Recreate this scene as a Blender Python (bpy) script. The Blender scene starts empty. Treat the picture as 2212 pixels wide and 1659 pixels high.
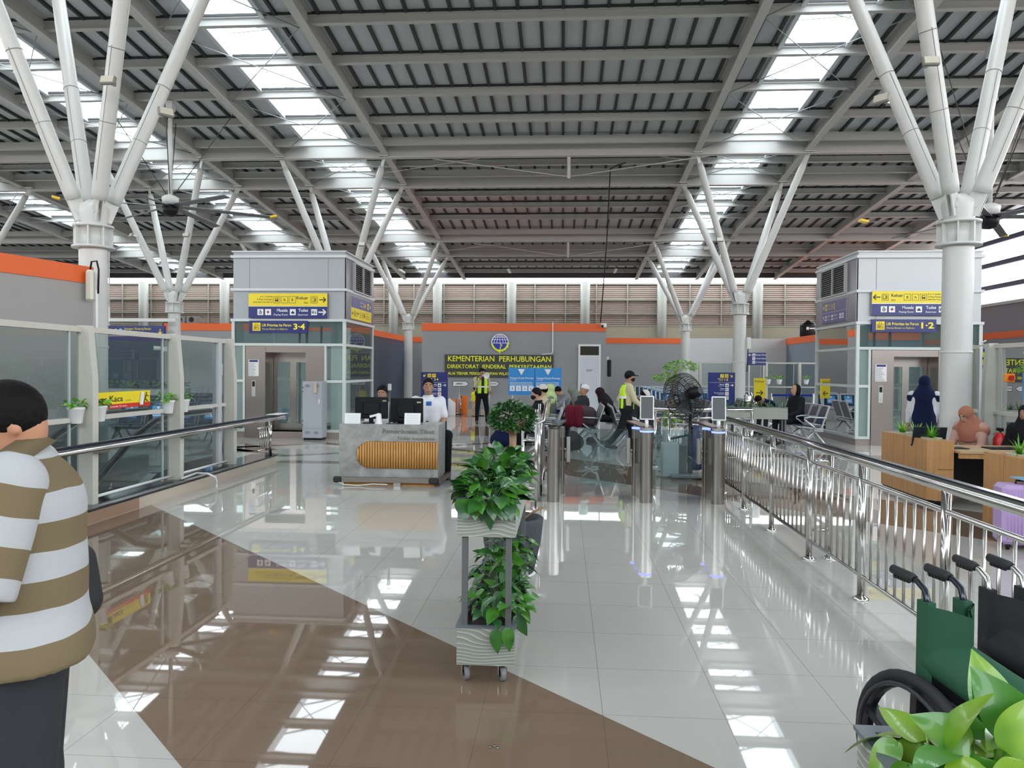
import bpy, math, random
import numpy as np
from mathutils import Vector, Matrix, Euler
R=math.radians; rnd=random.Random(7)
sc=bpy.context.scene; COL=sc.collection
# ---------------- camera (derived from the photograph's vanishing points) ----------------
F=1640.;CX=1106.;CY=829.5;HC=1.62
_y=Vector((111,30.5,-F)).normalized()
_z=Vector((.008,1,(.008*111+30.5)/F)); _z=(_z-_z.dot(_y)*_y).normalized()
_x=_y.cross(_z)
CM=Matrix((_x,_y,_z))
cam=bpy.data.cameras.new('camera'); co=bpy.data.objects.new('camera',cam); COL.objects.link(co)
cam.sensor_width=36; cam.lens=F/2212*36; cam.clip_start=.05; cam.clip_end=300
co.matrix_world=Matrix.Translation((0,0,HC))@CM.to_4x4(); sc.camera=co
# ---------------- view, sky, light ----------------
sc.view_settings.view_transform='Standard'; sc.view_settings.look='None'
sc.view_settings.gamma=1; sc.view_settings.use_curve_mapping=False
sc.view_settings.exposure=0.45
w=bpy.data.worlds.new('sky'); sc.world=w; w.use_nodes=True
nt=w.node_tree; bg=nt.nodes['Background']; bg.inputs[1].default_value=5.5
tc=nt.nodes.new('ShaderNodeTexCoord'); sp=nt.nodes.new('ShaderNodeSeparateXYZ'); cr=nt.nodes.new('ShaderNodeValToRGB')
nt.links.new(tc.outputs['Generated'],sp.inputs[0]); nt.links.new(sp.outputs[2],cr.inputs[0]); nt.links.new(cr.outputs[0],bg.inputs[0])
e=cr.color_ramp.elements; e[0].position=0.0; e[0].color=(.30,.27,.26,1); e[1].position=.03; e[1].color=(1.0,.93,.93,1)
x_=cr.color_ramp.elements.new(.35); x_.color=(.84,.94,1.0,1)
cy=sc.cycles
cy.max_bounces=7; cy.diffuse_bounces=4; cy.glossy_bounces=4; cy.transmission_bounces=4; cy.transparent_max_bounces=16
cy.caustics_reflective=False; cy.caustics_refractive=False; cy.sample_clamp_indirect=6; cy.use_denoising=True
try: cy.denoiser='OPENIMAGEDENOISE'
except Exception: pass
# ---------------- helpers ----------------
def ray(x,y): return CM@Vector((x-CX,CY-y,-F))
def at(x,y,Y): d=ray(x,y); t=Y/d.y; return Vector((d.x*t,Y,HC+d.z*t))
def fl(x,y,z=0.): d=ray(x,y); t=(z-HC)/d.z; return Vector((d.x*t,d.y*t,z))
def col4(c):
    if isinstance(c,str):
        c=c.lstrip('#'); v=[int(c[i:i+2],16)/255 for i in (0,2,4)]
        return tuple((x/12.92 if x<=.04045 else ((x+.055)/1.055)**2.4) for x in v)+(1,)
    return tuple(c)+(1,) if len(c)==3 else tuple(c)
MATS={}
def mat(name,c=(.5,.5,.5),rough=.5,metal=0.,emit=None,es=1.,noise=0.,nscale=20.,bump=0.,spec=None,coat=0.,aniso=0.):
    if name in MATS: return MATS[name]
    m=bpy.data.materials.new(name); MATS[name]=m; m.use_nodes=True
    n=m.node_tree; b=n.nodes['Principled BSDF']; c=col4(c)
    b.inputs['Base Color'].default_value=c; b.inputs['Roughness'].default_value=rough; b.inputs['Metallic'].default_value=metal
    if spec is not None: b.inputs['Specular IOR Level'].default_value=spec
    if coat: b.inputs['Coat Weight'].default_value=coat; b.inputs['Coat Roughness'].default_value=.05
    if emit: b.inputs['Emission Color'].default_value=col4(emit); b.inputs['Emission Strength'].default_value=es
    if noise or bump:
        t=n.nodes.new('ShaderNodeTexCoord'); q=n.nodes.new('ShaderNodeTexNoise'); q.inputs['Scale'].default_value=nscale; q.inputs['Detail'].default_value=4
        n.links.new(t.outputs['Object'],q.inputs['Vector'])
        if noise:
            mx=n.nodes.new('ShaderNodeMix'); mx.data_type='RGBA'
            mx.inputs[6].default_value=tuple(max(0,v*(1-noise)) for v in c[:3])+(1,); mx.inputs[7].default_value=tuple(min(1,v*(1+noise)) for v in c[:3])+(1,)
            n.links.new(q.outputs['Fac'],mx.inputs[0]); n.links.new(mx.outputs[2],b.inputs['Base Color'])
        if bump:
            bp=n.nodes.new('ShaderNodeBump'); bp.inputs['Strength'].default_value=bump; bp.inputs['Distance'].default_value=.01
            n.links.new(q.outputs['Fac'],bp.inputs['Height']); n.links.new(bp.outputs[0],b.inputs['Normal'])
    return m
def glass(name,tint=(.86,.93,.9),refl=1.5,rough=.0,haze=0.,hc=(.6,.68,.66)):
    """thin architectural pane: tinted see-through plus Fresnel mirror, and a little dust"""
    if name in MATS: return MATS[name]
    m=bpy.data.materials.new(name); MATS[name]=m; m.use_nodes=True; n=m.node_tree; n.nodes.clear()
    o=n.nodes.new('ShaderNodeOutputMaterial'); t=n.nodes.new('ShaderNodeBsdfTransparent'); g=n.nodes.new('ShaderNodeBsdfGlossy'); mx=n.nodes.new('ShaderNodeMixShader'); f=n.nodes.new('ShaderNodeFresnel')
    t.inputs[0].default_value=col4(tint); g.inputs['Roughness'].default_value=rough; f.inputs['IOR'].default_value=refl
    n.links.new(f.outputs[0],mx.inputs[0]); n.links.new(t.outputs[0],mx.inputs[1]); n.links.new(g.outputs[0],mx.inputs[2])
    last=mx
    if haze:
        d=n.nodes.new('ShaderNodeBsdfDiffuse'); d.inputs[0].default_value=col4(hc); m2=n.nodes.new('ShaderNodeMixShader'); m2.inputs[0].default_value=haze
        n.links.new(mx.outputs[0],m2.inputs[1]); n.links.new(d.outputs[0],m2.inputs[2]); last=m2
    n.links.new(last.outputs[0],o.inputs[0]); return m
_TX={}
def textmesh(s,bold=.0,italic=False):
    k=(s,bold,italic)
    if k in _TX: return _TX[k]
    cu=bpy.data.curves.new('t','FONT'); cu.body=s; cu.size=1; cu.offset=bold; cu.resolution_u=2
    if italic: cu.shear=.3
    o=bpy.data.objects.new('t',cu); COL.objects.link(o)
    dg=bpy.context.evaluated_depsgraph_get(); me=o.evaluated_get(dg).to_mesh()
    v=[(a.co.x,a.co.y) for a in me.vertices]; f=[tuple(p.vertices) for p in me.polygons]
    bpy.data.objects.remove(o); bpy.data.curves.remove(cu)
    _TX[k]=(v,f); return _TX[k]
class MB:
    def __init__(s): s.v=[];s.f=[];s.mi=[];s.sm=[];s.m=0
    def add(s,vs,fs,smooth=False,T=None):
        o=len(s.v)
        for p in vs:
            p=Vector(p); s.v.append(tuple(T@p) if T is not None else tuple(p))
        for f in fs: s.f.append(tuple(i+o for i in f)); s.mi.append(s.m); s.sm.append(smooth)
        return s
    def box(s,a,b,T=None,ch=0.):
        x0,y0,z0=(min(a[i],b[i]) for i in range(3)); x1,y1,z1=(max(a[i],b[i]) for i in range(3))
        if ch:
            c=min(ch,(x1-x0)/2.01,(y1-y0)/2.01,(z1-z0)/2.01); vs=[];F_=[]
            # chamfered box: 24 verts
            def V(*p): vs.append(p); return len(vs)-1
            I={}
            for i,x in enumerate((x0,x1)):
                for j,y in enumerate((y0,y1)):
                    for k,z in enumerate((z0,z1)):
                        sx,sy,sz=(1,-1)[i],(1,-1)[j],(1,-1)[k]
                        I[i,j,k,0]=V(x,y+sy*c,z+sz*c); I[i,j,k,1]=V(x+sx*c,y,z+sz*c); I[i,j,k,2]=V(x+sx*c,y+sy*c,z)
            for i in (0,1):
                F_.append([I[i,j,k,0] for j,k in ((0,0),(1,0),(1,1),(0,1))]); F_.append([I[j,i,k,1] for j,k in ((0,0),(1,0),(1,1),(0,1))]); F_.append([I[j,k,i,2] for j,k in ((0,0),(1,0),(1,1),(0,1))])
                for j in (0,1):
                    F_.append([I[i,j,0,0],I[i,j,1,0],I[i,j,1,1],I[i,j,0,1]]); F_.append([I[i,0,j,0],I[i,1,j,0],I[i,1,j,2],I[i,0,j,2]]); F_.append([I[0,i,j,1],I[1,i,j,1],I[1,i,j,2],I[0,i,j,2]])
                    for k in (0,1): F_.append([I[i,j,k,q] for q in (0,1,2)])
            return s.add(vs,F_,False,T)
        return s.add([(x0,y0,z0),(x1,y0,z0),(x1,y1,z0),(x0,y1,z0),(x0,y0,z1),(x1,y0,z1),(x1,y1,z1),(x0,y1,z1)],
            [(0,3,2,1),(4,5,6,7),(0,1,5,4),(1,2,6,5),(2,3,7,6),(3,0,4,7)],False,T)
    def bar(s,p0,p1,w,h,up=(0,0,1),ends=True):
        """rectangular bar between two points"""
        p0=Vector(p0);p1=Vector(p1);d=(p1-p0).normalized(); u=Vector(up); sd=d.cross(u)
        if sd.length<1e-4: sd=d.cross(Vector((1,0,0)))
        sd.normalize(); u=sd.cross(d)
        vs=[p+sd*(a*w/2)+u*(b*h/2) for p in (p0,p1) for a,b in ((-1,-1),(1,-1),(1,1),(-1,1))]
        return s.add(vs,[(0,1,2,3),(7,6,5,4),(0,4,5,1),(1,5,6,2),(2,6,7,3),(3,7,4,0)])
    def ib(s,p0,p1,w,h,t=.02):
        """I-beam hanging below the line p0-p1"""
        p0=Vector(p0);p1=Vector(p1); d=(p1-p0).normalized(); sd=d.cross(Vector((0,0,1))).normalized(); u=sd.cross(d)
        s.bar(p0-u*t/2,p1-u*t/2,w,t,u); s.bar(p0-u*(h-t/2),p1-u*(h-t/2),w,t,u); s.bar(p0-u*h/2,p1-u*h/2,t,h-2*t,u); return s
    def tube(s,pts,r,n=10,cap=True,closed=False):
        pts=[Vector(p) for p in pts]; L=len(pts); rs=r if isinstance(r,(list,tuple)) else [r]*L
        o=len(s.v); pn=None
        for i,p in enumerate(pts):
            if closed: d=(pts[(i+1)%L]-pts[i-1])
            else: d=(pts[min(i+1,L-1)]-pts[max(i-1,0)])
            if d.length<1e-9: d=Vector((0,0,1))
            d.normalize()
            if pn is None:
                a=Vector((0,0,1)) if abs(d.z)<.9 else Vector((1,0,0)); pn=d.cross(a).normalized()
            else:
                pn=pn-d*pn.dot(d)
                pn=pn.normalized() if pn.length>1e-6 else d.orthogonal().normalized()
            b=d.cross(pn)
            for k in range(n):
                a=2*math.pi*k/n; s.v.append(tuple(p+pn*(math.cos(a)*rs[i])+b*(math.sin(a)*rs[i])))
        for i in range(L if closed else L-1):
            j=(i+1)%L
            for k in range(n):
                q=(k+1)%n; s.f.append((o+i*n+k,o+i*n+q,o+j*n+q,o+j*n+k)); s.mi.append(s.m); s.sm.append(True)
        if cap and not closed:
            s.f.append(tuple(o+k for k in reversed(range(n)))); s.f.append(tuple(o+(L-1)*n+k for k in range(n))); s.mi+= [s.m]*2; s.sm+=[False]*2
        return s
    def cyl(s,p0,p1,r,r1=None,n=16): return s.tube([p0,p1],[r,r if r1 is None else r1],n)
    def lathe(s,prof,c=(0,0,0),n=24,T=None,smooth=True,cap=True):
        """prof: [(r,z)...]"""
        vs=[];fs=[]
        for r,z in prof:
            for k in range(n):
                a=2*math.pi*k/n; vs.append((c[0]+r*math.cos(a),c[1]+r*math.sin(a),c[2]+z))
        for i in range(len(prof)-1):
            for k in range(n):
                q=(k+1)%n; fs.append((i*n+k,i*n+q,(i+1)*n+q,(i+1)*n+k))
        s.add(vs,fs,smooth,T)
        if not cap: return s
        return s.add([vs[k] for k in range(n)]+[vs[(len(prof)-1)*n+k] for k in range(n)],[tuple(reversed(range(n))),tuple(range(n,2*n))],False,T)
    def sph(s,c,r,n=12,m=8,sc3=(1,1,1),T=None):
        vs=[];fs=[]
        for i in range(m+1):
            t=math.pi*i/m
            for k in range(n):
                a=2*math.pi*k/n; vs.append((c[0]+r*sc3[0]*math.sin(t)*math.cos(a),c[1]+r*sc3[1]*math.sin(t)*math.sin(a),c[2]+r*sc3[2]*math.cos(t)))
        for i in range(m):
            for k in range(n): q=(k+1)%n; fs.append((i*n+k,(i+1)*n+k,(i+1)*n+q,i*n+q))
        return s.add(vs,fs,True,T)
    def prism(s,poly,h0,h1,T=None,smooth=False):
        """poly [(x,y)] extruded along z"""
        n=len(poly); vs=[(x,y,h0) for x,y in poly]+[(x,y,h1) for x,y in poly]
        return s.add(vs,[tuple(reversed(range(n))),tuple(range(n,2*n))]+[(k,(k+1)%n,n+(k+1)%n,n+k) for k in range(n)],smooth,T)
    def quad(s,a,b,c,d): return s.add([a,b,c,d],[(0,1,2,3)])
    def text(s,t,x,z,h,T,al='l',bold=0.,italic=False,y=0.,wid=None):
        """text in the local xz plane (reads from -y side); h = cap height, wid squeezes to a width"""
        v,f=textmesh(t,bold,italic)
        if not v: return s
        x0=min(a[0] for a in v);x1=max(a[0] for a in v); k=h/.70; kx=k
        if wid: kx=wid/(x1-x0)
        W=(x1-x0)*kx; ox={'l':0,'c':-W/2,'r':-W}[al]
        return s.add([(x+ox+(a-x0)*kx,y,z+b*k) for a,b in v],f,False,T)
    def build(s,name,m,parent=None,loc=None):
        me=bpy.data.meshes.new(name); me.from_pydata(s.v,[],s.f)
        for q in (m if isinstance(m,(list,tuple)) else [m]): me.materials.append(q)
        me.polygons.foreach_set('material_index',s.mi); me.polygons.foreach_set('use_smooth',s.sm); me.update()
        o=bpy.data.objects.new(name,me); COL.objects.link(o)
        if parent is not None: o.parent=parent
        if loc is not None: o.location=loc
        return o
def tag(o,label,cat=None,group=None,kind=None):
    if label: o['label']=label
    if cat: o['category']=cat
    if group: o['group']=group
    if kind: o['kind']=kind
    return o
def thing(name,label,cat,loc=(0,0,0),rz=0.,group=None):
    o=bpy.data.objects.new(name,None); COL.objects.link(o); o.location=loc; o.rotation_euler=(0,0,rz); o.empty_display_size=.1
    return tag(o,label,cat,group)
def struct(o): o['kind']='structure'; return o
KIDS={}
def dup(o,loc=None,rz=None,label=None,group=None,parent=None):
    c=o.copy(); COL.objects.link(c)
    if parent is not None: c.parent=parent
    if loc is not None: c.location=loc
    if rz is not None: c.rotation_euler=(0,0,rz)
    if label: c['label']=label
    if group: c['group']=group
    for k in list(o.children): dup(k,parent=c)
    return c
def TR(loc=(0,0,0),rz=0.,rx=0.,ry=0.): return Matrix.Translation(loc)@Euler((rx,ry,rz)).to_matrix().to_4x4()
# ---------------- materials ----------------
STEEL=mat('brushed_steel',(.47,.44,.41),.25,1.,noise=.06,nscale=60)
CHROME=mat('polished_steel',(.62,.60,.585),.12,1.)
ALU=mat('brushed_aluminium',(.55,.55,.55),.35,.9)
WHITEST=mat('white_painted_steel',(.66,.67,.65),.38)
BEAM=mat('grey_painted_beam',(.53,.53,.51),.5)
DARK=mat('black_plastic',(.008,.008,.010),.4,spec=.25)
RUBBER=mat('black_rubber',(.02,.02,.022),.7)
WHITE=mat('white_plastic',(.78,.78,.77),.35)
GWALL=mat('grey_wall_paint',(.30,.305,.31),.6,noise=.04,nscale=3)
ORANGE=mat('orange_paint',(.80,.13,.02),.5)
NAVY=mat('navy_sign_face',(.012,.022,.16),.3)
YEL=mat('yellow_sign_face',(.86,.68,.01),.35)
YTX=mat('yellow_lettering',(.95,.80,.03),.4)
SWHITE=mat('white_lettering',(.85,.87,.88),.4)
BLK=mat('black_lettering',(.02,.02,.02),.5)
RED=mat('red_paint',(.55,.02,.02),.35)
GLASS=glass('clear_glass',(.66,.75,.74),1.5,haze=.04,hc=(.3,.35,.34))
LGLASS=glass('green_tinted_glass',(.72,.84,.80),1.6,haze=.18,hc=(.48,.60,.56))
GATEG=glass('gate_glass',(.88,.93,.93),1.4,haze=.02,hc=(.6,.68,.7))
SOIL=mat('dark_soil',(.03,.02,.015),.9,noise=.5,nscale=40,bump=.6)
BENCHBLK=mat('dark_seat_pad',(.02,.022,.03),.45)
BENCHMET=mat('silver_seat_metal',(.52,.54,.56),.3,.7)
def leafmat(name,c,c2):
    m=mat(name,c,.35,noise=0,coat=.3); n=m.node_tree; b=n.nodes['Principled BSDF']
    g=n.nodes.new('ShaderNodeNewGeometry'); t=n.nodes.new('ShaderNodeTexCoord'); q=n.nodes.new('ShaderNodeTexNoise'); q.inputs['Scale'].default_value=9
    mx=n.nodes.new('ShaderNodeMix'); mx.data_type='RGBA'; mx.inputs[6].default_value=col4(c); mx.inputs[7].default_value=col4(c2)
    r=n.nodes.new('ShaderNodeValToRGB'); r.color_ramp.elements[0].position=.42; r.color_ramp.elements[1].position=.66
    ad=n.nodes.new('ShaderNodeMath'); ad.operation='MULTIPLY_ADD'; ad.inputs[1].default_value=.45
    n.links.new(t.outputs['Object'],q.inputs['Vector']); n.links.new(g.outputs['Random Per Island'],ad.inputs[0]); n.links.new(q.outputs['Fac'],ad.inputs[2])
    sb=n.nodes.new('ShaderNodeMath'); sb.operation='SUBTRACT'; sb.inputs[1].default_value=.2
    n.links.new(ad.outputs[0],sb.inputs[0]); n.links.new(sb.outputs[0],r.inputs[0]); n.links.new(r.outputs[0],mx.inputs[0]); n.links.new(mx.outputs[2],b.inputs['Base Color'])
    return m
LEAF=leafmat('pothos_leaf',(.014,.085,.016),(.05,.185,.015))
LEAFB=leafmat('bright_pothos_leaf',(.045,.19,.012),(.19,.34,.02))
LEAFD=leafmat('small_dark_leaf',(.012,.07,.016),(.03,.14,.02))
LEAFG=leafmat('fresh_green_leaf',(.10,.34,.02),(.22,.50,.03))
LEAFS=leafmat('spiky_green_leaf',(.04,.13,.03),(.10,.22,.05))
BARK=mat('tan_bark',(.32,.20,.11),.7,noise=.25,nscale=25,bump=.4)
def woodslat(name,c1,c2,scale,axis='X',rough=.45,bump=.0):
    m=mat(name,c1,rough); n=m.node_tree; b=n.nodes['Principled BSDF']
    t=n.nodes.new('ShaderNodeTexCoord'); mp=n.nodes.new('ShaderNodeMapping'); q=n.nodes.new('ShaderNodeTexNoise'); q.inputs['Scale'].default_value=4; q.inputs['Detail'].default_value=6
    mp.inputs['Scale'].default_value=scale
    r=n.nodes.new('ShaderNodeValToRGB'); r.color_ramp.elements[0].color=col4(c1); r.color_ramp.elements[1].color=col4(c2); r.color_ramp.elements[0].position=.3; r.color_ramp.elements[1].position=.7
    n.links.new(t.outputs['Object'],mp.inputs[0]); n.links.new(mp.outputs[0],q.inputs['Vector']); n.links.new(q.outputs['Fac'],r.inputs[0]); n.links.new(r.outputs[0],b.inputs['Base Color'])
    return m
OAK=woodslat('oak_veneer',(.46,.235,.09),(.56,.30,.12),(6,6,.5))
OAKD=woodslat('oak_slats',(.50,.24,.06),(.62,.33,.10),(6,6,.6))
OAKTOP=woodslat('pale_oak_desktop',(.50,.34,.18),(.58,.41,.24),(.6,6,6))
# grey green painted wood-grain planter boards
def wavewood():
    m=mat('grey_woodgrain_board',(.30,.32,.28),.55); n=m.node_tree; b=n.nodes['Principled BSDF']
    t=n.nodes.new('ShaderNodeTexCoord'); mp=n.nodes.new('ShaderNodeMapping'); mp.inputs['Scale'].default_value=(1,1,1.6)
    q=n.nodes.new('ShaderNodeTexWave'); q.bands_direction='Z'; q.inputs['Scale'].default_value=11; q.inputs['Distortion'].default_value=26; q.inputs['Detail'].default_value=.6; q.inputs['Detail Scale'].default_value=.30
    r=n.nodes.new('ShaderNodeValToRGB'); r.color_ramp.elements[0].position=.86; r.color_ramp.elements[1].position=.99
    r.color_ramp.elements[0].color=col4((.27,.285,.25)); r.color_ramp.elements[1].color=col4((.50,.51,.47))
    n.links.new(t.outputs['Object'],mp.inputs[0]); n.links.new(mp.outputs[0],q.inputs['Vector']); n.links.new(q.outputs['Fac'],r.inputs[0]); n.links.new(r.outputs[0],b.inputs['Base Color'])
    bp=n.nodes.new('ShaderNodeBump'); bp.inputs['Strength'].default_value=.35; bp.inputs['Distance'].default_value=.004; n.links.new(q.outputs['Fac'],bp.inputs['Height']); n.links.new(bp.outputs[0],b.inputs['Normal'])
    return m
GRAIN=wavewood()
def marble():
    m=mat('grey_marble',(.34,.33,.31),.3); n=m.node_tree; b=n.nodes['Principled BSDF']
    t=n.nodes.new('ShaderNodeTexCoord'); q=n.nodes.new('ShaderNodeTexNoise'); q.inputs['Scale'].default_value=5; q.inputs['Detail'].default_value=8; q.inputs['Distortion'].default_value=1.2
    r=n.nodes.new('ShaderNodeValToRGB'); E_=r.color_ramp.elements; E_[0].position=.3; E_[0].color=col4((.25,.24,.225)); E_[1].position=.7; E_[1].color=col4((.42,.41,.39))
    v=n.nodes.new('ShaderNodeTexVoronoi'); v.feature='DISTANCE_TO_EDGE'; v.inputs['Scale'].default_value=3.2
    ns=n.nodes.new('ShaderNodeTexNoise'); ns.inputs['Scale'].default_value=4; vm=n.nodes.new('ShaderNodeMix'); vm.data_type='VECTOR'; vm.inputs[0].default_value=.35
    n.links.new(t.outputs['Object'],ns.inputs['Vector']); n.links.new(t.outputs['Object'],vm.inputs[4]); n.links.new(ns.outputs['Color'],vm.inputs[5]); n.links.new(vm.outputs[1],v.inputs['Vector'])
    r2=n.nodes.new('ShaderNodeValToRGB'); r2.color_ramp.elements[0].color=(.6,.6,.6,1); r2.color_ramp.elements[1].color=(0,0,0,1); r2.color_ramp.elements[1].position=.012
    mx=n.nodes.new('ShaderNodeMix'); mx.data_type='RGBA'; mx.inputs[7].default_value=col4((.52,.51,.49))
    n.links.new(t.outputs['Object'],q.inputs['Vector']); n.links.new(q.outputs['Fac'],r.inputs[0]); n.links.new(v.outputs['Distance'],r2.inputs[0]); n.links.new(r2.outputs[0],mx.inputs[0]); n.links.new(r.outputs[0],mx.inputs[6]); n.links.new(mx.outputs[2],b.inputs['Base Color'])
    return m
MARBLE=marble()
# floor: polished 0.6 m tiles, light grey with brown bands laid on the diagonal
def floor_mat(name,c,c2,gl=.42):
    m=mat(name,c,.05); n=m.node_tree; b=n.nodes['Principled BSDF']; b.inputs['Roughness'].default_value=.02; b.inputs['IOR'].default_value=1.48
    t=n.nodes.new('ShaderNodeTexCoord'); q=n.nodes.new('ShaderNodeTexNoise'); q.inputs['Scale'].default_value=.9; q.inputs['Detail'].default_value=3
    mx=n.nodes.new('ShaderNodeMix'); mx.data_type='RGBA'; mx.inputs[6].default_value=col4(c); mx.inputs[7].default_value=col4(c2)
    n.links.new(t.outputs['Object'],q.inputs['Vector']); n.links.new(q.outputs['Fac'],mx.inputs[0])
    bk=n.nodes.new('ShaderNodeTexBrick'); bk.offset=0; bk.squash=1; bk.inputs['Scale'].default_value=1.0; bk.inputs['Brick Width'].default_value=TW; bk.inputs['Row Height'].default_value=TH
    bk.inputs['Mortar Size'].default_value=.0013; bk.inputs['Mortar Smooth'].default_value=0; bk.inputs['Bias'].default_value=-1
    mp=n.nodes.new('ShaderNodeMapping'); mp.inputs['Location'].default_value=(TX0,TY0,0)
    n.links.new(t.outputs['Object'],mp.inputs[0]); n.links.new(mp.outputs[0],bk.inputs['Vector'])
    m2=n.nodes.new('ShaderNodeMix'); m2.data_type='RGBA'; m2.inputs[7].default_value=col4(tuple(v*gl for v in c))
    n.links.new(bk.outputs['Fac'],m2.inputs[0]); n.links.new(mx.outputs[2],m2.inputs[6]); n.links.new(m2.outputs[2],b.inputs['Base Color'])
    return m
TW,TH=.57,.5575; TX0,TY0=-.20,-3.561
FL_L=floor_mat('polished_light_tile',(.50,.475,.44),(.55,.525,.485))
FL_B=floor_mat('polished_brown_tile',(.195,.13,.09),(.225,.155,.11),.72)
GRAN=mat('black_granite',(.012,.013,.016),.08)
CREAM=mat('cream_kerb_tile',(.50,.43,.34),.18,noise=.06,nscale=3)
# ---- floor with two escalator wells ----
WL=(-7.0,-5.25,3.0,11.9); WR=(6.2,9.6,3.0,10.6)
def holes_floor():
    m=MB(); xs=[-31,WL[0],WL[1],WR[0],WR[1],18]; ys=[-14,3.0,10.6,11.9,48]
    for i in range(5):
        for j in range(4):
            if i==1 and 1<=j<=2: continue
            if i==3 and j==1: continue
            m.box((xs[i],ys[j],-.3),(xs[i+1],ys[j+1],0))
    return m
FLOOR=struct(holes_floor().build('floor',FL_L))
def clip(poly,a,b,c):   # keep a*x+b*y>=c
    out=[]
    for i,p in enumerate(poly):
        q=poly[(i+1)%len(poly)]; dp=a*p[0]+b*p[1]-c; dq=a*q[0]+b*q[1]-c
        if dp>=0: out.append(p)
        if dp*dq<0: t=dp/(dp-dq); out.append((p[0]+(q[0]-p[0])*t,p[1]+(q[1]-p[1])*t))
    return out
def band(rect,s0,s1):
    x0,x1,y0,y1=rect; P=[(x0,y0),(x1,y0),(x1,y1),(x0,y1)]
    return clip(clip(P,1,1,s0),-1,-1,-s1)
m=MB(); e_=.0012
for P in [band((-4.8,12,-12,9),1.42,3.75),band((-.5,5.6,5,14.2),11.75,14.0),band((-4.8,12,-12,9),-9,-6.6)]:
    if len(P)>2: m.prism(P,-.001,e_)
for x0,x1,y0,y1 in [(-4.9,-1.45,12.6,12.95),(-2.6,1.2,18.4,21.3),(-4.6,6,25.4,26.4),(2.6,6.2,14.6,15.2)]: m.box((x0,y0,-.001),(x1,y1,e_))
# dark outlined diamonds in front of the left lift
def ring(cx,cy,a,b,w):
    pts=[(cx-a,cy),(cx,cy-b),(cx+a,cy),(cx,cy+b)]; k=1-w
    for i in range(4):
        p=pts[i];q=pts[(i+1)%4]; pi=(cx+(p[0]-cx)*k,cy+(p[1]-cy)*k); qi=(cx+(q[0]-cx)*k,cy+(q[1]-cy)*k)
        m.prism([p,q,qi,pi],-.001,e_)
ring(-5.1,14.8,1.9,1.35,.22); ring(-1.3,15.6,1.6,1.3,.2)
m.prism([(-6.9,13.2),(-5.6,14.6),(-6.9,15.9)],-.001,e_)
o=m.build('brown_floor_tiles',FL_B,FLOOR)
# ---- walls ----
def wallbox(name,a,b,stripe=None,m0=GWALL):
    o=struct(MB().box(a,b).build(name,m0))
    return o
def stripe(o,a,b): MB().box(a,b).build('orange_stripe',ORANGE,o); return o
WH=3.3
# sign wall block
bx0,bx1=at(912,700,27.9).x,at(1309,700,27.9).x
w_=wallbox('wall_sign',(bx0,27.9,0),(bx1,31.5,WH)); stripe(w_,(bx0-.01,27.87,WH-.27),(bx1+.01,31.5,WH+.01))
MB().box((bx0,27.85,0),(bx1,27.9,.14)).build('baseboard_sign',CREAM,w_)
# left receding wall (dark) and back walls
w_=wallbox('wall_left_back',(-8.5,28.4,0),(-8.3,40,WH),m0=mat('dark_slate_wall',(.055,.075,.115),.45,noise=.05,nscale=2)); stripe(w_,(-8.51,28.4,WH-.25),(-8.27,40,WH+.01))
w_=wallbox('wall_back',(-8.5,40,0),(at(1475,733,40).x,40.2,WH)); stripe(w_,(-8.5,39.97,WH-.27),(at(1475,733,40).x,40.2,WH+.01))
w_=wallbox('wall_back_white',(at(1475,733,40).x,40,0),(at(1699,733,40).x,40.2,WH+.02),m0=mat('white_wall_paint',(.62,.63,.62),.6,noise=.03,nscale=2))
xr=at(1699,733,40).x
w_=wallbox('wall_right_back',(xr,33.5,0),(17,40.2,WH),m0=mat('blue_grey_wall',(.20,.23,.28),.6)); stripe(w_,(xr-.02,33.46,WH-.3),(17,40.2,WH+.02))
# left front-facing wall and passage
xa=at(355,700,28.5).x
w_=wallbox('wall_left_mid',(xa,28.5,0),(-8.5,28.7,WH)); stripe(w_,(xa-.01,28.47,WH-.27),(-8.5,28.71,WH+.01))
w_=wallbox('wall_passage',(-24,31.0,0),(xa,31.2,WH-.1),m0=MATS['dark_slate_wall']); stripe(w_,(-24,30.97,WH-.35),(xa,31.2,WH-.08))
# slanted near left wall
a_=at(0,545,9.5); b_=at(197,577,10.9)
d=(Vector((b_.x,b_.y,0))-Vector((a_.x,a_.y,0))).normalized()
m=MB(); p0=Vector((a_.x,a_.y,0))-d*7; p1=Vector((b_.x,b_.y,0))+d*.03
def slab(m,z0,z1,t0,t1):
    nrm=Vector((-d.y,d.x,0)); P=[p0+nrm*t0,p1+nrm*t0,p1+nrm*t1,p0+nrm*t1]; m.prism([(q.x,q.y) for q in P],z0,z1)
slab(m,-.3,b_.z-.02,0,.25); w_=struct(m.build('wall_left_front',mat('warm_grey_panel_wall',(.36,.345,.33),.6,noise=.04,nscale=3)))
m=MB(); slab(m,b_.z-.25,b_.z,-.015,.26); m.build('orange_stripe',ORANGE,w_)
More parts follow.
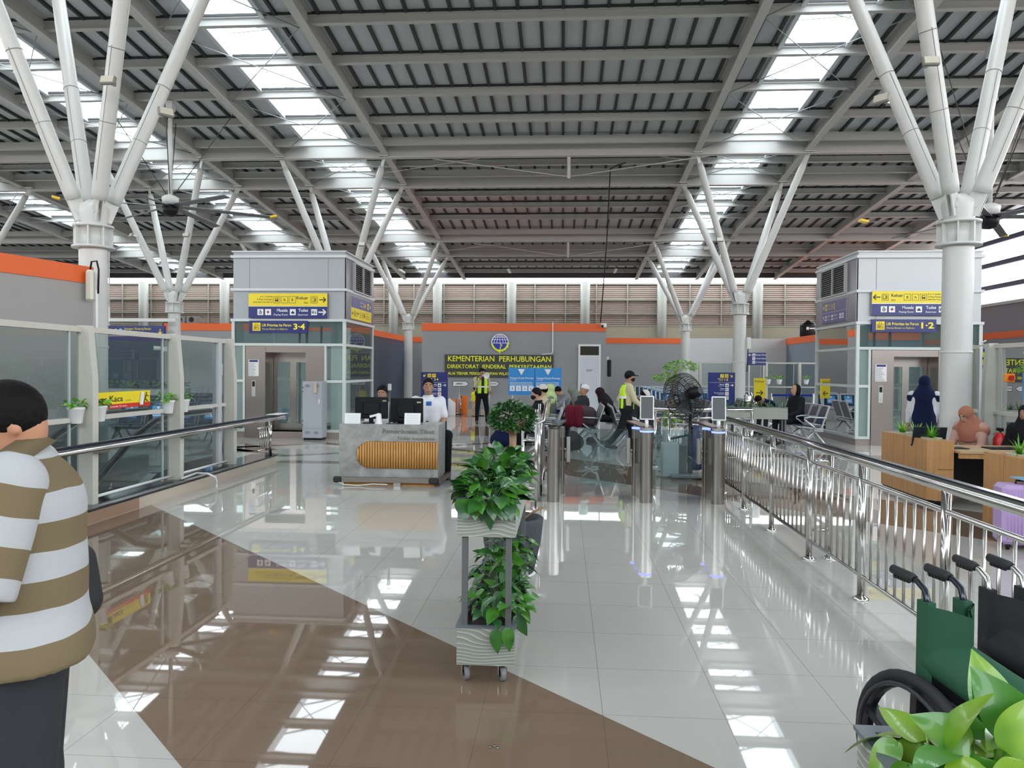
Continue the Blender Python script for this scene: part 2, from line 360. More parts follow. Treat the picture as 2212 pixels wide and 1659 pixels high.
# far louvred wall
LZ0,LZ1=at(1300,704,44).z,at(1300,613,44).z
w_=wallbox('wall_far',(-30,44,0),(17,44.3,LZ0),m0=mat('ochre_plaster',(.30,.27,.20),.7,noise=.08,nscale=1.5))
w_['label']='ochre lower far wall'
SL=mat('pinkish_metal_louvre',(.33,.26,.22),.5)
m=MB(); z=LZ0; 
while z<LZ1-.02:
    m.add([(-30,44.1,z),(17,44.1,z),(17,44.1,z+.062),(-30,44.1,z+.062),(17,44.15,z+.078),(-30,44.15,z+.078),(17,44.1,z+.112),(-30,44.1,z+.112)],[(0,1,2,3),(3,2,4,5),(5,4,6,7)]); z+=.112
LOUV=struct(m.build('louvre_slats',SL,w_)); 
m=MB()
for z in (LZ0+.02,LZ0+(LZ1-LZ0)*.29,LZ0+(LZ1-LZ0)*.62,LZ1): m.box((-30,43.98,z-.04),(17,44.08,z+.04))
x=-30
while x<17: m.box((x-.03,43.99,LZ0),(x+.03,44.09,LZ1)); x+=1.77
m.build('louvre_frame',mat('olive_grey_steel',(.26,.25,.21),.5),w_)
m=MB()
for px in (485,850,945,1105,1264,1430,1637,470-160): 
    xx=at(px,650,43.5).x; m.cyl((xx,43.5,0),(xx,43.5,LZ1+.05),.27,n=20)
m.build('round_post',mat('grey_round_post',(.20,.195,.17),.5),w_)
# right side wall with open bars above
w_=wallbox('wall_right',(17,-14,0),(17.25,44,4.3),m0=mat('grey_side_wall',(.24,.235,.26),.6)); stripe(w_,(16.97,12,2.98),(17.0,44,3.24))
MB().box((16.9,12,4.28),(17.25,44,4.4)).build('wall_cap',BEAM,w_)
m=MB()
for z in (5.05,5.95,6.85,7.75): m.box((17,-14,z-.09),(17.12,44,z+.09))
m.build('screen_bar',mat('blue_grey_bar',(.10,.11,.20),.5),w_)
m=MB()
for y in (14,20.5,27,34,41): m.cyl((16.8,y,0),(16.8,y,7.6),.22,n=20)
m.build('round_post',MATS['grey_round_post'],w_)
# left side wall, built high to hold back daylight
w_=wallbox('wall_left',(-30.3,-14,0),(-30,44,7.0))
# ---- roof ----
def RZ(y): return 10.2-.0844*y
DK=.40; YA,YB=-12.,42.3
CEIL=mat('pale_roof_panel',(.52,.545,.56),.6,noise=.03,nscale=.8)
SKY=[(-21.8,-20.3),(-13.9,-12.4),(-8.05,-6.5),(4.82,6.4)]
edges=[-30.3]+[e for s_ in SKY for e in s_]+[17.6]
m=MB()
def slope(m,x0,x1,y0,y1,dz0,dz1):
    m.add([(x0,y0,RZ(y0)+dz0),(x1,y0,RZ(y0)+dz0),(x1,y1,RZ(y1)+dz0),(x0,y1,RZ(y1)+dz0),(x0,y0,RZ(y0)+dz1),(x1,y0,RZ(y0)+dz1),(x1,y1,RZ(y1)+dz1),(x0,y1,RZ(y1)+dz1)],
      [(0,3,2,1),(4,5,6,7),(0,1,5,4),(1,2,6,5),(2,3,7,6),(3,0,4,7)])
for i in range(0,len(edges),2): slope(m,edges[i],edges[i+1],YA,YB,DK,DK+.12)
CE=struct(m.build('ceiling',CEIL))
m=MB(); x=-30.0
while x<17.5:
    if not any(a-.12<x<b+.12 for a,b in SKY): slope(m,x-.035,x+.035,YA,YB,DK-.07,DK)
    x+=.475
RIB=mat('dark_roof_rib',(.035,.038,.042),.6)
m.build('roof_rib',RIB,CE)
PUR=[-11,-9.3,-7.6,-5.9,-4.2,-2.5,-.8,.9,2.6,4.2,5.8,7.2,8.5, 14.4,16.14,17.88,19.64,21.34, 24.8, 27.98,29.4,31.0,34.7,38,39.6,41.2]
for y in PUR:
    m=MB(); z=RZ(y)+.345; m.ib((-30.2,y,z),(17.5,y,z),.14,.19); m.m=1; m.box((-30.2,y-.09,z),(17.5,y+.09,z+DK-.345)); m.build('purlin',[BEAM,RIB],CE)
MAIN=[9.9,12.7,23.35,26.2,33.6,36.4]
for y in MAIN:
    m=MB(); z=RZ(y)+.36; m.ib((-30.2,y,z),(17.5,y,z),.22,.46,.025)
    m.ib((-30.2,y-.55,z+.0),(17.5,y-.55,z+.0),.13,.22); m.build('main_beam',BEAM,CE)
RAF=[-22.7,-19.4,-14.75,-11.45,-8.9,-5.55,3.95,7.22,11.4,14.6]
for x in RAF:
    m=MB(); m.ib((x,YA,RZ(YA)+.40),(x,YB,RZ(YB)+.40),.2,.42,.025); m.build('rafter',BEAM,CE)
# eave gutter fascia
MB().box((-30.3,YB-.1,RZ(YB)+.08),(17.6,YB,RZ(YB)+.5)).build('eave_fascia',mat('dark_fascia',(.08,.075,.08),.6),CE)
# skylight frames: side rails, thin diagonal glazing bars, rod bracing
FR=mat('white_skylight_frame',(.62,.66,.68),.4)
BR=mat('thin_brace_rod',(.30,.33,.34),.4)
for a,b in SKY:
    m=MB()
    for xx,s_ in ((a,1),(b,-1)):
        m.bar((xx+s_*.04,YA,RZ(YA)+DK+.05),(xx+s_*.04,YB,RZ(YB)+DK+.05),.1,.3)
    m.build('skylight_frame',FR,CE)
    m=MB(); y=-1.
    while y<YB-1.2:
        m.bar((a,y,RZ(y)+DK+.25),(b,y+.75,RZ(y+.75)+DK+.25),.03,.04); m.bar((a,y+.8,RZ(y+.8)+DK+.28),(b,y+.6,RZ(y+.6)+DK+.28),.03,.03); y+=1.6
    y=6.
    ys=[y_ for y_ in PUR+MAIN if y_>5]; ys.sort()
    for i in range(0,len(ys)-2,2):
        y0,y1=ys[i],ys[i+2]; xa_,xb_=a-.75,b+.75
        m.tube([(xa_,y0,RZ(y0)+.1),(xb_,y1,RZ(y1)+.1)],.012,5); m.tube([(xb_,y0,RZ(y0)+.1),(xa_,y1,RZ(y1)+.1)],.012,5)
    m.build('brace_rod',BR,CE)
# tie posts hanging at mid bay between the main beams
m=MB()
for y0,y1 in ((23.4,26.1),(33.8,36.5)):
    xx=at(1229,350,y0).x
    m.bar((xx,y0,RZ(y0)+.1),(xx,y0,RZ(y0)-.75),.1,.1,up=(0,1,0))
    for s_ in (-4.6,4.6): m.tube([(xx,y0,RZ(y0)-.7),(xx+s_,y0,RZ(y0)-.05)],.015,6); m.tube([(xx+s_*.4,y0,RZ(y0)+.02),(xx+s_*1.3,y0+.4,RZ(y0)-.45)],.01,5)
m.build('tie_post',BEAM,CE)
# tubular lamps under the eave
for px in (868,1100,1329,1563):
    p=at(px,590,39.5); z=RZ(39.5)
    l=thing('tube_lamp','white tube lamp hung under the far end of the roof, '+{868:'leftmost of four',1100:'second from the left',1329:'third from the left',1563:'rightmost of four'}[px],'lamp',(p.x,39.5,z-.12),0,'tube lamps under the far eave')
    MB().box((-.06,-.6,-.05),(.06,.6,.03)).build('lamp_housing',WHITE,l); MB().box((-.012,-.012,.03),(.012,.012,.42)).build('hanger',BEAM,l)
# ---- umbrella columns ----
COLM=mat('white_column_paint',(.60,.61,.585),.32,noise=.03,nscale=6)
def tree_column(x,y,label,hz=4.05,r=.2,near=False,boxes=True):
    t=thing('branching_column',label,'column',(x,y,0),0,'branching roof columns')
    m=MB(); m.lathe([(r,0),(r,hz-.62)],n=32); m.lathe([(r+.005,1.9),(r+.01,1.905),(r+.01,1.93),(r+.005,1.935)],n=32)
    m.build('shaft',COLM,t)
    m=MB(); m.lathe([(r,hz-.62),(r+.1,hz-.62),(r+.1,hz-.585),(r+.01,hz-.58),(r+.02,hz-.30),(r+.09,hz-.30),(r+.09,hz-.265),(r,hz-.26)],n=32)
    for k in range(8):
        a=k*math.pi/4+.3; c,s=math.cos(a),math.sin(a); m.bar((c*(r+.02),s*(r+.02),hz-.6),(c*(r+.02),s*(r+.02),hz-.27),.02,.12,up=(c,s,0))
    m.lathe([(r*.95,hz-.27),(r*1.15,hz-.05),(r*1.1,hz+.02),(.08,hz+.12)],n=16)
    m.build('capital',COLM,t)
    yf,yb=y-1.4,y+1.35
    for sx in (-1,1):
        for yy in (yf,yb):
            top=Vector((sx*1.65,yy-y,RZ(yy)-.03)); base=Vector((sx*.13,(.11 if yy>y else -.11),hz-.14)); dv=(top-base).normalized()
            br=MB(); a=base+dv*.26; b=top-dv*.3
            br.tube([a,a+dv*.001,a+dv*.12,b-dv*.2,b],[r*.53,r*.55,r*.58,r*.5,r*.42],18)
            br.m=0; o=br.build('branch',COLM,t)
            g=MB(); side=dv.cross(Vector((0,0,1))).normalized()
            for s in (-1,1): g.bar(base+side*.035*s-dv*.05,base+side*.035*s+dv*.34,.02,.2,up=dv.cross(side))
            c0=base+dv*.08; g.cyl(c0-side*.07,c0+side*.07,.045,n=12)
            g.bar(top-dv*.36,top+dv*.03,.02,.14,up=dv.cross(side)); g.box(top+Vector((-.14,-.14,-.01)),top+Vector((.14,.14,.03)))
            g.build('pin_joint',COLM,o)
            if near:
                q=MB(); 
                for f in (.22,.42): c=a+(b-a)*f; u=dv.orthogonal().normalized(); v=dv.cross(u); rr=r*.56; q.tube([c+(u*math.cos(k*.45)+v*math.sin(k*.45))*rr for k in range(14)],.006,5,closed=True)
                q.tube([a+(b-a)*f+Vector((0,-1,0))*r*.57 for f in (.05,.2,.42)],.005,5)
                q.build('cable_tie',mat('grey_cable',(.22,.21,.18),.5),o)
    return t
CR1=tree_column(5.62,11.3,'nearest white branching column on the right, beside the reception desk',near=True)
CL1=tree_column(-7.26,11.3,'nearest white branching column on the left, behind the glass barrier',near=True)
tree_column(5.62,24.8,'white branching column left of the right lift tower, carrying a white box')
tree_column(-7.26,24.8,'branching column behind the left lift tower, only its branches showing')
tree_column(-13.1,24.8,'branching column over the orange-topped wall left of the left lift')
tree_column(5.55,35.2,'farthest branching column on the right, in front of the white wall')
tree_column(-7.26,35.2,'farthest branching column, beside the dark wall left of the ministry sign')
tree_column(-13.1,11.3,'branching column at the left beyond the slanted wall',near=True)
tree_column(-20.8,24.8,'branching column far left in the hall')
tree_column(-13.1,35.2,'branching column behind the orange-topped wall on the left')
# brown scuff on near right column
MB().add([(.0,0,0),(.045,0,.02),(.07,0,.06),(.05,0,.09),(.01,0,.1),(-.04,0,.075),(-.06,0,.05),(-.03,0,.01)],[(0,1,2,3,4,5,6,7)],False,TR((0,-.2025,at(2062,888,11.1).z-.05))).build('paint_scuff',mat('brown_scuff',(.16,.09,.08),.7),CR1)
class Sign:
    """flat printed board standing in its thing's local xz plane, reading from -y"""
    def __init__(s,parent,T=None,y=0.): s.p=parent; s.T=T if T is not None else Matrix(); s.b={}; s.y=y
    def mb(s,c,nm):
        return s.b.setdefault((c,nm),MB())
    def rect(s,c,x0,z0,x1,z1,l=1,nm='colour_field'):
        y=s.y-.003*l; s.mb(c,nm).add([(x0,y,z0),(x1,y,z0),(x1,y,z1),(x0,y,z1)],[(0,1,2,3)],False,s.T)
    def poly(s,c,pts,l=2,nm='pictogram'):
        y=s.y-.003*l; s.mb(c,nm).add([(x,y,z) for x,z in pts],[tuple(range(len(pts)))],False,s.T)
    def disc(s,c,x,z,r,l=2,n=14,nm='pictogram'): s.poly(c,[(x+r*math.cos(2*math.pi*k/n),z+r*math.sin(2*math.pi*k/n)) for k in range(n)],l,nm)
    def line(s,c,x0,z0,x1,z1,w,l=2,nm='pictogram'):
        dx,dz=x1-x0,z1-z0; L=math.hypot(dx,dz) or 1; nx,nz=-dz/L*w/2,dx/L*w/2
        s.poly(c,[(x0-nx,z0-nz),(x1-nx,z1-nz),(x1+nx,z1+nz),(x0+nx,z0+nz)],l,nm)
    def text(s,c,t,x,z,h,al='l',bold=0.,it=False,wid=None,l=2):
        s.mb(c,'lettering').text(t,x,z,h,s.T,al,bold,it,s.y-.003*l,wid)
    def arrow(s,c,x,z,r,a,w=None,l=2):
        w=w or r*.3; ca,sa=math.cos(a),math.sin(a); P=lambda u,v:(x+u*ca-v*sa,z+u*sa+v*ca)
        for (u0,v0,u1,v1) in ((-r,0,r*.8,0),(r,0,r*.2,r*.75),(r,0,r*.2,-r*.75)):
            p,q=P(u0,v0),P(u1,v1); s.line(c,*p,*q,w,l,'arrow')
    def icon(s,bg,fg,x,z,q,kind,frame=False):
        """square pictogram centred x,z, side q"""
        h=q/2
        if frame:
            for a in ((x-h,z-h,x+h,z-h),(x-h,z+h,x+h,z+h),(x-h,z-h,x-h,z+h),(x+h,z-h,x+h,z+h)): s.line(fg,*a,q*.05,2)
        else: s.rect(bg,x-h,z-h,x+h,z+h,2,'pictogram')
        L=3; u=q/10.
        if kind=='bus': s.rect(fg,x-2.6*u,z-1.8*u,x+2.6*u,z+3*u,L,'pictogram'); s.rect(bg,x-1.9*u,z+.2*u,x+1.9*u,z+2.2*u,L+1,'pictogram'); s.disc(fg,x-1.6*u,z-2.4*u,.8*u,L,8); s.disc(fg,x+1.6*u,z-2.4*u,.8*u,L,8)
        elif kind in 'AB': s.text(fg,kind,x,z-h*.42,h*.84,'c',l=L)
        elif kind=='exit': s.rect(fg,x-3.4*u,z-3*u,x+.4*u,z+3.2*u,L,'pictogram'); s.rect(bg,x-2.8*u,z-2.4*u,x-.2*u,z+2.6*u,L+1,'pictogram'); s.disc(fg,x+2.2*u,z+2.4*u,.7*u,L,8); s.line(fg,x+2.2*u,z+1.6*u,x+1.9*u,z-.6*u,u,L); s.line(fg,x+1.9*u,z-.6*u,x+.8*u,z-3*u,.7*u,L); s.line(fg,x+1.9*u,z-.6*u,x+3.2*u,z-2.6*u,.7*u,L); s.line(fg,x+.8*u,z+1.4*u,x+3.4*u,z+.4*u,.6*u,L)
        elif kind=='baby': s.disc(fg,x-.2*u,z+3*u,1*u,L,10); s.disc(fg,x,z-.8*u,2.7*u,L,16); s.disc(bg,x+.2*u,z-.6*u,1.7*u,L+1,14); s.disc(fg,x+.8*u,z-.2*u,1*u,L+2,10)
        elif kind=='cross': s.rect(RED,x-.8*u,z-2.6*u,x+.8*u,z+2.6*u,L,'pictogram'); s.rect(RED,x-2.6*u,z-.8*u,x+2.6*u,z+.8*u,L,'pictogram')
        elif kind=='mosque': s.poly(fg,[(x-3*u,z-2.6*u),(x+3*u,z-2.6*u),(x+3*u,z-1.4*u),(x+2.4*u,z-.2*u),(x+1.2*u,z+.9*u),(x,z+2.6*u),(x-1.2*u,z+.9*u),(x-2.4*u,z-.2*u),(x-3*u,z-1.4*u)],L)
        elif kind=='wc':
            for k in (-3,-.9): s.disc(fg,x+k*u,z+2.2*u,.7*u,L,8); s.rect(fg,x+(k-.7)*u,z-2.4*u,x+(k+.7)*u,z+1.3*u,L,'pictogram')
            s.disc(fg,x+1.9*u,z+2.2*u,.6*u,L,8); s.line(fg,x+1.9*u,z+1.6*u,x+2.1*u,z-.6*u,.8*u,L); s.line(fg,x+2.1*u,z-.6*u,x+3.6*u,z-2.2*u,.8*u,L); s.disc(fg,x+2.2*u,z-1.4*u,1.1*u,L,10)
        elif kind=='lift':
            s.rect(fg,x-3.6*u,z-3.6*u,x+3.6*u,z+1.8*u,L,'pictogram'); s.rect(bg,x-3.2*u,z-3.2*u,x+3.2*u,z+1.4*u,L+1,'pictogram')
            for k in (-2,-.4): s.disc(fg,x+k*u,z+.4*u,.55*u,L+2,8); s.rect(fg,x+(k-.5)*u,z-2.6*u,x+(k+.5)*u,z-.3*u,L+2,'pictogram')
            s.line(fg,x+1.3*u,z+.6*u,x+1.5*u,z-1.2*u,.6*u,L+2); s.line(fg,x+1.5*u,z-1.2*u,x+2.6*u,z-2.4*u,.6*u,L+2)
            s.arrow(fg,x-1.2*u,z+3*u,.8*u,math.pi/2,.35*u,L); s.arrow(fg,x+1.2*u,z+3*u,.8*u,-math.pi/2,.35*u,L)
        elif kind=='train': s.rect(fg,x-3*u,z-1*u,x+3*u,z+1.8*u,L,'pictogram'); s.rect(bg,x-2*u,z+.2*u,x+2*u,z+1.2*u,L+1,'pictogram'); s.line(fg,x-3.4*u,z-2.4*u,x+3.4*u,z-2.4*u,.5*u,L)
        elif kind=='esc': s.line(fg,x-3*u,z-2.4*u,x+3*u,z+1.6*u,1*u,L); s.disc(fg,x+.2*u,z+2.8*u,.7*u,L,8); s.line(fg,x+.2*u,z+2*u,x+.2*u,z,1*u,L)
        elif kind=='person': s.disc(fg,x-.3*u,z+2.6*u,.8*u,L,8); s.line(fg,x-.4*u,z+1.6*u,x-.2*u,z-.8*u,1*u,L); s.line(fg,x-.2*u,z-.8*u,x+2*u,z-3*u,.8*u,L); s.line(fg,x-.3*u,z+1*u,x+2.2*u,z-.2*u,.6*u,L); s.line(fg,x-.2*u,z-.8*u,x-1.6*u,z-3*u,.8*u,L)
    def done(s):
        for (c,nm),m in s.b.items(): m.build(nm,c,s.p)
def board(parent,x0,z0,x1,z1,m,y=0.,t=.03,T=None,name='sign_board'):
    return MB().box((x0,y,z0),(x1,y+t,z1),T).build(name,m,parent)
def tiny_lines(S,c,x0,x1,z,n,dz,h):
    """small print too fine to read"""
    for i in range(n):
        x=x0
        while x<x1-.01:
            wv=rnd.uniform(.6,2.2)*h; S.rect(c,x,z-i*dz,min(x+wv,x1),z-i*dz+h*.62,2,'small_print'); x+=wv+h*.4
# ================= lift towers =================
PANEL=mat('blue_grey_cladding',(.38,.405,.415),.42,.2,noise=.02,nscale=2)
PANELR=mat('pale_grey_cladding',(.50,.52,.525),.42,.2,noise=.02,nscale=2)
SSB=mat('bronze_brushed_steel',(.36,.315,.285),.28,.85,noise=.06,nscale=30)
TRIM=mat('white_green_frame',(.60,.65,.62),.4)
FROST=glass('frosted_pane',(.50,.62,.58),1.5,haze=.55,hc=(.42,.53,.50))
LT=4.27
def lift(name_x0,x1,y0,y1,mir,label,pan):
    """front faces -y; mir=+1: louvre side is +x (left tower), -1: -x"""
    X0=name_x0; W=x1-X0; D=y1-y0
    t=thing('lift_tower',label,'lift',(X0,y0,0))
    # glazed shaft walls
    m=MB(); m.box((.03,.03,2.70),(W-.03,D-.03,LT)); m.build('upper_cladding',pan,t)
    m=MB()
    for z in (LT-.13,3.38,2.68): m.box((-.02,-.02,z),(W+.02,D+.02,z+.06))
    m.box((0,0,LT),(W,D,LT+.03)); m.build('cladding_trim',mat('white_metal_trim',(.62,.65,.66),.35),t)
    for x in (W*.155,W*.845): MB().box((x-.004,.026,2.74),(x+.004,.031,LT-.13)).build('panel_joint',mat('joint_grey',(.2,.21,.22),.6),t)
    # plinth
    MB().box((.02,.02,0),(W-.02,D-.02,.14)).build('plinth',mat('pinkish_granite_plinth',(.33,.27,.24),.2,noise=.05),t)
    m=MB()
    cx=(0,W-.07)
    for x in cx:
        for y in (0,D-.07): m.box((x,y,.14),(x+.07,y+.07,2.7))
    for z in (2.12,1.28,.14):
        for y in (0,D-.06):
            if y==0 and z<2: 
                m.box((.01,-.004,z),(W*.10,.055,z+.06)); m.box((W*.82,-.004,z),(W-.01,.055,z+.06)); continue
            m.box((.01,y-.004,z),(W-.01,y+.055,z+.06))
        for x in (0,W-.06): m.box((x+(-.004 if x==0 else .01),.01,z+.002),(x+(.05 if x==0 else .064),D-.01,z+.058))
    for x in (W*.10,W*.815): m.box((x,0,.14),(x+.05,.06,2.12))
    m.build('window_frame',TRIM,t)
    m=MB()
    for z0,z1 in ((.2,1.28),(1.34,2.12),(2.18,2.68)):
        m.add([(.035,.07,z0),(.035,D-.07,z0),(.035,D-.07,z1),(.035,.07,z1)],[(0,1,2,3)]); m.add([(W-.035,.07,z0),(W-.035,D-.07,z0),(W-.035,D-.07,z1),(W-.035,.07,z1)],[(0,1,2,3)])
        m.add([(.07,D-.035,z0),(W-.07,D-.035,z0),(W-.07,D-.035,z1),(.07,D-.035,z1)],[(0,1,2,3)])
    m.build('side_glass',GLASS,t)
    m=MB()
    m.add([(.07,.03,2.18),(W-.07,.03,2.18),(W-.07,.03,2.68),(.07,.03,2.68)],[(0,1,2,3)]); m.build('transom_glass',glass('blueish_transom',(.62,.74,.74),1.5,haze=.12,hc=(.3,.4,.42)),t)
    m=MB()
    for xa_,xb_ in ((.07,W*.10),(W*.87,W-.07)):
        for z0,z1 in ((.2,1.28),(1.34,2.12),(2.18,2.68)): m.add([(xa_,.04,z0),(xb_,.04,z0),(xb_,.04,z1),(xa_,.04,z1)],[(0,1,2,3)])
    m.build('frosted_side_light',FROST,t)
    # steel door surround, recessed doors
    xa_,xd0,xd1,xb_=W*.125,W*.30,W*.655,W*.815
    m=MB(); m.box((xa_,-.01,.0),(xd0,.10,2.11)); m.box((xd1,-.01,.0),(xb_,.10,2.11)); m.box((xd0,.0,1.97),(xd1,.10,2.11))
    m.box((xd0-.02,.1,0),(xd0,.55,2.05)); m.box((xd1,.1,0),(xd1+.02,.55,2.05)); m.box((xd0,.1,1.97),(xd1,.55,1.99))
    m.build('door_surround',SSB,t)
    MB().box((xd0,.10,.0),(xd1,.55,.14)).build('door_sill',STEEL,t)
    dw=(xd1-xd0)*.98/2
    for k in (0,1):
        x=xd0+.01+k*dw; q=MB(); z0,z1=.14,1.97; fx=.075
        q.box((x,.50,z0),(x+fx,.53,z1)); q.box((x+dw-fx,.50,z0),(x+dw,.53,z1)); q.box((x+fx,.50,z0),(x+dw-fx,.53,z0+.16)); q.box((x+fx,.50,z1-.22),(x+dw-fx,.53,z1))
        o=q.build('lift_door',STEEL,t); MB().add([(x+fx,.515,z0+.16),(x+dw-fx,.515,z0+.16),(x+dw-fx,.515,z1-.22),(x+fx,.515,z1-.22)],[(0,1,2,3)]).build('door_glass',LGLASS,o)
    # call plate
    px=xa_+(xd0-xa_)*.42; q=MB(); q.box((px-.045,-.018,.95),(px+.045,-.008,1.32)); o=q.build('call_plate',ALU,t)
    q=MB(); q.box((px-.03,-.022,1.18),(px+.03,-.017,1.30)); q.build('floor_display',DARK,o)
    MB().sph((px,-.02,1.02),.018,10,6).build('call_button',CHROME,o)
    q=MB(); q.box((px-.12,-.016,1.42),(px+.12,-.010,1.80)); o=q.build('notice_sheet',WHITE,t)
    S=Sign(o,None,-.016); S.rect(NAVY,px-.10,1.745,px+.10,1.79,1,'heading_bar')
    for k in range(9): S.disc(NAVY,px-.09,1.71-k*.033,.009,2,8); S.rect(mat('grey_print',(.35,.37,.42),.6),px-.07,1.70-k*.033,px-.07+rnd.uniform(.08,.16),1.712-k*.033,2,'small_print')
    S.done()
    # side louvre
    xs=W if mir>0 else 0; s=1 if mir>0 else -1
    m=MB(); m.box((xs,D*.22,3.46),(xs+s*.03,D*.82,4.08)); m.build('vent_backing',DARK,t)
    m=MB()
    for k in range(12):
        z=3.49+k*.049; m.add([(xs+s*.02,D*.24,z+.03),(xs+s*.02,D*.80,z+.03),(xs+s*.07,D*.80,z),(xs+s*.07,D*.24,z)],[(0,1,2,3)])
    for y in (D*.22,D*.515,D*.81): m.box((xs,y-.02,3.44),(xs+s*.075,y+.02,4.10))
    for z in (3.43,4.08): m.box((xs,D*.21,z),(xs+s*.075,D*.82,z+.03))
    m.build('vent_louvre',mat('pale_louvre',(.50,.51,.50),.4),t)
    # darker stainless side cladding
    MB().box((xs-.002*s,.04,2.74),(xs+s*.006,D-.04,LT-.14)).build('side_cladding',mat('dark_steel_cladding',(.26,.26,.29),.3,.7),t)
    # lift car guide rails seen through the glass
    m=MB()
    for x in (W*.35,W*.42,W*.56): m.box((x,D*.7,.14),(x+.05,D*.7+.05,2.7))
    m.box((W*.2,D*.45,.14),(W*.72,D*.85,.2))
    m.build('guide_rail',mat('lift_rail_grey',(.15,.16,.17),.4,.5),t)
    return t,W,D
pL0=at(500,800,17.07).x; pL1=at(746,800,17.07).x
LIFT_L,LW,LD=lift(pL0,pL1,17.07,19.65,1,'grey glazed lift tower on the left, signed for platforms 3-4',PANEL)
LIFT_R,RW,RD=lift(6.45,6.45+LW,17.25,20.0,-1,'grey glazed lift tower on the right, signed for platforms 1-2',PANELR)
def put(px0,px1,py0,py1,Y):
    a=at(px0,py1,Y); b=at(px1,py0,Y); return a.x,a.z,b.x,b.z
# front exit sign (yellow over blue): left tower
def exit_sign(lift,x0,x1,zt,zm,zb,rev,label):
    t=thing('wayfinding_sign',label,'sign',(x0,lift.location.y-.05,0),0,'exit signs on the lift towers')
    W=x1-x0; MB().box((0,0,zb),(W,.04,zt)).build('sign_board',ALU,t)
    S=Sign(t); S.rect(YEL,0,zm,W,zt); S.rect(NAVY,0,zb,W,zm-.012)
    f=lambda u:(1-u)*W if rev else u*W
    hy=zt-zm; cy_=(zt+zm)/2; hb=zm-zb; cb=(zm+zb)/2; q=hy*.52; al='l' if rev else 'r'
    S.arrow(BLK,f(.94),cy_,.075,math.pi if rev else 0); S.icon(YEL,BLK,f(.835),cy_,q,'exit',True)
    S.text(BLK,'Keluar',f(.76),cy_+.01,hy*.25,al,.012); S.text(BLK,'Exit',f(.76),cy_-hy*.3,hy*.15,al,0,True)
    S.icon(YEL,BLK,f(.56),cy_,q,'B',True); S.icon(YEL,BLK,f(.46),cy_,q,'A',True); S.icon(YEL,BLK,f(.36),cy_,q,'bus',True)
    if rev: 
        S.b={k:v for k,v in S.b.items()}
    for k,s_ in enumerate(('Jl. Ir. H. Juanda','Jl. Raya Perjuangan','Halte Bus Trans Patriot')): S.text(BLK,s_,f(.305),cy_+hy*(.20-.22*k),hy*.115,al,.008)
    S.arrow(SWHITE,f(.935) if not rev else f(.94),cb,.085,math.pi if rev else 0,.03)
    # blue row keeps the same reading order on both towers
    g=(lambda u:u*W) if not rev else (lambda u:(u+.0)*W)
    q=hb*.5
    if not rev:
        S.icon(SWHITE,BLK,g(.835),cb,q,'wc'); S.text(SWHITE,'Toilet',g(.76),cb+.01,hb*.24,'r',.014); S.text(SWHITE,'Restroom',g(.76),cb-hb*.28,hb*.15,'r',.005,True)
        S.icon(SWHITE,BLK,g(.565),cb,q,'mosque'); S.text(SWHITE,'Musala',g(.50),cb+.01,hb*.24,'r',.014); S.text(SWHITE,'Praying Room',g(.50),cb-hb*.28,hb*.15,'r',.005,True)
        S.icon(SWHITE,BLK,g(.25),cb,q,'cross'); S.icon(SWHITE,BLK,g(.152),cb,q,'baby')
    done=S
    return t,S,g,cb,hb,q,W
Ys=17.02
x0,zb,x1,zt=put(537,707,634,687,Ys); _,zm,_,_=put(537,707,634,661,Ys)
t,S,*_r=exit_sign(LIFT_L,x0,x1,zt,zm,zb,False,'yellow and blue Keluar exit sign with right arrows on the left lift tower'); S.done()
Ys=17.2
x0,zb,x1,zt=put(1883,2058,629,681,Ys); _,zm,_,_=put(1883,2058,629,655,Ys)
t,S,g,cb,hb,q,W=exit_sign(LIFT_R,x0,x1,zt,zm,zb,True,'yellow and blue Keluar exit sign with left arrow on the right lift tower')
S.b.pop((SWHITE,'arrow'),None)
S.arrow(SWHITE,W*.955,cb,.10,0,.035)
S.icon(SWHITE,BLK,W*.15,cb,q,'baby'); S.icon(SWHITE,BLK,W*.25,cb,q,'cross'); S.text(SWHITE,'Musala',W*.52,cb+.01,hb*.24,'r',.014); S.text(SWHITE,'Praying Room',W*.52,cb-hb*.28,hb*.15,'r',.005,True)
S.icon(SWHITE,BLK,W*.585,cb,q,'mosque'); S.text(SWHITE,'Toilet',W*.80,cb+.01,hb*.24,'r',.014); S.text(SWHITE,'Restroom',W*.80,cb-hb*.28,hb*.15,'r',.005,True); S.icon(SWHITE,BLK,W*.87,cb,q,'wc'); S.done()
def prio(px0,px1,py0,py1,Y,num,label):
    x0,zb,x1,zt=put(px0,px1,py0,py1,Y); t=thing('priority_lift_sign',label,'sign',(x0,Y,0),0,'priority lift signs'); W=x1-x0;H=zt-zb
    MB().box((0,0,zb),(W,.06,zt)).build('sign_board',NAVY,t); S=Sign(t); c=(zb+zt)/2
    S.icon(YEL,BLK,W*.13,c,H*.66,'lift'); S.text(YTX,'Lift Prioritas ke Peron',W*.225,c+.01,H*.22,'l',.015,wid=W*.50); S.text(YTX,'Priority Elevator to Platforms',W*.225,c-H*.24,H*.13,'l',.003,True,wid=W*.44)
    S.text(YTX,num,W*.765,c-H*.2,H*.46,'l',.03,wid=W*.195); S.done()
prio(538,664,693,719,17.0,'3·4','navy Lift Prioritas ke Peron 3-4 sign above the left lift door')
prio(1883,2023,690,717,17.18,'1·2','navy Lift Prioritas ke Peron 1-2 sign above the right lift door')
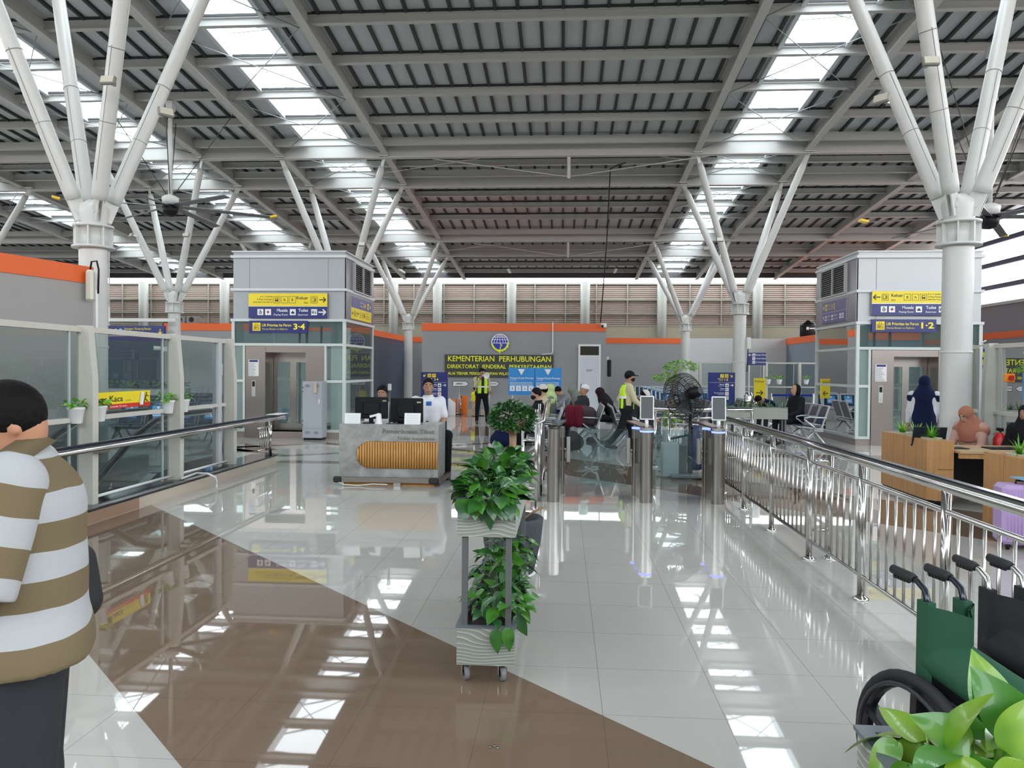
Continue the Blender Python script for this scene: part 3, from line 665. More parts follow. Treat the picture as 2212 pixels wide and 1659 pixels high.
# side signs on the towers
Ts=TR((0,0,0),math.pi/2)   # local x -> +y, reads from +x
t=thing('platform_sign','slanted-view purple and yellow 3-4 sign on the side of the left lift tower','sign',(pL1+.03,17.07,0),math.pi/2)
MB().box((.35,-.0,2.78),(2.2,.02,3.30)).build('sign_board',ALU,t); S=Sign(t); PUR_=mat('purple_sign_face',(.10,.085,.26),.35)
S.rect(PUR_,.35,3.05,2.2,3.30); S.rect(YEL,.35,2.78,2.2,3.045)
S.text(SWHITE,'Peron',1.15,3.19,.055); S.text(SWHITE,'Platform',1.15,3.11,.04,it=True); S.text(YTX,'3·4',1.42,3.10,.13,'l',.02); S.icon(YEL,BLK,1.86,3.17,.15,'train'); S.arrow(SWHITE,2.06,3.17,.06,0)
S.arrow(BLK,.47,2.91,.06,math.pi); S.icon(YEL,BLK,.66,2.91,.13,'exit',True); S.text(BLK,'Keluar',.80,2.91,.06); S.text(BLK,'Exit',.80,2.85,.035,it=True)
for k,i in enumerate(('A','B','bus')): S.icon(YEL,BLK,1.16+.18*k,2.91,.12,i,True)
for k,s_ in enumerate(('Jl. Ir. H. Juanda','Jl. Raya Perjuangan','Halte Bus Trans Patriot')): S.text(BLK,s_,1.65,2.97-.06*k,.03)
S.done()
t=thing('platform_sign','slanted-view purple 1-2 sign on the side of the right lift tower','sign',(6.45-.03,19.75,0),-math.pi/2)
MB().box((.35,0,2.80),(1.95,.02,3.32)).build('sign_board',ALU,t); S=Sign(t); S.rect(PUR_,.35,3.065,1.95,3.32); S.rect(PUR_,.35,2.80,1.95,3.055)
S.arrow(SWHITE,.47,3.19,.06,math.pi); S.icon(YEL,BLK,.64,3.19,.15,'train'); S.text(YTX,'Peron',.78,3.21,.05); S.text(SWHITE,'Platform',.78,3.13,.035,it=True); S.text(YTX,'1·2',1.02,3.12,.14,'l',.02)
S.arrow(SWHITE,.47,2.93,.06,math.pi*.7); S.icon(SWHITE,BLK,.62,2.93,.12,'wc'); S.text(SWHITE,'Toilet',.74,2.95,.05); S.text(SWHITE,'Restroom',.74,2.88,.03,it=True); S.icon(SWHITE,BLK,1.05,2.93,.12,'mosque'); S.text(SWHITE,'Musala',1.17,2.95,.05); S.text(SWHITE,'Praying Room',1.17,2.88,.03,it=True); S.icon(SWHITE,BLK,1.58,2.93,.12,'cross'); S.icon(SWHITE,BLK,1.74,2.93,.12,'baby'); S.done()
# ================= ministry sign =================
Y=27.86; x0,zb,x1,zt=put(961,1196,767,814,Y)
t=thing('ministry_sign','dark board with yellow KEMENTERIAN PERHUBUNGAN lettering on the grey wall','sign',(x0,Y-.04,0)); W=x1-x0;H=zt-zb
MB().box((0,0,zb),(W,.04,zt)).build('sign_board',mat('dark_grey_sign_board',(.045,.05,.045),.5),t)
S=Sign(t); LY=mat('lime_yellow_letters',(.90,.95,.02),.4)
S.text(LY,'KEMENTERIAN  PERHUBUNGAN',W*.03,zt-H*.30,H*.24,'l',.008,wid=W*.945); S.text(LY,'DIREKTORAT  JENDERAL  PERKERETAAPIAN',W*.025,zt-H*.61,H*.17,'l',.008,wid=W*.955)
S.text(LY,'ALAI TEKNIK PERKERETAAPIAN WILAYAH',W*.03,zt-H*.90,H*.125,'l',.01,wid=W*.61); S.done()
p=at(1080,740,Y-.05); t=thing('round_emblem','round blue globe emblem with yellow gear rim on the grey wall','emblem',(p.x,p.y,p.z)); Rr=18*27.8/1640
m=MB(); m.lathe([(Rr*.94,0),(Rr*.94,.03)],n=32,T=TR((0,.03,0),0,R(90))); m.build('blue_disc',mat('royal_blue',(.01,.03,.45),.4),t)
S=Sign(t,None,-.002)
for k in range(32):
    a0,a1=2*math.pi*k/32,2*math.pi*(k+1)/32
    deg=math.degrees(a0)%360; c=SWHITE if deg<185 else LY; r1=1.06+(.08 if (deg>270 and k%2) else 0); r0=.94 if deg<185 else .86
    S.poly(c,[(Rr*r0*math.cos(a0),Rr*r0*math.sin(a0)),(Rr*r1*math.cos(a0),Rr*r1*math.sin(a0)),(Rr*r1*math.cos(a1),Rr*r1*math.sin(a1)),(Rr*r0*math.cos(a1),Rr*r0*math.sin(a1))],2,'rim')
wl=.02
S.line(SWHITE,-Rr*.93,-.02,Rr*.93,-.02,wl,3,'globe_line')
for ex in (.0,.4,.75):
    for sg in ((1,) if ex==0 else (1,-1)):
        pts=[(sg*ex*Rr*.93*math.cos(a),-.02+Rr*.93*math.sin(a)) for a in [math.pi/2*k/6 for k in range(7)]]
        for a,b in zip(pts,pts[1:]): S.line(SWHITE,*a,*b,wl,3,'globe_line')
for zz in (.35,.65): wx=Rr*.93*math.sqrt(1-zz*zz); S.line(SWHITE,-wx,Rr*zz,wx,Rr*zz,wl,3,'globe_line')
for a,b in (((.0,-.1),(.12,-.3)),((.12,-.3),(.3,-.25)),((0,-.1),(.05,-.12)),((.3,-.25),(.1,-.45)),((.1,-.45),(0,-.95)),((0,-.95),(0,-1.35)),((-.9,-.25),(-.5,-.85)),((-.5,-.85),(0,-1.2))): S.line(LY,a[0]*Rr,a[1]*Rr,b[0]*Rr,b[1]*Rr,.03,4,'emblem_line')
S.done()
# white conduit
p=at(1194,700,Y); q=at(1194,758,Y); r_=at(1170,767,Y)
tag(MB().tube([(p.x,Y-.02,p.z+.06),(q.x,Y-.02,q.z),(q.x-.03,Y-.02,q.z-.1),(r_.x,Y-.02,r_.z+.02)],.022,8).build('wall_conduit',WHITE),'white conduit running down the grey ministry wall','pipe')
# white door in the wall
x0,zb,x1,zt=put(1248,1298,744,884,Y)
d_=struct(MB().box((x0,Y-.05,0),(x0+.07,Y+.04,zt)).box((x1-.07,Y-.05,0),(x1,Y+.04,zt)).box((x0+.07,Y-.05,zt-.07),(x1-.07,Y+.04,zt)).box((x0+.07,Y-.05,zt-.47),(x1-.07,Y+.04,zt-.40)).build('door_1',mat('white_door_frame',(.74,.76,.78),.4)))
m=MB(); m.box((x0+.07,Y-.03,.01),(x1-.07,Y+.02,zt-.47)); m.build('door_leaf',mat('white_door_leaf',(.66,.69,.74),.4),d_)
m=MB(); 
for k in range(24): z=.08+k*.087; m.box((x0+.12,Y-.034,z),(x1-.12,Y-.03,z+.004))
m.build('door_groove',mat('pale_groove',(.50,.53,.58),.5),d_)
MB().add([(x0+.07,Y-.02,zt-.40),(x1-.07,Y-.02,zt-.40),(x1-.07,Y-.02,zt-.07),(x0+.07,Y-.02,zt-.07)],[(0,1,2,3)]).build('transom_pane',mat('dark_reflective_pane',(.06,.055,.045),.08,.3),d_)
MB().box((x0+.10,Y-.09,1.0),(x0+.24,Y-.05,1.03)).box((x0+.11,Y-.07,.9),(x0+.14,Y-.03,1.1)).build('door_handle',CHROME,d_)
S=Sign(d_,None,Y-.035); xm=(x0+x1)/2; S.rect(mat('grey_print2',(.2,.2,.22),.6),xm-.12,1.62,xm+.12,1.64,1,'door_plate'); S.rect(mat('grey_print2'),xm-.1,1.58,xm+.1,1.60,1,'door_plate'); S.done()
# speaker on block corner, cctv dome
p=at(1313,795,28.2); t=thing('wall_speaker','black loudspeaker on the right edge of the ministry wall','speaker',(p.x-.02,28.2,p.z)); MB().box((0,-.14,-.32),(.14,.14,.3),ch=.03).build('speaker_box',DARK,t); MB().box((-.03,-.04,.3),(.05,.04,.42)).build('bracket',WHITE,t)
p=at(1304,703,27.8); t=thing('dome_camera','white security camera at the top right corner of the ministry wall','camera',(p.x,27.8,p.z)); MB().box((-.1,-.06,-.08),(.1,.08,.08),ch=.02).build('housing',WHITE,t); MB().sph((-.05,-.08,-.03),.05).build('lens',DARK,t)
# hanging sign far left
x0,zb,x1,zt=put(232,355,704,727,24.); t=thing('hanging_platform_sign','blue hanging sign for platforms 4-5 beyond the left glass barrier','sign',(x0-1.2,24.,0)); W=x1-x0+1.2; H=zt-zb
MB().box((0,0,zb-.12),(W,.10,zt)).build('sign_board',NAVY,t); S=Sign(t); S.text(YTX,'4·5',1.24,zb+.11,H*.40,'l',.02,wid=.30); S.disc(mat('pale_blue_disc',(.3,.55,.8),.5),1.65,(zb+zt)/2+.02,.07); S.text(YTX,'Jatinegara, Kampung Bandan',1.77,zt-.13,.075,wid=.92); S.text(YTX,'Manggarai, Cikarang',1.77,zt-.25,.075,wid=.66); S.arrow(YTX,W-.14,(zb+zt)/2,.08,-math.pi/2); S.rect(SWHITE,.3,zb+.02,W-.1,zb+.035,2,'rule'); S.text(YTX,'Peron',.7,zb+.1,.1); S.done()
m=MB(); 
for x in (.6,W-1.9): m.box((x-.02,.03,zt),(x+.02,.07,zt+.62))
m.box((-3,-.05,zt+.14),(W+.4,.15,zt+.24)); m.build('sign_hanger',WHITEST,t)
m=MB(); m.tube([(.6,.05,zt+.5),(.6,.05,RZ(24)+.2)],.02,6); m.tube([(W-1.9,.05,zt+.5),(W-1.9,.05,RZ(24)+.2)],.02,6); m.build('drop_rod',WHITEST,t)
# totem signs 3-4 and 1-2
def totem(px0,px1,py0,Y,left,label):
    x0,_,x1,zt=put(px0,px1,py0,py0+50,Y); t=thing('totem_sign',label,'sign',(x0,Y,0),0,'platform totem signs'); W=x1-x0
    zb=.52; MB().box((0,0,zb),(W,.08,zt)).build('sign_board',NAVY,t); MB().box((.02,.02,.02),(.07,.07,zb)).box((W-.07,.02,.02),(W-.02,.07,zb)).box((-.03,-.16,0),(W+.03,.24,.02)).build('sign_frame',mat('dark_sign_stand',(.03,.03,.05),.5),t)
    S=Sign(t); H=zt-zb; q=W*.135; f=(lambda u:u*W) if left else (lambda u:(1-u)*W); al='l' if left else 'r'
    S.arrow(YTX,f(.14),zt-q*.95,q*.4,R(225) if left else R(-45),q*.16); S.icon(YEL,BLK,f(.32),zt-q*.95,q,'train'); S.icon(YEL,BLK,f(.49),zt-q*.95,q,'esc')
    S.text(YTX,'Peron',W*.24 if left else W*.55,zt-q*2.0,q*.42,'l' if left else 'r',.012); S.text(YTX,'Platform',W*.24 if left else W*.55,zt-q*2.4,q*.24,'l' if left else 'r',0,True); S.text(YTX,'3-4' if left else '1-2',W*.50 if left else W*.60,zt-q*2.3,q*.62,'l',.02)
    S.rect(SWHITE,0.02,zt-q*2.85,W-.02,zt-q*2.8,2,'rule')
    for k,(a,b,i) in enumerate((('Musala','Praying Room','mosque'),('Toilet','Restroom','wc'),('Pos Kesehatan','Medical Room','cross'),('Ruang Laktasi','Nursery Room','baby'))):
        z=zt-q*(3.6+1.2*k); S.icon(SWHITE,BLK,W*.70,z,q*.95,i); S.text(SWHITE,a,W*.60,z+.005,q*.34,'r',.014); S.text(SWHITE,b,W*.60,z-q*.33,q*.22,'r',0,True)
    S.arrow(SWHITE,W*.88,zt-q*3.6,q*.42,0,q*.16); S.done()
totem(909,967,804,19.5,True,'navy totem sign for platforms 3-4 behind the ticket desk')
totem(1530,1588,805,19.5,False,'navy totem sign for platforms 1-2 beside the white column')
# blue priority-seat boards
x0,zb,x1,zt=put(1098,1213,795,853,21.5)
t=thing('priority_seat_sign','light blue double Tempat Duduk Prioritas board behind the seated passengers','sign',(x0,21.5,0)); W=(x1-x0)/2
MB().box((0,0,zb),(2*W,.04,zt)).build('sign_board',mat('sky_blue_board',(.02,.26,.66),.4),t)
MB().box((.1,.01,0),(.14,.03,zb)).box((2*W-.14,.01,0),(2*W-.1,.03,zb)).box((.0,-.15,0),(.24,.2,.02)).box((2*W-.24,-.15,0),(2*W,.2,.02)).build('stand_leg',ALU,t)
S=Sign(t); H=zt-zb
for k in (0,1):
    o_=k*W; S.poly(SWHITE,[(o_+W*.36,zt-H*.05),(o_+W*.62,zt-H*.05),(o_+W*.49,zt-H*.27)],2,'triangle'); S.text(SWHITE,'Tempat Duduk Prioritas',o_+W*.05,zt-H*.41,H*.065,'l',.015,wid=W*.9); S.text(SWHITE,'Priority Seat',o_+W*.05,zt-H*.47,H*.035,it=True)
    tiny_lines(S,SWHITE,o_+W*.05,o_+W*.92,zt-H*.55,3,H*.05,H*.03)
    for j in range(4): S.icon(SWHITE,mat('sky_blue_board'),o_+W*(.15+.235*j),zt-H*.76,W*.19,'person')
    S.rect(mat('blue_seam',(.01,.12,.4),.5),W-.004,zb,W+.004,zt,1,'seam')
S.done()
# arrow signs on stands
for px,Y,lb,tx in ((992,26.8,'white arrow sign on a thin stand right of the 3-4 totem','JEMBER'),(1037,26.2,'white arrow sign half hidden behind the megaphone guard','BARU'),(1058,26.9,'white arrow sign right of the megaphone guard','TEBING JAWA')):
    a=at(px,829,Y); t=thing('arrow_sign',lb,'sign',(a.x,Y,0),0,'white arrow signs by the ministry wall')
    m=MB(); w2=.23; m.prism([(-w2,-.09),(w2,-.09),(w2+.12,0),(w2,.09),(-w2,.09)],0,.02,TR((0,.02,a.z),0,R(90))); m.build('arrow_board',WHITE,t)
    S=Sign(t,TR((0,0,a.z)),-.0); 
    for q0,q1 in (((-w2,-.09),(w2,-.09)),((w2,-.09),(w2+.12,0)),((w2+.12,0),(w2,.09)),((w2,.09),(-w2,.09)),((-w2,.09),(-w2,-.09))): S.line(BLK,*q0,*q1,.018,2,'arrow_outline')
    S.text(BLK,tx,0,-.025,.055,'c',.01); S.done()
    MB().cyl((0,.03,.02),(0,.03,a.z-.09),.012,n=8).build('pole',ALU,t); MB().lathe([(.16,0),(.16,.02),(.02,.03)],n=16).build('base',DARK,t)
# ================= ticket desk =================
a=fl(727,1050); b=fl(948,1050); X0=a.x; W=b.x-a.x; Y0=(a.y+b.y)/2; D=.62; 
t=thing('ticket_desk','grey marble ticket inspection desk with curved ribbed wood inlay','desk',(X0,Y0,0)); HT=at(840,917,Y0).z; zb=.115
m=MB(); m.box((0,.02,zb),(W,D,HT),ch=.004); m.build('desk_body',MARBLE,t)
MB().box((.06,.05,0),(W-.06,D-.05,zb)).build('desk_plinth',OAKD,t)
# inlay: stadium left end, cut straight at right edge
zc=(at(840,983,Y0).z); r_=.5*(at(840,954,Y0).z-at(840,1012,Y0).z); xL=at(770,983,Y0).x-X0
pts=[(W-.01,zc-r_),(W-.01,zc+r_)]+[(xL+r_+r_*math.cos(R(90+18*k)),zc+r_*math.sin(R(90+18*k))) for k in range(11)]
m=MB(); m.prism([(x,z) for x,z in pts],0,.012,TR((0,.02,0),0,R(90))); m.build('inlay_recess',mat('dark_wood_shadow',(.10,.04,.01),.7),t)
m=MB(); x=xL+.02
while x<W-.012:
    h=r_*(math.sqrt(max(0,1-((x-xL-r_)/r_)**2)) if x<xL+r_ else 1)*.985
    if h>.02:
        m.tube([(x,.006,zc-h),(x,.006,zc+h)],.0165,8)
    x+=.0365
m.build('ribbed_slats',OAKD,t)
S=Sign(t,None,.016); GL=mat('grey_metal_letters',(.16,.155,.15),.4)
S.b={}; m=MB(); xr_=at(938,930,Y0).x-X0
for k in (2,): m.text('Pemeriksaan Tiket',xr_,at(840,936,Y0).z,.058,None,'r',.02,False,.018-.004*k,wid=.72); m.text('Ticket Inspection',xr_,at(840,950,Y0).z,.042,None,'r',.015,False,.018-.004*k,wid=.52)
m.build('raised_lettering',GL,t)
m=MB(); m.box((-.03,-.05,.055),(W-.06,-.02,.12)); m.build('bumper_bar',STEEL,t); m=MB(); m.box((-.06,-.07,.045),(.06,.0,.13),ch=.02); m.box((W-.12,-.07,.045),(W+.02,.0,.13),ch=.02); m.build('bumper_corner',RUBBER,t)
m=MB(); m.bar((W+.02,-.04,.085),(W+.05,D+.1,.085),.05,.06); m.build('side_bumper',mat('brown_bumper',(.12,.08,.06),.4),t)
MB().box((W*.56,-.03,0),(W*.63,-.0,.06)).build('bumper_bracket',ALU,t)
tag(MB().tube([(X0+.02,Y0-.06,.05),(X0+.1,Y0-.07,.02),(X0+.3,Y0-.07,.012),(X0+.5,Y0-.06,.035),(X0+.7,Y0-.055,.03)],.007,6).build('white_cable',WHITE),'white cable trailing along the foot of the ticket desk','cable')
DESK=(X0,Y0,W,D,HT)
# things on the desk
def desk_at(px,py,dy): p=at(px,py,Y0+dy); return p
def monitor(px0,px1,py0,py1,dy,label,tilt):
    a=at(px0,py1,Y0+dy); b=at(px1,py0,Y0+dy); w=b.x-a.x; h=b.z-a.z
    t=thing('computer_monitor',label,'monitor',((a.x+b.x)/2,Y0+dy,HT),tilt,'monitors on the ticket desk'); z0=a.z-HT
    MB().box((-w/2,-.02,z0),(w/2,.02,z0+h),ch=.012).box((-w*.25,-.05,z0+h*.2),(w*.25,-.02,z0+h*.75),ch=.01).build('screen_housing',DARK,t)
    MB().box((-.03,-.06,.01),(.03,-.03,z0+h*.4)).box((-.11,-.12,0),(.11,.1,.012)).build('monitor_stand',DARK,t)
    MB().box((w*.33,-.024,z0+h*.8),(w*.45,-.021,z0+h*.86)).build('sticker',mat('tan_sticker',(.45,.38,.25),.5),t)
monitor(768,838,858,904,.22,'left black monitor on the ticket desk, seen from behind',R(6)); monitor(840,915,860,912,.28,'right black monitor on the ticket desk, seen from behind',R(-5))
def paper(px0,px1,py0,label):
    a=at(px0,914,Y0+.06); b=at(px1,py0,Y0+.06); w=b.x-a.x; h=b.z-HT
    t=thing('notice_card',label,'notice',((a.x+b.x)/2,Y0+.06,HT+.001),0,'white notices on the ticket desk'); MB().add([(-w/2,0,0),(w/2,0,0),(w/2,.03,h),(-w/2,.03,h),(-w/2,.008,0),(w/2,.008,0),(w/2,.038,h),(-w/2,.038,h)],[(0,1,2,3),(7,6,5,4),(3,2,6,7),(0,3,7,4),(1,5,6,2),(0,4,5,1)]).build('card',WHITE,t)
    m=MB()
    for k in range(4): m.add([(-w*.35,.03*(k*.2+.15)-.001,h*(k*.2+.15)),(w*.35,.03*(k*.2+.15)-.001,h*(k*.2+.15)),(w*.35,.03*(k*.2+.2)-.001,h*(k*.2+.18)),(-w*.35,.03*(k*.2+.2)-.001,h*(k*.2+.18))],[(0,1,2,3)])
    m.build('small_print',mat('light_grey_print',(.55,.58,.62),.6),t)
paper(744,778,893,'white notice card at the left end of the ticket desk'); paper(873,908,893,'white notice card near the right end of the ticket desk')
p=desk_at(818,913,.12); t=thing('ticket_scanner','white angular ticket scanner between the notices on the desk','scanner',(p.x,Y0+.12,HT)); m=MB(); m.lathe([(.06,0),(.045,.05),(.035,.14),(.0,.15)],n=12); m.bar((0,0,.13),(-.12,-.03,.10),.05,.03); m.build('scanner_body',WHITE,t)
p=desk_at(841,860,.1); t=thing('stick_camera','slim grey camera on a stalk rising above the monitors','camera',(p.x,Y0+.12,HT)); m=MB(); m.cyl((0,0,0),(0,0,.46),.012,n=10); m.lathe([(.05,0),(.05,.01)],n=14); m.build('stalk',mat('dark_grey_metal',(.1,.1,.11),.4,.6),t); MB().box((-.025,-.03,.46),(.025,.02,.56),ch=.01).build('camera_head',ALU,t)
t=thing('desk_cables','tangle of dark cables behind the notice on the ticket desk','cable',(p.x+.12,Y0+.14,HT)); m=MB(); 
for k in range(5): m.tube([(rnd.uniform(-.1,.2),rnd.uniform(-.03,.05),.004),(rnd.uniform(-.1,.2),rnd.uniform(-.03,.05),rnd.uniform(.03,.1)),(rnd.uniform(-.1,.2),rnd.uniform(-.03,.05),rnd.uniform(.03,.08)),(rnd.uniform(-.1,.2),rnd.uniform(-.03,.05),.004)],.004,5)
m.build('cable_loops',DARK,t)
# ================= left glass barrier and kerb =================
kx=-4.83; 
kt=thing('escalator_kerb','cream and black granite kerb under the left glass barrier','kerb',(0,0,0))
MB().box((kx-.42,1.2,0),(kx,12.5,.125)).build('kerb_face',CREAM,kt); MB().box((kx-.43,1.2,.125),(kx+.012,12.52,.15)).build('kerb_top',GRAN,kt)
m=MB(); m.box((kx-.001,4.2,.0),(kx+.004,8.35,.124)); m.build('brown_face_tile',mat('brown_kerb_tile',(.33,.21,.14),.2),kt)
bt=thing('glass_barrier','glass barrier with pale tapered posts along the left escalator well','barrier',(-5.12,0,.15))
PY=[3.6,5.35,7.1,8.78,10.5,12.25]
def yat(px,py,X): d=ray(px,py); tt=X/d.x; return d.y*tt, HC+d.z*tt
PY=[yat(px_,900,-5.05)[0] for px_ in (190,380,497)]; PY=[PY[0]-5.4,PY[0]-3.6,PY[0]-1.8]+PY
def post(y,side=1):
    """tapered blade post leaning outward to the walkway"""
    m=MB(); P=[(-.02,0),(.15,0),(.155,.75),(.155,1.33),(.105,1.90),(-.02,1.90)]
    m.prism([(x*side,z) for x,z in P],-.05,.05,TR((0,y,0),0,R(90))); return m
CON=mat('warm_white_post',(.56,.54,.48),.5,noise=.04)
def barrier(bt,PY,side,xrail):
    # glass line at local x=0; post blade towards walkway
    for y in PY:
        post(y,side).build('post',CON,bt)
    for y0,y1 in zip(PY,PY[1:]):
        MB().box((-.03,y0+.05,1.83),(.03,y1-.05,1.89)).build('rail',CON,bt); MB().box((-.03,y0+.05,.88),(.03,y1-.05,.93)).build('rail',CON,bt)
        
        for z0,z1 in ((.02,.88),(.93,1.83)): MB().quad((0,y0+.05,z0),(0,y1-.05,z0),(0,y1-.05,z1),(0,y0+.05,z1)).build('glass_pane',GLASS,bt)
        m=MB(); m.tube([(side*.05,y0+.06,.05),(side*.05,y1-.06,.05)],.018,8); m.build('foot_tube',WHITE,bt)
        MB().box((-.012,y1-.22,.0),(.012,y1-.2,1.83)).build('edge_strip',mat('pale_strip',(.45,.52,.50),.3),bt)
barrier(bt,PY,1,0)
MB().box((-.055,PY[-1]-.32,0),(.035,PY[-1]-.2,1.895)).build('end_post',mat('pale_grey_post',(.5,.51,.52),.5),bt)
ht=thing('handrail','chrome handrail bracketed to the left glass barrier','handrail',(-4.86,0,0))
hz=at(600,898,12.9).z-.02; hx=0
m=MB(); m.tube([(0,2.2,hz),(0,12.9,hz),(0,13.0,hz-.02)],.032,14); m.tube([(0,2.2,hz+.0),(0,12.9,hz+.0)],.001,4); m.build('rail_tube',CHROME,ht)
MB().box((-.055,2.2,hz+.015),(-.0,12.95,hz+.06)).build('rail_top_reflection',mat('navy_rail_reflection',(.02,.025,.05),.2,.3),ht)  # navy strip paints the dark reflection along the top of the chrome
for y in PY[1:]: MB().box((-.12,y-.05,hz-.06),(.02,y+.06,hz-.03)).box((-.16,y-.03,hz-.07),(-.10,y+.03,hz+.0)).build('bracket',STEEL,ht)
m=MB(); m.cyl((-.05,12.45,.15),(-.05,12.45,hz),.026,n=14); m.build('end_post',CHROME,ht)
m=MB()
for k in range(4): m.cyl((-.05,12.05+k*.09-.03,.27),(-.05,12.05+k*.09-.03,hz-.13),.009,n=8)
m.tube([(-.05,11.9,.27),(-.05,12.45,.27)],.012,8); m.tube([(-.05,11.9,hz-.13),(-.05,12.45,hz-.13)],.012,8); m.build('balusters',CHROME,ht)
tag(MB().box((-4.95,12.35,hz+.065),(-4.74,12.85,hz+.075)).build('paper_sheet',WHITE),'white paper sheet lying on the end of the left handrail','paper')
tag(MB().tube([tuple(fl(x,y,z)) for x,y,z in ((392,1034,.17),(425,1022,.2),(448,1023,.22),(465,1030,.17),(468,1043,.05),(468,1052,.01))],.014,8).build('white_hose',WHITE),'white hose bent over the black kerb below the barrier','hose')
# pots hung on posts
def leafshape(m,p,d,up,L,Wd,cup=.15,fold=.0,heart=True,n=6):
    """one leaf: base p, direction d, surface normal up"""
    d=Vector(d).normalized(); up=Vector(up); s=d.cross(up)
    if s.length<1e-4: s=d.orthogonal()
    s.normalize(); up=s.cross(d); p=Vector(p); o=len(m.v); ctr=[];vs=[]
    prof=[(0.0,.0),(-.04,.42) if heart else (.06,.25),(.12,.88) if heart else (.25,.8),(.35,1.0),(.6,.78),(.82,.38),(1.0,0.0)]
    for i,(t_,w_) in enumerate(prof):
        c=p+d*(L*t_)-up*(L*cup*t_*t_*1.2); wv=w_*Wd/2
        vs+= [c-s*wv+up*(wv*fold), c+up*0, c+s*wv+up*(wv*fold)]
    fs=[]
    for i in range(len(prof)-1):
        a=i*3; fs+=[(a,a+1,a+4,a+3),(a+1,a+2,a+5,a+4)]
    m.add(vs,fs,True)
def foliage(c,rx,ry,rz_,n,L,Wd,seed,heart=True,droop=.35,up=.5,stems=True,mb=None,lo=-1.):
    g=random.Random(seed); m=mb or MB()
    for k in range(n):
        a=g.uniform(0,2*math.pi); el=g.uniform(lo,1.0); rr=g.uniform(.55,1.)**.6; ch=math.sqrt(max(0,1-el*el))
        off=Vector((rx*ch*math.cos(a)*rr,ry*ch*math.sin(a)*rr,rz_*el*rr)); p=Vector(c)+off
        d=Vector((off.x/rx,off.y/ry,off.z/rz_*.4+g.uniform(-droop,up)))+Vector((g.uniform(-.4,.4),g.uniform(-.4,.4),0))
        if d.length<.05: d=Vector((g.uniform(-1,1),g.uniform(-1,1),.2))
        nrm=Vector((off.x/rx*.5,off.y/ry*.5,1.))+Vector((g.uniform(-.5,.5),g.uniform(-.5,.5),0)); s_=g.uniform(.65,1.2)
        leafshape(m,p,d,nrm,L*s_,Wd*s_,g.uniform(.05,.4),g.uniform(0,.35),heart)
        if stems and k%2==0:
            q=Vector(c)+Vector((off.x*.3,off.y*.3,-rz_*.6)); m2=(p+q)/2+Vector((0,0,rz_*.25)); m.tube([q,m2,p],.0022 if L<.2 else .004,4,cap=False)
    return m
def hangpot(y,dx,dy,label,s=1,seed=1):
    t=thing('hanging_pot',label,'plant pot',(-5.12+.10+dx,y+dy,1.02),0,'white pots hung on the left barrier')
    MB().lathe([(.055,0),(.062,.01),(.08,.145),(.088,.15),(.088,.17),(.075,.172),(.07,.15),(.0,.15)],n=20).build('pot',WHITE,t)
    foliage((0,0,.19),.11,.11,.05,26,.06,.055,seed,mb=None,droop=.5,up=.3,lo=-.3).build('foliage',LEAFG,t)
    MB().box((-.09,-.01,.12),(-.0,.01,.14)).build('hook',WHITE,t)
for i,(y,dx,dy,lb) in enumerate(((PY[3],-.05,-.17,'white hanging pot on the near side of the first post right of the striped man'),(PY[3],-.02,.17,'white hanging pot behind the first post, left of the yellow sign'),(PY[4],-.05,-.17,'white hanging pot on the near side of the second barrier post'),(PY[4],-.02,.17,'white hanging pot behind the second barrier post'))): hangpot(y,dx,dy,lb,1,i+3)
# Awas Kaca sign on the glass
ya=PY[3]+.15; yb_=ya+.95
yy1=at(325,870,1).y
t=thing('glass_warning_sign','yellow and red Awas Kaca warning sign on the left glass barrier','sign',(-5.105,PY[3]+.1,0),math.pi/2)
Lq=Vector((0,0,0)); # find y extent at glass plane x=-5.105
def yat(px,py,X): d=ray(px,py); tt=X/d.x; return d.y*tt, HC+d.z*tt
y2,z2=yat(324,843,-5.105); y3,z3=yat(324,876,-5.105); y0_,z0_=yat(205,854,-5.105)
W=y2-(PY[3]+.1)-.0; zt=z2; zb=z3
T_=TR((0,0,0))
MB().box((0,0,zb),(W,.01,zt)).build('sign_board',YEL,t)
S=Sign(t); S.rect(mat('bright_red_face',(.65,.02,.01),.4),0,zb,W,zb+(zt-zb)*.27); S.text(BLK,'Awas Kaca',.02,zb+(zt-zb)*.42,(zt-zb)*.36,'l',.004,wid=W*.50); S.text(BLK,'Caution Glass',W*.56,zb+(zt-zb)*.42,(zt-zb)*.08,'l',0,True); S.text(SWHITE,'Dilarang Bersandar Di kaca',W*.14,zb+(zt-zb)*.08,(zt-zb)*.11,'l',.006,wid=W*.44)
for k in range(3): S.line(SWHITE,W*(.02+.03*k),zb+.005,W*(.045+.03*k),zb+(zt-zb)*.13,.006); S.line(SWHITE,W*(.02+.03*k),zb+(zt-zb)*.26,W*(.045+.03*k),zb+(zt-zb)*.13,.006)
S.poly(SWHITE,[(W*.79,zb+.03),(W*.86,zb+.02),(W*.88,zt-.02),(W*.83,zt-.015)],3); S.line(BLK,W*.80,zb+.03,W*.86,zt-.03,.003,4)
S.poly(BLK,[(W*.78,zb+.01),(W*.83,zb+.01),(W*.805,zb+.05)],3); S.poly(YEL,[(W*.79,zb+.015),(W*.82,zb+.015),(W*.805,zb+.04)],4)
S.disc(BLK,W*.925,zt-.03,.013,3,8); S.line(BLK,W*.92,zt-.045,W*.90,zt-.10,.02,3); S.line(BLK,W*.90,zt-.10,W*.95,zt-.13,.012,3); S.line(BLK,W*.90,zt-.10,W*.87,zt-.15,.012,3); S.line(BLK,W*.92,zt-.05,W*.965,zt-.07,.009,3); S.done()
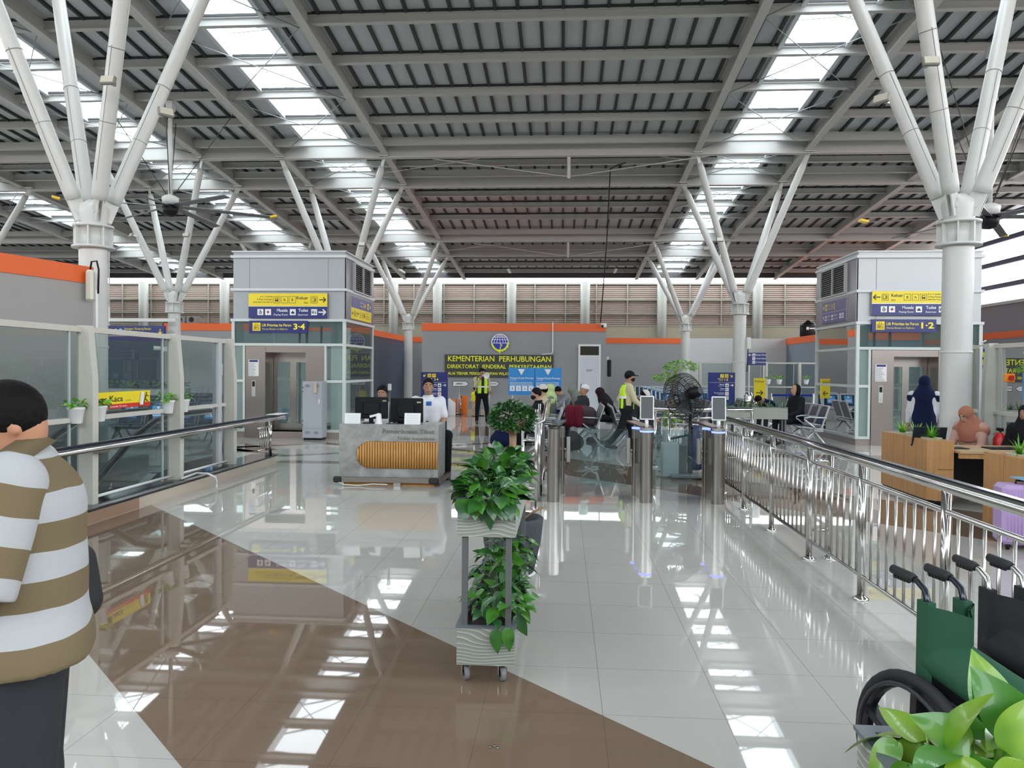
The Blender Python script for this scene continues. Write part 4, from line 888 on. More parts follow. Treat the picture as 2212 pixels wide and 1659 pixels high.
# small camera on barrier
y_,z_=yat(352,754,-5.3); t=thing('bullet_camera','small white security camera beside the second barrier post','camera',(-5.3,y_,z_)); MB().cyl((0,0,0),(-.1,-.05,.01),.03,n=14).build('camera_body',WHITE,t); MB().box((0,-.02,-.03),(.15,.02,.03)).build('mount',WHITE,t)
# ================= escalators =================
ESCM=mat('escalator_steel',(.25,.26,.27),.35,.7); HR=mat('black_handrail_rubber',(.015,.016,.02),.25)
def escalator(x0,x1,ytop,label,z_end=-3.4):
    t=thing('escalator',label,'escalator',(x0,0,0)); W=x1-x0; run=(ytop-2.2); sl=math.tan(R(30)); yb=ytop-1.6-abs(z_end)/sl
    path=lambda h:[(ytop+.55,h),(ytop-.6,h),(ytop-1.1,h-.05),(ytop-1.6,h-.22),(ytop-2.2,h-.56)]+[(ytop-2.2-k,h-.56-k*sl) for k in (1,2,3,4.6)]
    for x in (.06,W-.06):
        m=MB(); P=path(.93); m.tube([(x,ytop+.55,.62),(x,ytop+.69,.70),(x,ytop+.71,.80),(x,ytop+.65,.9)]+[(x,y,z) for y,z in P],.036,8); m.build('handrail',HR,t)
        m=MB(); A=path(.89);B=path(.12)
        for (ya_,za),(yc,zc_),(yd,zd),(ye,ze) in zip(A,A[1:],B,B[1:]): m.add([(x,ya_,za),(x,yc,zc_),(x,ye,ze),(x,yd,zd)],[(0,1,2,3)])
        m.build('balustrade_glass',GLASS,t)
        m=MB()
        for (yd,zd),(ye,ze) in zip(B,B[1:]): m.bar((x,yd,zd-.08),(x,ye,ze-.08),.12,.34)
        m.build('skirt_panel',ESCM,t)
        m=MB(); 
        for (yd,zd),(ye,ze) in zip(A,A[1:]): m.bar((x,yd,zd),(x,ye,ze),.05,.03)
        m.build('rail_guide',ALU,t)
    m=MB(); m.box((.1,ytop-.9,-.05),(W-.1,ytop+.6,.01)); m.build('comb_plate',STEEL,t)
    m=MB(); y=ytop-.9; z=0.
    for k in range(16):
        rise=.02 if k==0 else (.10 if k==1 else .2); m.box((.12,y-.36,z-rise-.2),(W-.12,y,z-rise)); y-=.36; z-=rise
    m.build('steps',mat('escalator_step',(.12,.125,.13),.5,.5),t)
    return t
escalator(-6.75,-5.55,11.2,'escalator running down beside the left glass barrier')
escalator(6.75,7.95,10.0,'escalator behind the right glass barrier')
# pit walls
m=MB(); m.box((-7.02,2.9,-3.7),(-7.0,11.9,-.01)); m.box((-5.25,2.9,-3.7),(-5.23,11.9,0)); m.box((-7.0,11.9,-3.7),(-5.25,11.92,0)); m.box((-7.0,2.9,-3.7),(-5.25,2.92,0)); m.box((-7.0,2.9,-3.75),(-5.25,11.9,-3.7))
m.box((6.18,2.9,-3.7),(6.2,10.6,0)); m.box((9.6,2.9,-3.7),(9.62,10.6,0)); m.box((6.2,10.6,-3.7),(9.6,10.62,0)); m.box((6.2,2.9,-3.75),(9.6,10.6,-3.7)); m.box((6.2,2.9,-3.7),(9.6,2.92,0))
m.build('well_lining',mat('grey_well_lining',(.20,.21,.21),.6),FLOOR)
# ================= right glass barrier =================
kr=thing('escalator_kerb','cream kerb under the right glass barrier behind the desk','kerb',(0,0,0)); MB().box((5.92,2.2,0),(6.35,10.95,.125)).build('kerb_face',CREAM,kr); MB().box((5.91,2.2,.125),(6.36,10.96,.15)).build('kerb_top',GRAN,kr)
b2=thing('glass_barrier','glass barrier with pale tapered posts behind the reception desk','barrier',(6.2,0,.15)); barrier(b2,[4.5,6.2,7.9,yat(2137,820,6.12)[0]+.02,yat(2098,820,6.2)[0]],-1,0)
h2=thing('handrail','chrome handrail on the right glass barrier behind the seated woman','handrail',(5.96,0,0)); MB().tube([(0,2.5,.78),(0,10.9,.78)],.03,12).build('rail_tube',CHROME,h2)
for y in (4.5,6.2,7.9): MB().box((-.0,y-.04,.72),(.14,y+.04,.75)).build('bracket',STEEL,h2)
d_y,d_z=yat(2110,815,6.1); t=thing('alarm_button','orange emergency call box with red button beside the right column','alarm',(6.02,10.72,d_z)); MB().box((-.06,-.05,-.06),(.06,.02,.06),ch=.01).build('button_box',mat('orange_box',(.85,.28,.01),.4),t); MB().cyl((0,-.05,0),(0,-.08,0),.035,n=14).build('button',RED,t)
# ================= stainless railing on the right =================
def railing(name_label,x0,ys,y_a,y_b,dirv=None,H=1.02,loc=None,rz=0.,spacing=.128,grp=None):
    t=thing('steel_railing',name_label,'railing',loc or (x0,0,0),rz,grp)
    m=MB(); m.tube([(0,y_a,H-.03),(0,y_b,H-.03)],.034,16); m.build('top_rail',CHROME,t)
    MB().box((-.012,y_a,H+.0),(.03,y_b,H+.012)).build('rail_reflection_strip',MATS['navy_rail_reflection'],t)  # dark reflection on the top rail, modelled as a thin navy strip
    m=MB(); m.tube([(0,y_a,H-.17),(0,y_b,H-.17)],.017,10); m.build('middle_rail',CHROME,t)
    m=MB(); m.tube([(0,y_a,.17),(0,y_b,.17)],.017,10); m.build('bottom_rail',CHROME,t)
    for y in ys:
        m=MB(); m.cyl((0,y,.0),(0,y,H-.05),.026,n=16); m.lathe([(.055,0),(.055,.012),(.035,.022),(.028,.03)],(0,y,0),n=20); m.build('post',CHROME,t)
    y=y_a+.05
    while y<y_b-.02:
        if all(abs(y-q)>.05 for q in ys): MB().cyl((0,y,.17),(0,y,H-.17),.0095,n=8).build('baluster',STEEL,t)
        y+=spacing
    return t
railing('long polished steel railing running away past the wheelchairs',2.13,[3.15,4.36,5.54,6.69,7.87,9.06,10.24],2.0,10.35)
p=fl(1791,1207); t=thing('rail_stub_post','single steel post joined to the far side of the long railing','post',(p.x,p.y,0)); m=MB(); m.cyl((0,0,0),(0,0,.97),.026,n=16); m.lathe([(.055,0),(.055,.012),(.035,.022),(.028,.03)],n=20); m.build('post',CHROME,t); MB().tube([(0,0,.85),(-.02-(p.x-2.17),0,.85)],.015,8).tube([(0,0,.25),(-.02-(p.x-2.17),0,.25)],.015,8).build('link_bar',CHROME,t)
# ================= soft-bodied figures: signed-distance shapes meshed with surface nets =================
def surfnet(V,o,h):
    s=V<0; nx,ny,nz=V.shape
    C=[(i,j,k) for i in (0,1) for j in (0,1) for k in (0,1)]
    sl=lambda a,c: a[c[0]:nx-1+c[0],c[1]:ny-1+c[1],c[2]:nz-1+c[2]]
    cnt=sum(sl(s,c).astype(np.int8) for c in C); act=(cnt>0)&(cnt<8); ids=np.argwhere(act)
    if len(ids)==0: return [],[]
    idx=-np.ones(act.shape,int); idx[act]=np.arange(len(ids))
    pos=np.zeros((len(ids),3)); n=np.zeros(len(ids))
    for a in C:
        for ax in range(3):
            if a[ax]: continue
            b=list(a); b[ax]=1; b=tuple(b)
            va=V[ids[:,0]+a[0],ids[:,1]+a[1],ids[:,2]+a[2]]; vb=V[ids[:,0]+b[0],ids[:,1]+b[1],ids[:,2]+b[2]]
            m=(va<0)!=(vb<0); t=np.where(m,va/np.where(va==vb,1,va-vb),0)
            p=np.array(a,float)[None,:]+np.zeros((len(ids),3)); p[:,ax]=t
            pos[m]+=p[m]; n[m]+=1
    pos=(pos/n[:,None]+ids)*h+np.array(o)
    F_=[]
    for ax in range(3):
        u,v=(ax+1)%3,(ax+2)%3
        sA=[slice(None)]*3; sB=[slice(None)]*3; sA[ax]=slice(0,-1); sB[ax]=slice(1,None)
        e=np.argwhere(s[tuple(sA)]!=s[tuple(sB)])
        ok=(e[:,u]>0)&(e[:,v]>0)&(e[:,u]<V.shape[u]-1)&(e[:,v]<V.shape[v]-1); e=e[ok]
        du=np.zeros(3,int);dv=np.zeros(3,int);du[u]=1;dv[v]=1
        q=[idx[tuple((e-du-dv).T)],idx[tuple((e-dv).T)],idx[tuple(e.T)],idx[tuple((e-du).T)]]
        flip=~s[tuple(e.T)]
        Q=np.stack(q,1); Q[flip]=Q[flip][:,::-1]; F_.append(Q)
    return pos.tolist(),np.concatenate(F_).tolist()
def smin(a,b,k): h=np.clip(.5+.5*(b-a)/k,0,1); return b+(a-b)*h-k*h*(1-h)
class SDF:
    """prims in local space; c: capsule with two radii; e: oriented ellipsoid; cut planes keep the side n.p<=d"""
    def __init__(s): s.p=[]; s.cut=[]; s.sub=[]
    def c(s,a,b,ra,rb=None,k=.03): s.p.append(('c',Vector(a),Vector(b),ra,ra if rb is None else rb,k)); return s
    def e(s,c,r,M=None,k=.03): s.p.append(('e',Vector(c),r,M,None,k)); return s
    def _d(s,q,X,off=0):
        if q[0]=='c':
            a=np.array(q[1]);b=np.array(q[2]);ba=b-a; pa=X-a; L=float(ba@ba)+1e-9; t=np.clip((pa@ba)/L,0,1)
            return np.linalg.norm(pa-t[...,None]*ba,axis=-1)-(q[3]+(q[4]-q[3])*t)-off
        P=X-np.array(q[1])
        if q[3] is not None: P=P@np.array(q[3].to_3x3())
        r=np.array(q[2])+off; k0=np.linalg.norm(P/r,axis=-1); k1=np.linalg.norm(P/(r*r),axis=-1)+1e-9
        return k0*(k0-1)/k1
    def mesh(s,h,off=0.,mb=None):
        lo=np.full(3,1e9);hi=-lo
        for q in s.p:
            if q[0]=='c': pts=[(np.array(q[1]),q[3]),(np.array(q[2]),q[4])]
            else: pts=[(np.array(q[1]),max(q[2]))]
            for p,r in pts: lo=np.minimum(lo,p-r-off-.03); hi=np.maximum(hi,p+r+off+.03)
        for n,d in s.cut:
            for ax in range(3):
                if abs(n[ax])>.999:
                    if n[ax]>0: hi[ax]=min(hi[ax],d+2*h)
                    else: lo[ax]=max(lo[ax],-d-2*h)
        N=np.maximum(3,np.ceil((hi-lo)/h).astype(int)+1)
        ax=[lo[i]+h*np.arange(N[i]) for i in range(3)]
        X=np.stack(np.meshgrid(*ax,indexing='ij'),-1).astype(np.float32)
        V=None
        for q in s.p:
            d=s._d(q,X,off); V=d if V is None else smin(V,d,q[5])
        for n,d in s.cut: V=np.maximum(V,X@np.array(n,dtype=np.float32)-d)
        for q in s.sub: V=np.maximum(V,-s._d(q,X))
        v,f=surfnet(V,lo,h); m=mb or MB(); m.add(v,f,True); return m
SKIN=mat('brown_skin',(.36,.19,.12),.5); SKIN2=mat('tan_skin',(.46,.26,.17),.5)
HAIR=mat('black_hair',(.006,.005,.005),.6,noise=.5,nscale=80,spec=.12,bump=.5)
EYEW=mat('eye_white',(.7,.68,.65),.3)
def cl(n,c,r=.85): return mat('cloth_'+n,c,r,spec=.15,noise=.10,nscale=14,bump=.12)
CW=cl('white',(.66,.67,.70)); CBK=cl('black',(.012,.012,.016)); CCREAM=cl('cream',(.52,.47,.30)); CGRY=cl('grey',(.22,.23,.26)); CDG=cl('dark_grey',(.035,.037,.042)); CNV=cl('navy',(.008,.014,.05)); CPK=cl('dusty_pink',(.40,.17,.115)); CGN=cl('sage_green',(.18,.22,.18)); CYL=cl('yellow',(.72,.66,.03)); CHV=mat('hi_vis_yellow',(.62,.95,.02),.6); CPEACH=cl('peach',(.62,.40,.28)); CMAR=cl('maroon',(.13,.012,.03)); SHOE=mat('black_leather',(.012,.012,.012),.35)
CPLUM=cl('plum',(.075,.05,.06)); CBLUE=cl('royal_blue',(.01,.03,.25)); CREAMC=cl('off_white',(.6,.57,.5))
def rot(v,ax,deg): return Matrix.Rotation(R(deg),3,ax)@Vector(v)
def make_pose(seat=False,lean=0,turn=0,armL=None,armR=None,legL=None,legR=None,head=(0,0),H=1.7,seat_z=.45,armfwd=None):
    """local frame: x right-hand side of picture when facing -y; faces -y. returns joints (metres)"""
    k=H/1.7; J={}
    pel=Vector((0,0,(seat_z+.10) if seat else .93*k))
    up=rot((0,0,1),'X',lean); 
    if turn: up=up
    fw=rot((0,-1,0),'X',lean); rt=Vector((1,0,0))
    B=lambda x,y,z: pel+rt*(x*k)+fw*(y*k)+up*(z*k)
    J['pel']=pel; J['waist']=B(0,0,.18); J['chest']=B(0,0.0,.36); J['neck']=B(0,.0,.50)
    hp=rot((0,0,1),'X',lean+head[0]); J['head']=J['neck']+hp*(.155*k)+rot((0,-1,0),'X',lean+head[0])*(.025*k)
    J['HM']=Matrix.Rotation(R(head[1]),3,'Z')@Matrix.Rotation(R(lean+head[0]),3,'X')
    for sd,s in (('L',1),('R',-1)):
        sh=B(.185*s,0,.44); J['sh'+sd]=sh
        arm={'L':armL,'R':armR}[sd] or (((.05,.03,-.28),(.0,.12,-.25)) if not seat else ((.04,.10,-.27),(-.03,.24,-.08)))
        el=sh+Vector((arm[0][0]*s,-arm[0][1],arm[0][2]))*k; wr=el+Vector((arm[1][0]*s,-arm[1][1],arm[1][2]))*k
        J['el'+sd]=el; J['wr'+sd]=wr; J['hand'+sd]=wr+(wr-el).normalized()*.09*k
        hip=pel+Vector((.09*s*k,0,-.02)); J['hip'+sd]=hip
        leg={'L':legL,'R':legR}[sd] or (((.02,.0,-.44),(.0,-.01,-.40)) if not seat else ((.06,.42,.0),(.0,.03,-(seat_z+.0))))
        kn=hip+Vector((leg[0][0]*s,-leg[0][1],leg[0][2]))*k
        an=kn+Vector((leg[1][0]*s,-leg[1][1],leg[1][2]))*(k if not seat else 1)
        J['kn'+sd]=kn; J['an'+sd]=an
        ft=an+Vector((.02*s,-.15*k,-.045)); 
        J['ft'+sd]=ft
    J['k']=k; return J
def person(label,loc,rz,J,res=.018,skin=SKIN,top=CW,sleeve='long',bottom=CBK,hair='short',cap=None,hijab=None,mask=None,vest=None,fat=1.,fingers=True,shoes=SHOE,group=None,hem=None,faceeyes=True,topbuild=None,skirt=False,hairmat=None,handpose=.25,long_top=False):
    t=thing('person',label,'person',loc,rz,group); k=J['k']; f=fat
    HM=J['HM']; hc=J['head']; H_=lambda x,y,z: hc+HM@Vector((x*k,y*k,z*k))
    M4=HM.to_4x4()
    def torso(S,o=0.):
        for s in (-1,1):
            S.c(J['pel']+Vector((.075*s*k,0,0)),J['waist']+Vector((.07*s*k,0,0)),(.115*f+o)*k,(.105*f+o)*k,.05)
            S.c(J['waist']+Vector((.07*s*k,0,0)),J['chest']+Vector((.085*s*k,0,0)),(.105*f+o)*k,(.112*f+o)*k,.05)
            S.c(J['chest']+Vector((.085*s*k,0,0)),J['sh'+('L' if s>0 else 'R')],(.108+o)*k,(.062+o)*k,.05)
        S.c(J['chest'],J['neck'],(.09+o)*k,(.055+o)*k,.06)
    def arm(S,sd,o=0.,lo=1.):
        S.c(J['sh'+sd],J['el'+sd],(.056+o)*k,(.043+o)*k,.03); w=J['el'+sd]+(J['wr'+sd]-J['el'+sd])*lo; S.c(J['el'+sd],w,(.042+o)*k,(.042+o+(.028-.042)*lo)*k,.02)
    def leg(S,sd,o=0.):
        S.c(J['hip'+sd],J['kn'+sd],(.088*f+o)*k,(.056+o)*k,.04); S.c(J['kn'+sd],J['an'+sd],(.054+o)*k,(.038+o)*k,.03)
    # body
    S=SDF(); torso(S)
    for sd in 'LR': arm(S,sd); leg(S,sd); S.c(J['an'+sd],J['ft'+sd],.038*k,.03*k,.02)
    S.c(J['neck']-Vector((0,0,.02)),hc-HM@Vector((0,-.01,.04)),.052*k,.05*k,.02)
    S.e(H_(0,.005,.02),(.076*k,.094*k,.102*k),M4,.02); S.e(H_(0,-.035,-.055),(.054*k,.055*k,.065*k),M4,.03)
    S.c(H_(0,-.092,.015),H_(0,-.110,-.022),.009*k,.014*k,.012); S.c(H_(-.03,-.088,.035),H_(.03,-.088,.035),.010*k,.010*k,.015)
    S.c(H_(-.018,-.092,-.055),H_(.018,-.092,-.055),.009*k,.009*k,.008)
    for s in (-1,1): S.e(H_(.076*s,.012,-.003),(.007*k,.015*k,.026*k),M4,.003); 
    hands=MB()
    for sd,s in (('L',1),('R',-1)):
        w=J['wr'+sd]; h=J['hand'+sd]; d=(h-w).normalized(); side=d.cross(Vector((0,0,1)))
        if side.length<.2: side=Vector((0,1,0))
        side.normalize(); pn=side.cross(d)
        S.c(w,w+d*.05*k,.030*k,.036*k,.02); S.e(w+d*.06*k,(.042*k,.042*k,.040*k),None,.02)
        if fingers:
            for q,(off,L) in enumerate(((-.030,.062),(-.010,.075),(.010,.070),(.028,.055))):
                a=w+d*.085*k+side*off*k; b=a+(d*(1-handpose)+pn*(-handpose)).normalized()*L*.5*k; c=b+(d*(1-2*handpose)-pn*2*handpose).normalized()*L*.5*k
                hands.tube([a-d*.02,a,b,c],[.010*k,.0098*k,.009*k,.0072*k],7)
            a=w+d*.03*k-side*.03*k; hands.tube([a,a-side*.025*k+d*.02*k,a-side*.032*k+d*.055*k],[.012*k,.011*k,.009*k],7)
    body=S.mesh(res,0.,None); 
    if fingers:
        o=len(body.v); body.v+=hands.v; body.f+=[tuple(i+o for i in f_) for f_ in hands.f]; body.mi+=hands.mi; body.sm+=hands.sm
    body.build('body',skin,t)
    # clothes
    if topbuild: topbuild(t,J,torso,arm)
    else:
        S=SDF(); torso(S,.012)
        if long_top: S.c(J['pel'],J['pel']-Vector((0,0,.30*k)),.19*k,.21*k,.06)
        if sleeve!='none' and sleeve!='vest':
            for sd in 'LR':
                if sleeve=='long': arm(S,sd,.012,.96)
                else: S.c(J['sh'+sd],J['sh'+sd]+(J['el'+sd]-J['sh'+sd])*.8,.072*k,.066*k,.03)
        up=(J['neck']-J['chest']).normalized(); S.cut.append((up,up.dot(J['neck'])+.028*k))
        if not long_top: 
            u2=(J['chest']-J['pel']).normalized(); S.cut.append((-u2,-(u2.dot(J['pel'])-.06*k)))
        S.mesh(res,0.).build('shirt' if not hijab else 'blouse',top,t)
        m=MB(); n=J['neck']+up*.02*k; a_=up.orthogonal().normalized(); b_=up.cross(a_)
        if not hijab: m.tube([n+(a_*math.cos(i*math.pi/6)+b_*math.sin(i*math.pi/6))*.066*k+up*(.008*math.cos(i*math.pi/6)) for i in range(12)],.014*k,7,closed=True); m.build('collar',top,t)
    if vest:
        S=SDF(); torso(S,.024); up=(J['neck']-J['chest']).normalized(); S.cut.append((up,up.dot(J['neck'])+.0*k)); u2=(J['chest']-J['pel']).normalized(); S.cut.append((-u2,-(u2.dot(J['pel'])+.0*k)))
        for s in (-1,1): S.cut.append((Vector((s,0,0)),.185*k+abs(J['shL'].x-.185*k)))
        S.mesh(res*.9).build('vest',vest,t)
    if not skirt:
        S=SDF(); S.c(J['hipL']+Vector((0,0,.03)),J['hipR']+Vector((0,0,.03)),.125*f*k,.125*f*k,.05); S.c(J['pel'],J['waist']-(J['waist']-J['pel'])*.3,.13*f*k,.125*f*k,.05)
        for sd in 'LR': leg(S,sd,.014)
        S.mesh(res).build('trousers',bottom,t)
    else:
        S=SDF(); S.c(J['pel'],(J['knL']+J['knR'])/2,.16*k,.16*k,.06); S.c((J['knL']+J['knR'])/2,(J['anL']+J['anR'])/2+Vector((0,0,.04)),.16*k,.15*k,.06); S.mesh(res).build('skirt',bottom,t)
    for sd in 'LR':
        S=SDF(); a=J['an'+sd]; b=J['ft'+sd]; S.c(a-Vector((0,-.03,.02)),b,.046*k,.040*k,.02); S.c(a+Vector((0,.02,.03)),a,.045*k,.045*k,.02); S.cut.append((Vector((0,0,-1)),-(min(a.z,b.z)-.045)))
        S.mesh(max(.01,res*.8)).build('shoe',shoes,t)
    if faceeyes and not (mask and hair is None):
        for s in (-1,1):
            e=MB(); e.m=0; e.sph(H_(.031*s,-.0795,.014),.0120*k,8,6,(1.15,1,.45)); e.m=1; e.sph(H_(.031*s,-.0862,.014),.0060*k,8,6,(1,1,.85)); e.build('eye',[EYEW,DARK],t)
            MB().tube([H_(.014*s,-.098,.036),H_(.032*s,-.096,.043),H_(.05*s,-.086,.036)],[.003*k,.0045*k,.003*k],5).build('eyebrow',HAIR,t)
        MB().tube([H_(-.022,-.096,-.056),H_(0,-.102,-.053),H_(.022,-.096,-.056)],[.003*k,.0055*k,.003*k],6).build('lips',mat('lips',(.30,.10,.09),.4),t)
    if hair=='short' and not hijab:
        S=SDF(); S.e(H_(0,.014,.035),(.086*k,.102*k,.100*k),M4,.02); n=HM@Vector((0,-.75,-.66)); n.normalize(); S.cut.append((n,n.dot(hc)+.012*k)); n2=HM@Vector((0,0,-1)); S.cut.append((n2,n2.dot(hc)+.045*k))
        S.mesh(min(res,.012)).build('hair',hairmat or HAIR,t)
    if hair=='bob':
        S=SDF(); S.e(H_(0,.014,.03),(.094*k,.108*k,.106*k),M4,.02); S.e(H_(0,.03,-.05),(.090*k,.085*k,.10*k),M4,.03); n=HM@Vector((0,-1,0)); S.cut.append((n,n.dot(hc)+.045*k)); S.mesh(.014).build('hair',HAIR,t)
    if cap:
        S=SDF(); S.e(H_(0,.008,.045),(.090*k,.106*k,.095*k),M4,.02); n=HM@Vector((0,0,-1)); S.cut.append((n,n.dot(hc)-.028*k)); 
        if cap[1]=='bill': S.e(H_(0,-.125,.045),(.062*k,.070*k,.010*k),M4,.012)
        S.mesh(.010).build('cap',cap[0],t)
    if mask:
        S=SDF(); S.e(H_(0,-.042,-.04),(.066*k,.070*k,.058*k),M4,.02); n=HM@Vector((0,1,0)); S.cut.append((n,n.dot(hc)+.028*k)); S.mesh(.010).build('face_mask',mask,t)
    if hijab:
        S=SDF(); S.e(H_(0,.012,.025),(.095*k,.112*k,.112*k),M4,.02); S.e(H_(0,-.0,-.08),(.085*k,.09*k,.08*k),M4,.04); S.c(H_(0,.0,-.10),J['neck']-Vector((0,0,.04)),.085*k,.13*k,.05)
        for s in ('L','R'): S.c(J['neck']-Vector((0,0,.03)),J['sh'+s]+Vector((0,0,-.04)),.11*k,.092*k,.06)
        S.c(J['neck'],J['chest'],.12*k,.155*k,.05); u2=(J['chest']-J['pel']).normalized(); 
        dn=hijab[1] if len(hijab)>1 else .0
        if dn: S.c(J['chest'],J['pel'],.17*k,.20*k,.05); S.cut.append((-u2,-(u2.dot(J['pel'])+(.28-dn)*k)))
        else: S.cut.append((-u2,-(u2.dot(J['chest'])-.10*k)))
        S.sub.append(('e',H_(0,-.115,-.012),(.058*k,.075*k,.078*k),M4,None,.0)); S.mesh(.013).build('headscarf',hijab[0],t)
    return t
def vest_mat():
    """dark vest with hi-vis yellow panels and reflective stripes, set by position on the garment"""
    m=mat('hi_vis_vest',(.01,.01,.012),.6); n=m.node_tree; b=n.nodes['Principled BSDF']; t=n.nodes.new('ShaderNodeTexCoord'); s=n.nodes.new('ShaderNodeSeparateXYZ'); n.links.new(t.outputs['Object'],s.inputs[0])
    def M(op,a,b_,c=None):
        q=n.nodes.new('ShaderNodeMath'); q.operation=op
        for i,v in enumerate((a,b_,c)):
            if v is None: continue
            if isinstance(v,(int,float)): q.inputs[i].default_value=v
            else: n.links.new(v,q.inputs[i])
        return q.outputs[0]
    ax=M('ABSOLUTE',s.outputs[0],0); pan=M('MULTIPLY',M('GREATER_THAN',ax,.045),M('LESS_THAN',ax,.15)); pan=M('MULTIPLY',pan,M('LESS_THAN',s.outputs[2],1.36))
    back=M('MULTIPLY',M('GREATER_THAN',s.outputs[1],.0),M('GREATER_THAN',s.outputs[2],1.12)); pan=M('MAXIMUM',pan,M('MULTIPLY',back,M('LESS_THAN',s.outputs[2],1.34)))
    st=M('LESS_THAN',M('ABSOLUTE',M('SUBTRACT',s.outputs[2],1.10),0),.022)
    m1=n.nodes.new('ShaderNodeMix'); m1.data_type='RGBA'; m1.inputs[6].default_value=(.01,.01,.012,1); m1.inputs[7].default_value=(.62,.95,.02,1); n.links.new(pan,m1.inputs[0])
    m2=n.nodes.new('ShaderNodeMix'); m2.data_type='RGBA'; m2.inputs[7].default_value=(.8,.8,.82,1); n.links.new(m1.outputs[2],m2.inputs[6]); n.links.new(st,m2.inputs[0]); n.links.new(m2.outputs[2],b.inputs['Base Color']); return m
VEST=vest_mat()
def stripe_mat(name,per,ph,ax,frac=.5,c1=(.17,.125,.065),c2=(.43,.435,.44)):
    m=mat(name,c1,.85,bump=.15,nscale=120); n=m.node_tree; b=n.nodes['Principled BSDF']; t=n.nodes.new('ShaderNodeTexCoord'); s=n.nodes.new('ShaderNodeSeparateXYZ'); q=n.nodes.new('ShaderNodeTexNoise'); q.inputs['Scale'].default_value=3
    n.links.new(t.outputs['Object'],s.inputs[0]); n.links.new(t.outputs['Object'],q.inputs['Vector'])
    def M(op,*v):
        x=n.nodes.new('ShaderNodeMath'); x.operation=op
        for i,a in enumerate(v):
            if isinstance(a,(int,float)): x.inputs[i].default_value=a
            else: n.links.new(a,x.inputs[i])
        return x.outputs[0]
    v=M('ADD',s.outputs[ax],M('MULTIPLY',M('SUBTRACT',q.outputs['Fac'],.5),.045)); v=M('FRACT',M('ADD',M('DIVIDE',v,per),ph)); g=M('GREATER_THAN',v,frac)
    mx=n.nodes.new('ShaderNodeMix'); mx.data_type='RGBA'; mx.inputs[6].default_value=col4(c1); mx.inputs[7].default_value=col4(c2); n.links.new(g,mx.inputs[0]); n.links.new(mx.outputs[2],b.inputs['Base Color']); return m
# ---- the man in the striped polo, left foreground ----
def build_man():
    J=make_pose(H=1.63,lean=3,head=(34,0),armL=((.06,.06,-.25),(-.06,.25,.05)),armR=((.06,.06,-.25),(-.06,.25,.05)))
    J['head']=J['neck']+Vector((0,-.015,.082)); J['HM']=Matrix.Rotation(R(40),3,'X'); k=J['k']; OL=mat('olive_polo_collar',(.135,.10,.05),.85,bump=.2,nscale=150)
    def top(t,J,torso,arm):
        S=SDF(); torso(S,.02); S.c(J['pel']-Vector((0,-.0,.05)),J['chest']-Vector((0,-.01,0)),.135,.14,.06); S.c(J['pel']-Vector((.09,-.0,.05)),J['pel']-Vector((-.09,-.0,.05)),.15,.15,.05)
        up=(J['neck']-J['chest']).normalized(); up=rot((0,0,1),'X',30); S.cut.append((up,up.dot(J['neck'])+.01)); S.cut.append((Vector((0,0,-1)),-.84))
        S.mesh(.010).build('polo_shirt',stripe_mat('olive_white_stripes',.150,.36,2),t)
        for sd,s in (('L',1),('R',-1)):
            a=J['sh'+sd]; b=a+(J['el'+sd]-a)*1.02; q=(b-a).to_track_quat('Z','Y'); S=SDF(); L=(b-a).length; S.c((0,0,-.01),(0,0,L),.084,.084,.03); S.cut.append((Vector((0,0,1)),L+.01)); o=S.mesh(.010).build('sleeve',stripe_mat('olive_white_sleeve_stripes',.15,.05,2),t); o.location=a; o.rotation_mode='QUATERNION'; o.rotation_quaternion=q
        up=rot((0,0,1),'X',36); m=MB(); n=J['neck']+up*.0; a_=Vector((1,0,0)); b_=up.cross(a_)
        for r0,z0,r1,z1 in ((.072,.035,.098,-.018),):
            vs=[];N=24
            for i in range(N):
                an=2*math.pi*i/N; dv=a_*math.cos(an)+b_*math.sin(an); vs+=[n+dv*(r0-.006)+up*z0,n+dv*r0+up*(z0+.006),n+dv*r1+up*z1,n+dv*(r1-.008)+up*z1]
            m.add(vs,[(i*4+j,((i+1)%N)*4+j,((i+1)%N)*4+(j+1)%4,i*4+(j+1)%4) for i in range(N) for j in range(4)],True)
        m.build('collar',OL,t)
    p=at(64,1440,1.97)
    t=person('man in olive and white striped polo shirt looking down, left foreground',(p.x,1.97,0),R(-60),J,res=.010,skin=mat('warm_brown_skin',(.50,.235,.135),.5),top=CW,bottom=mat('charcoal_trousers',(.018,.019,.024),.8,bump=.2,nscale=30),hair='short',topbuild=top,fat=1.0)
    # shoulder bag held at his right hip
    b=thing('shoulder_bag','black shoulder bag hanging behind the striped man','bag',(p.x+.01,2.12,-.06)); S=SDF(); S.c((0,0,.98),(.0,0,1.14),.062,.045,.05); S.c((0,.06,.98),(0,.06,1.1),.058,.04,.05); S.mesh(.012).build('bag_body',mat('black_nylon',(.012,.012,.014),.6,bump=.3,nscale=60),b)
    MB().tube([(-.01,-.0,1.14),(.0,-.03,1.25),(-.03,-.1,1.36),(-.10,-.19,1.44),(-.16,-.22,1.455),(-.24,-.16,1.40),(-.33,-.1,1.25)],.011,7).build('strap',mat('plum_brown_strap',(.06,.025,.03),.5),b); MB().box((-.012,-.02,1.16),(.016,.0,1.19)).build('strap_buckle',CHROME,b)
build_man()
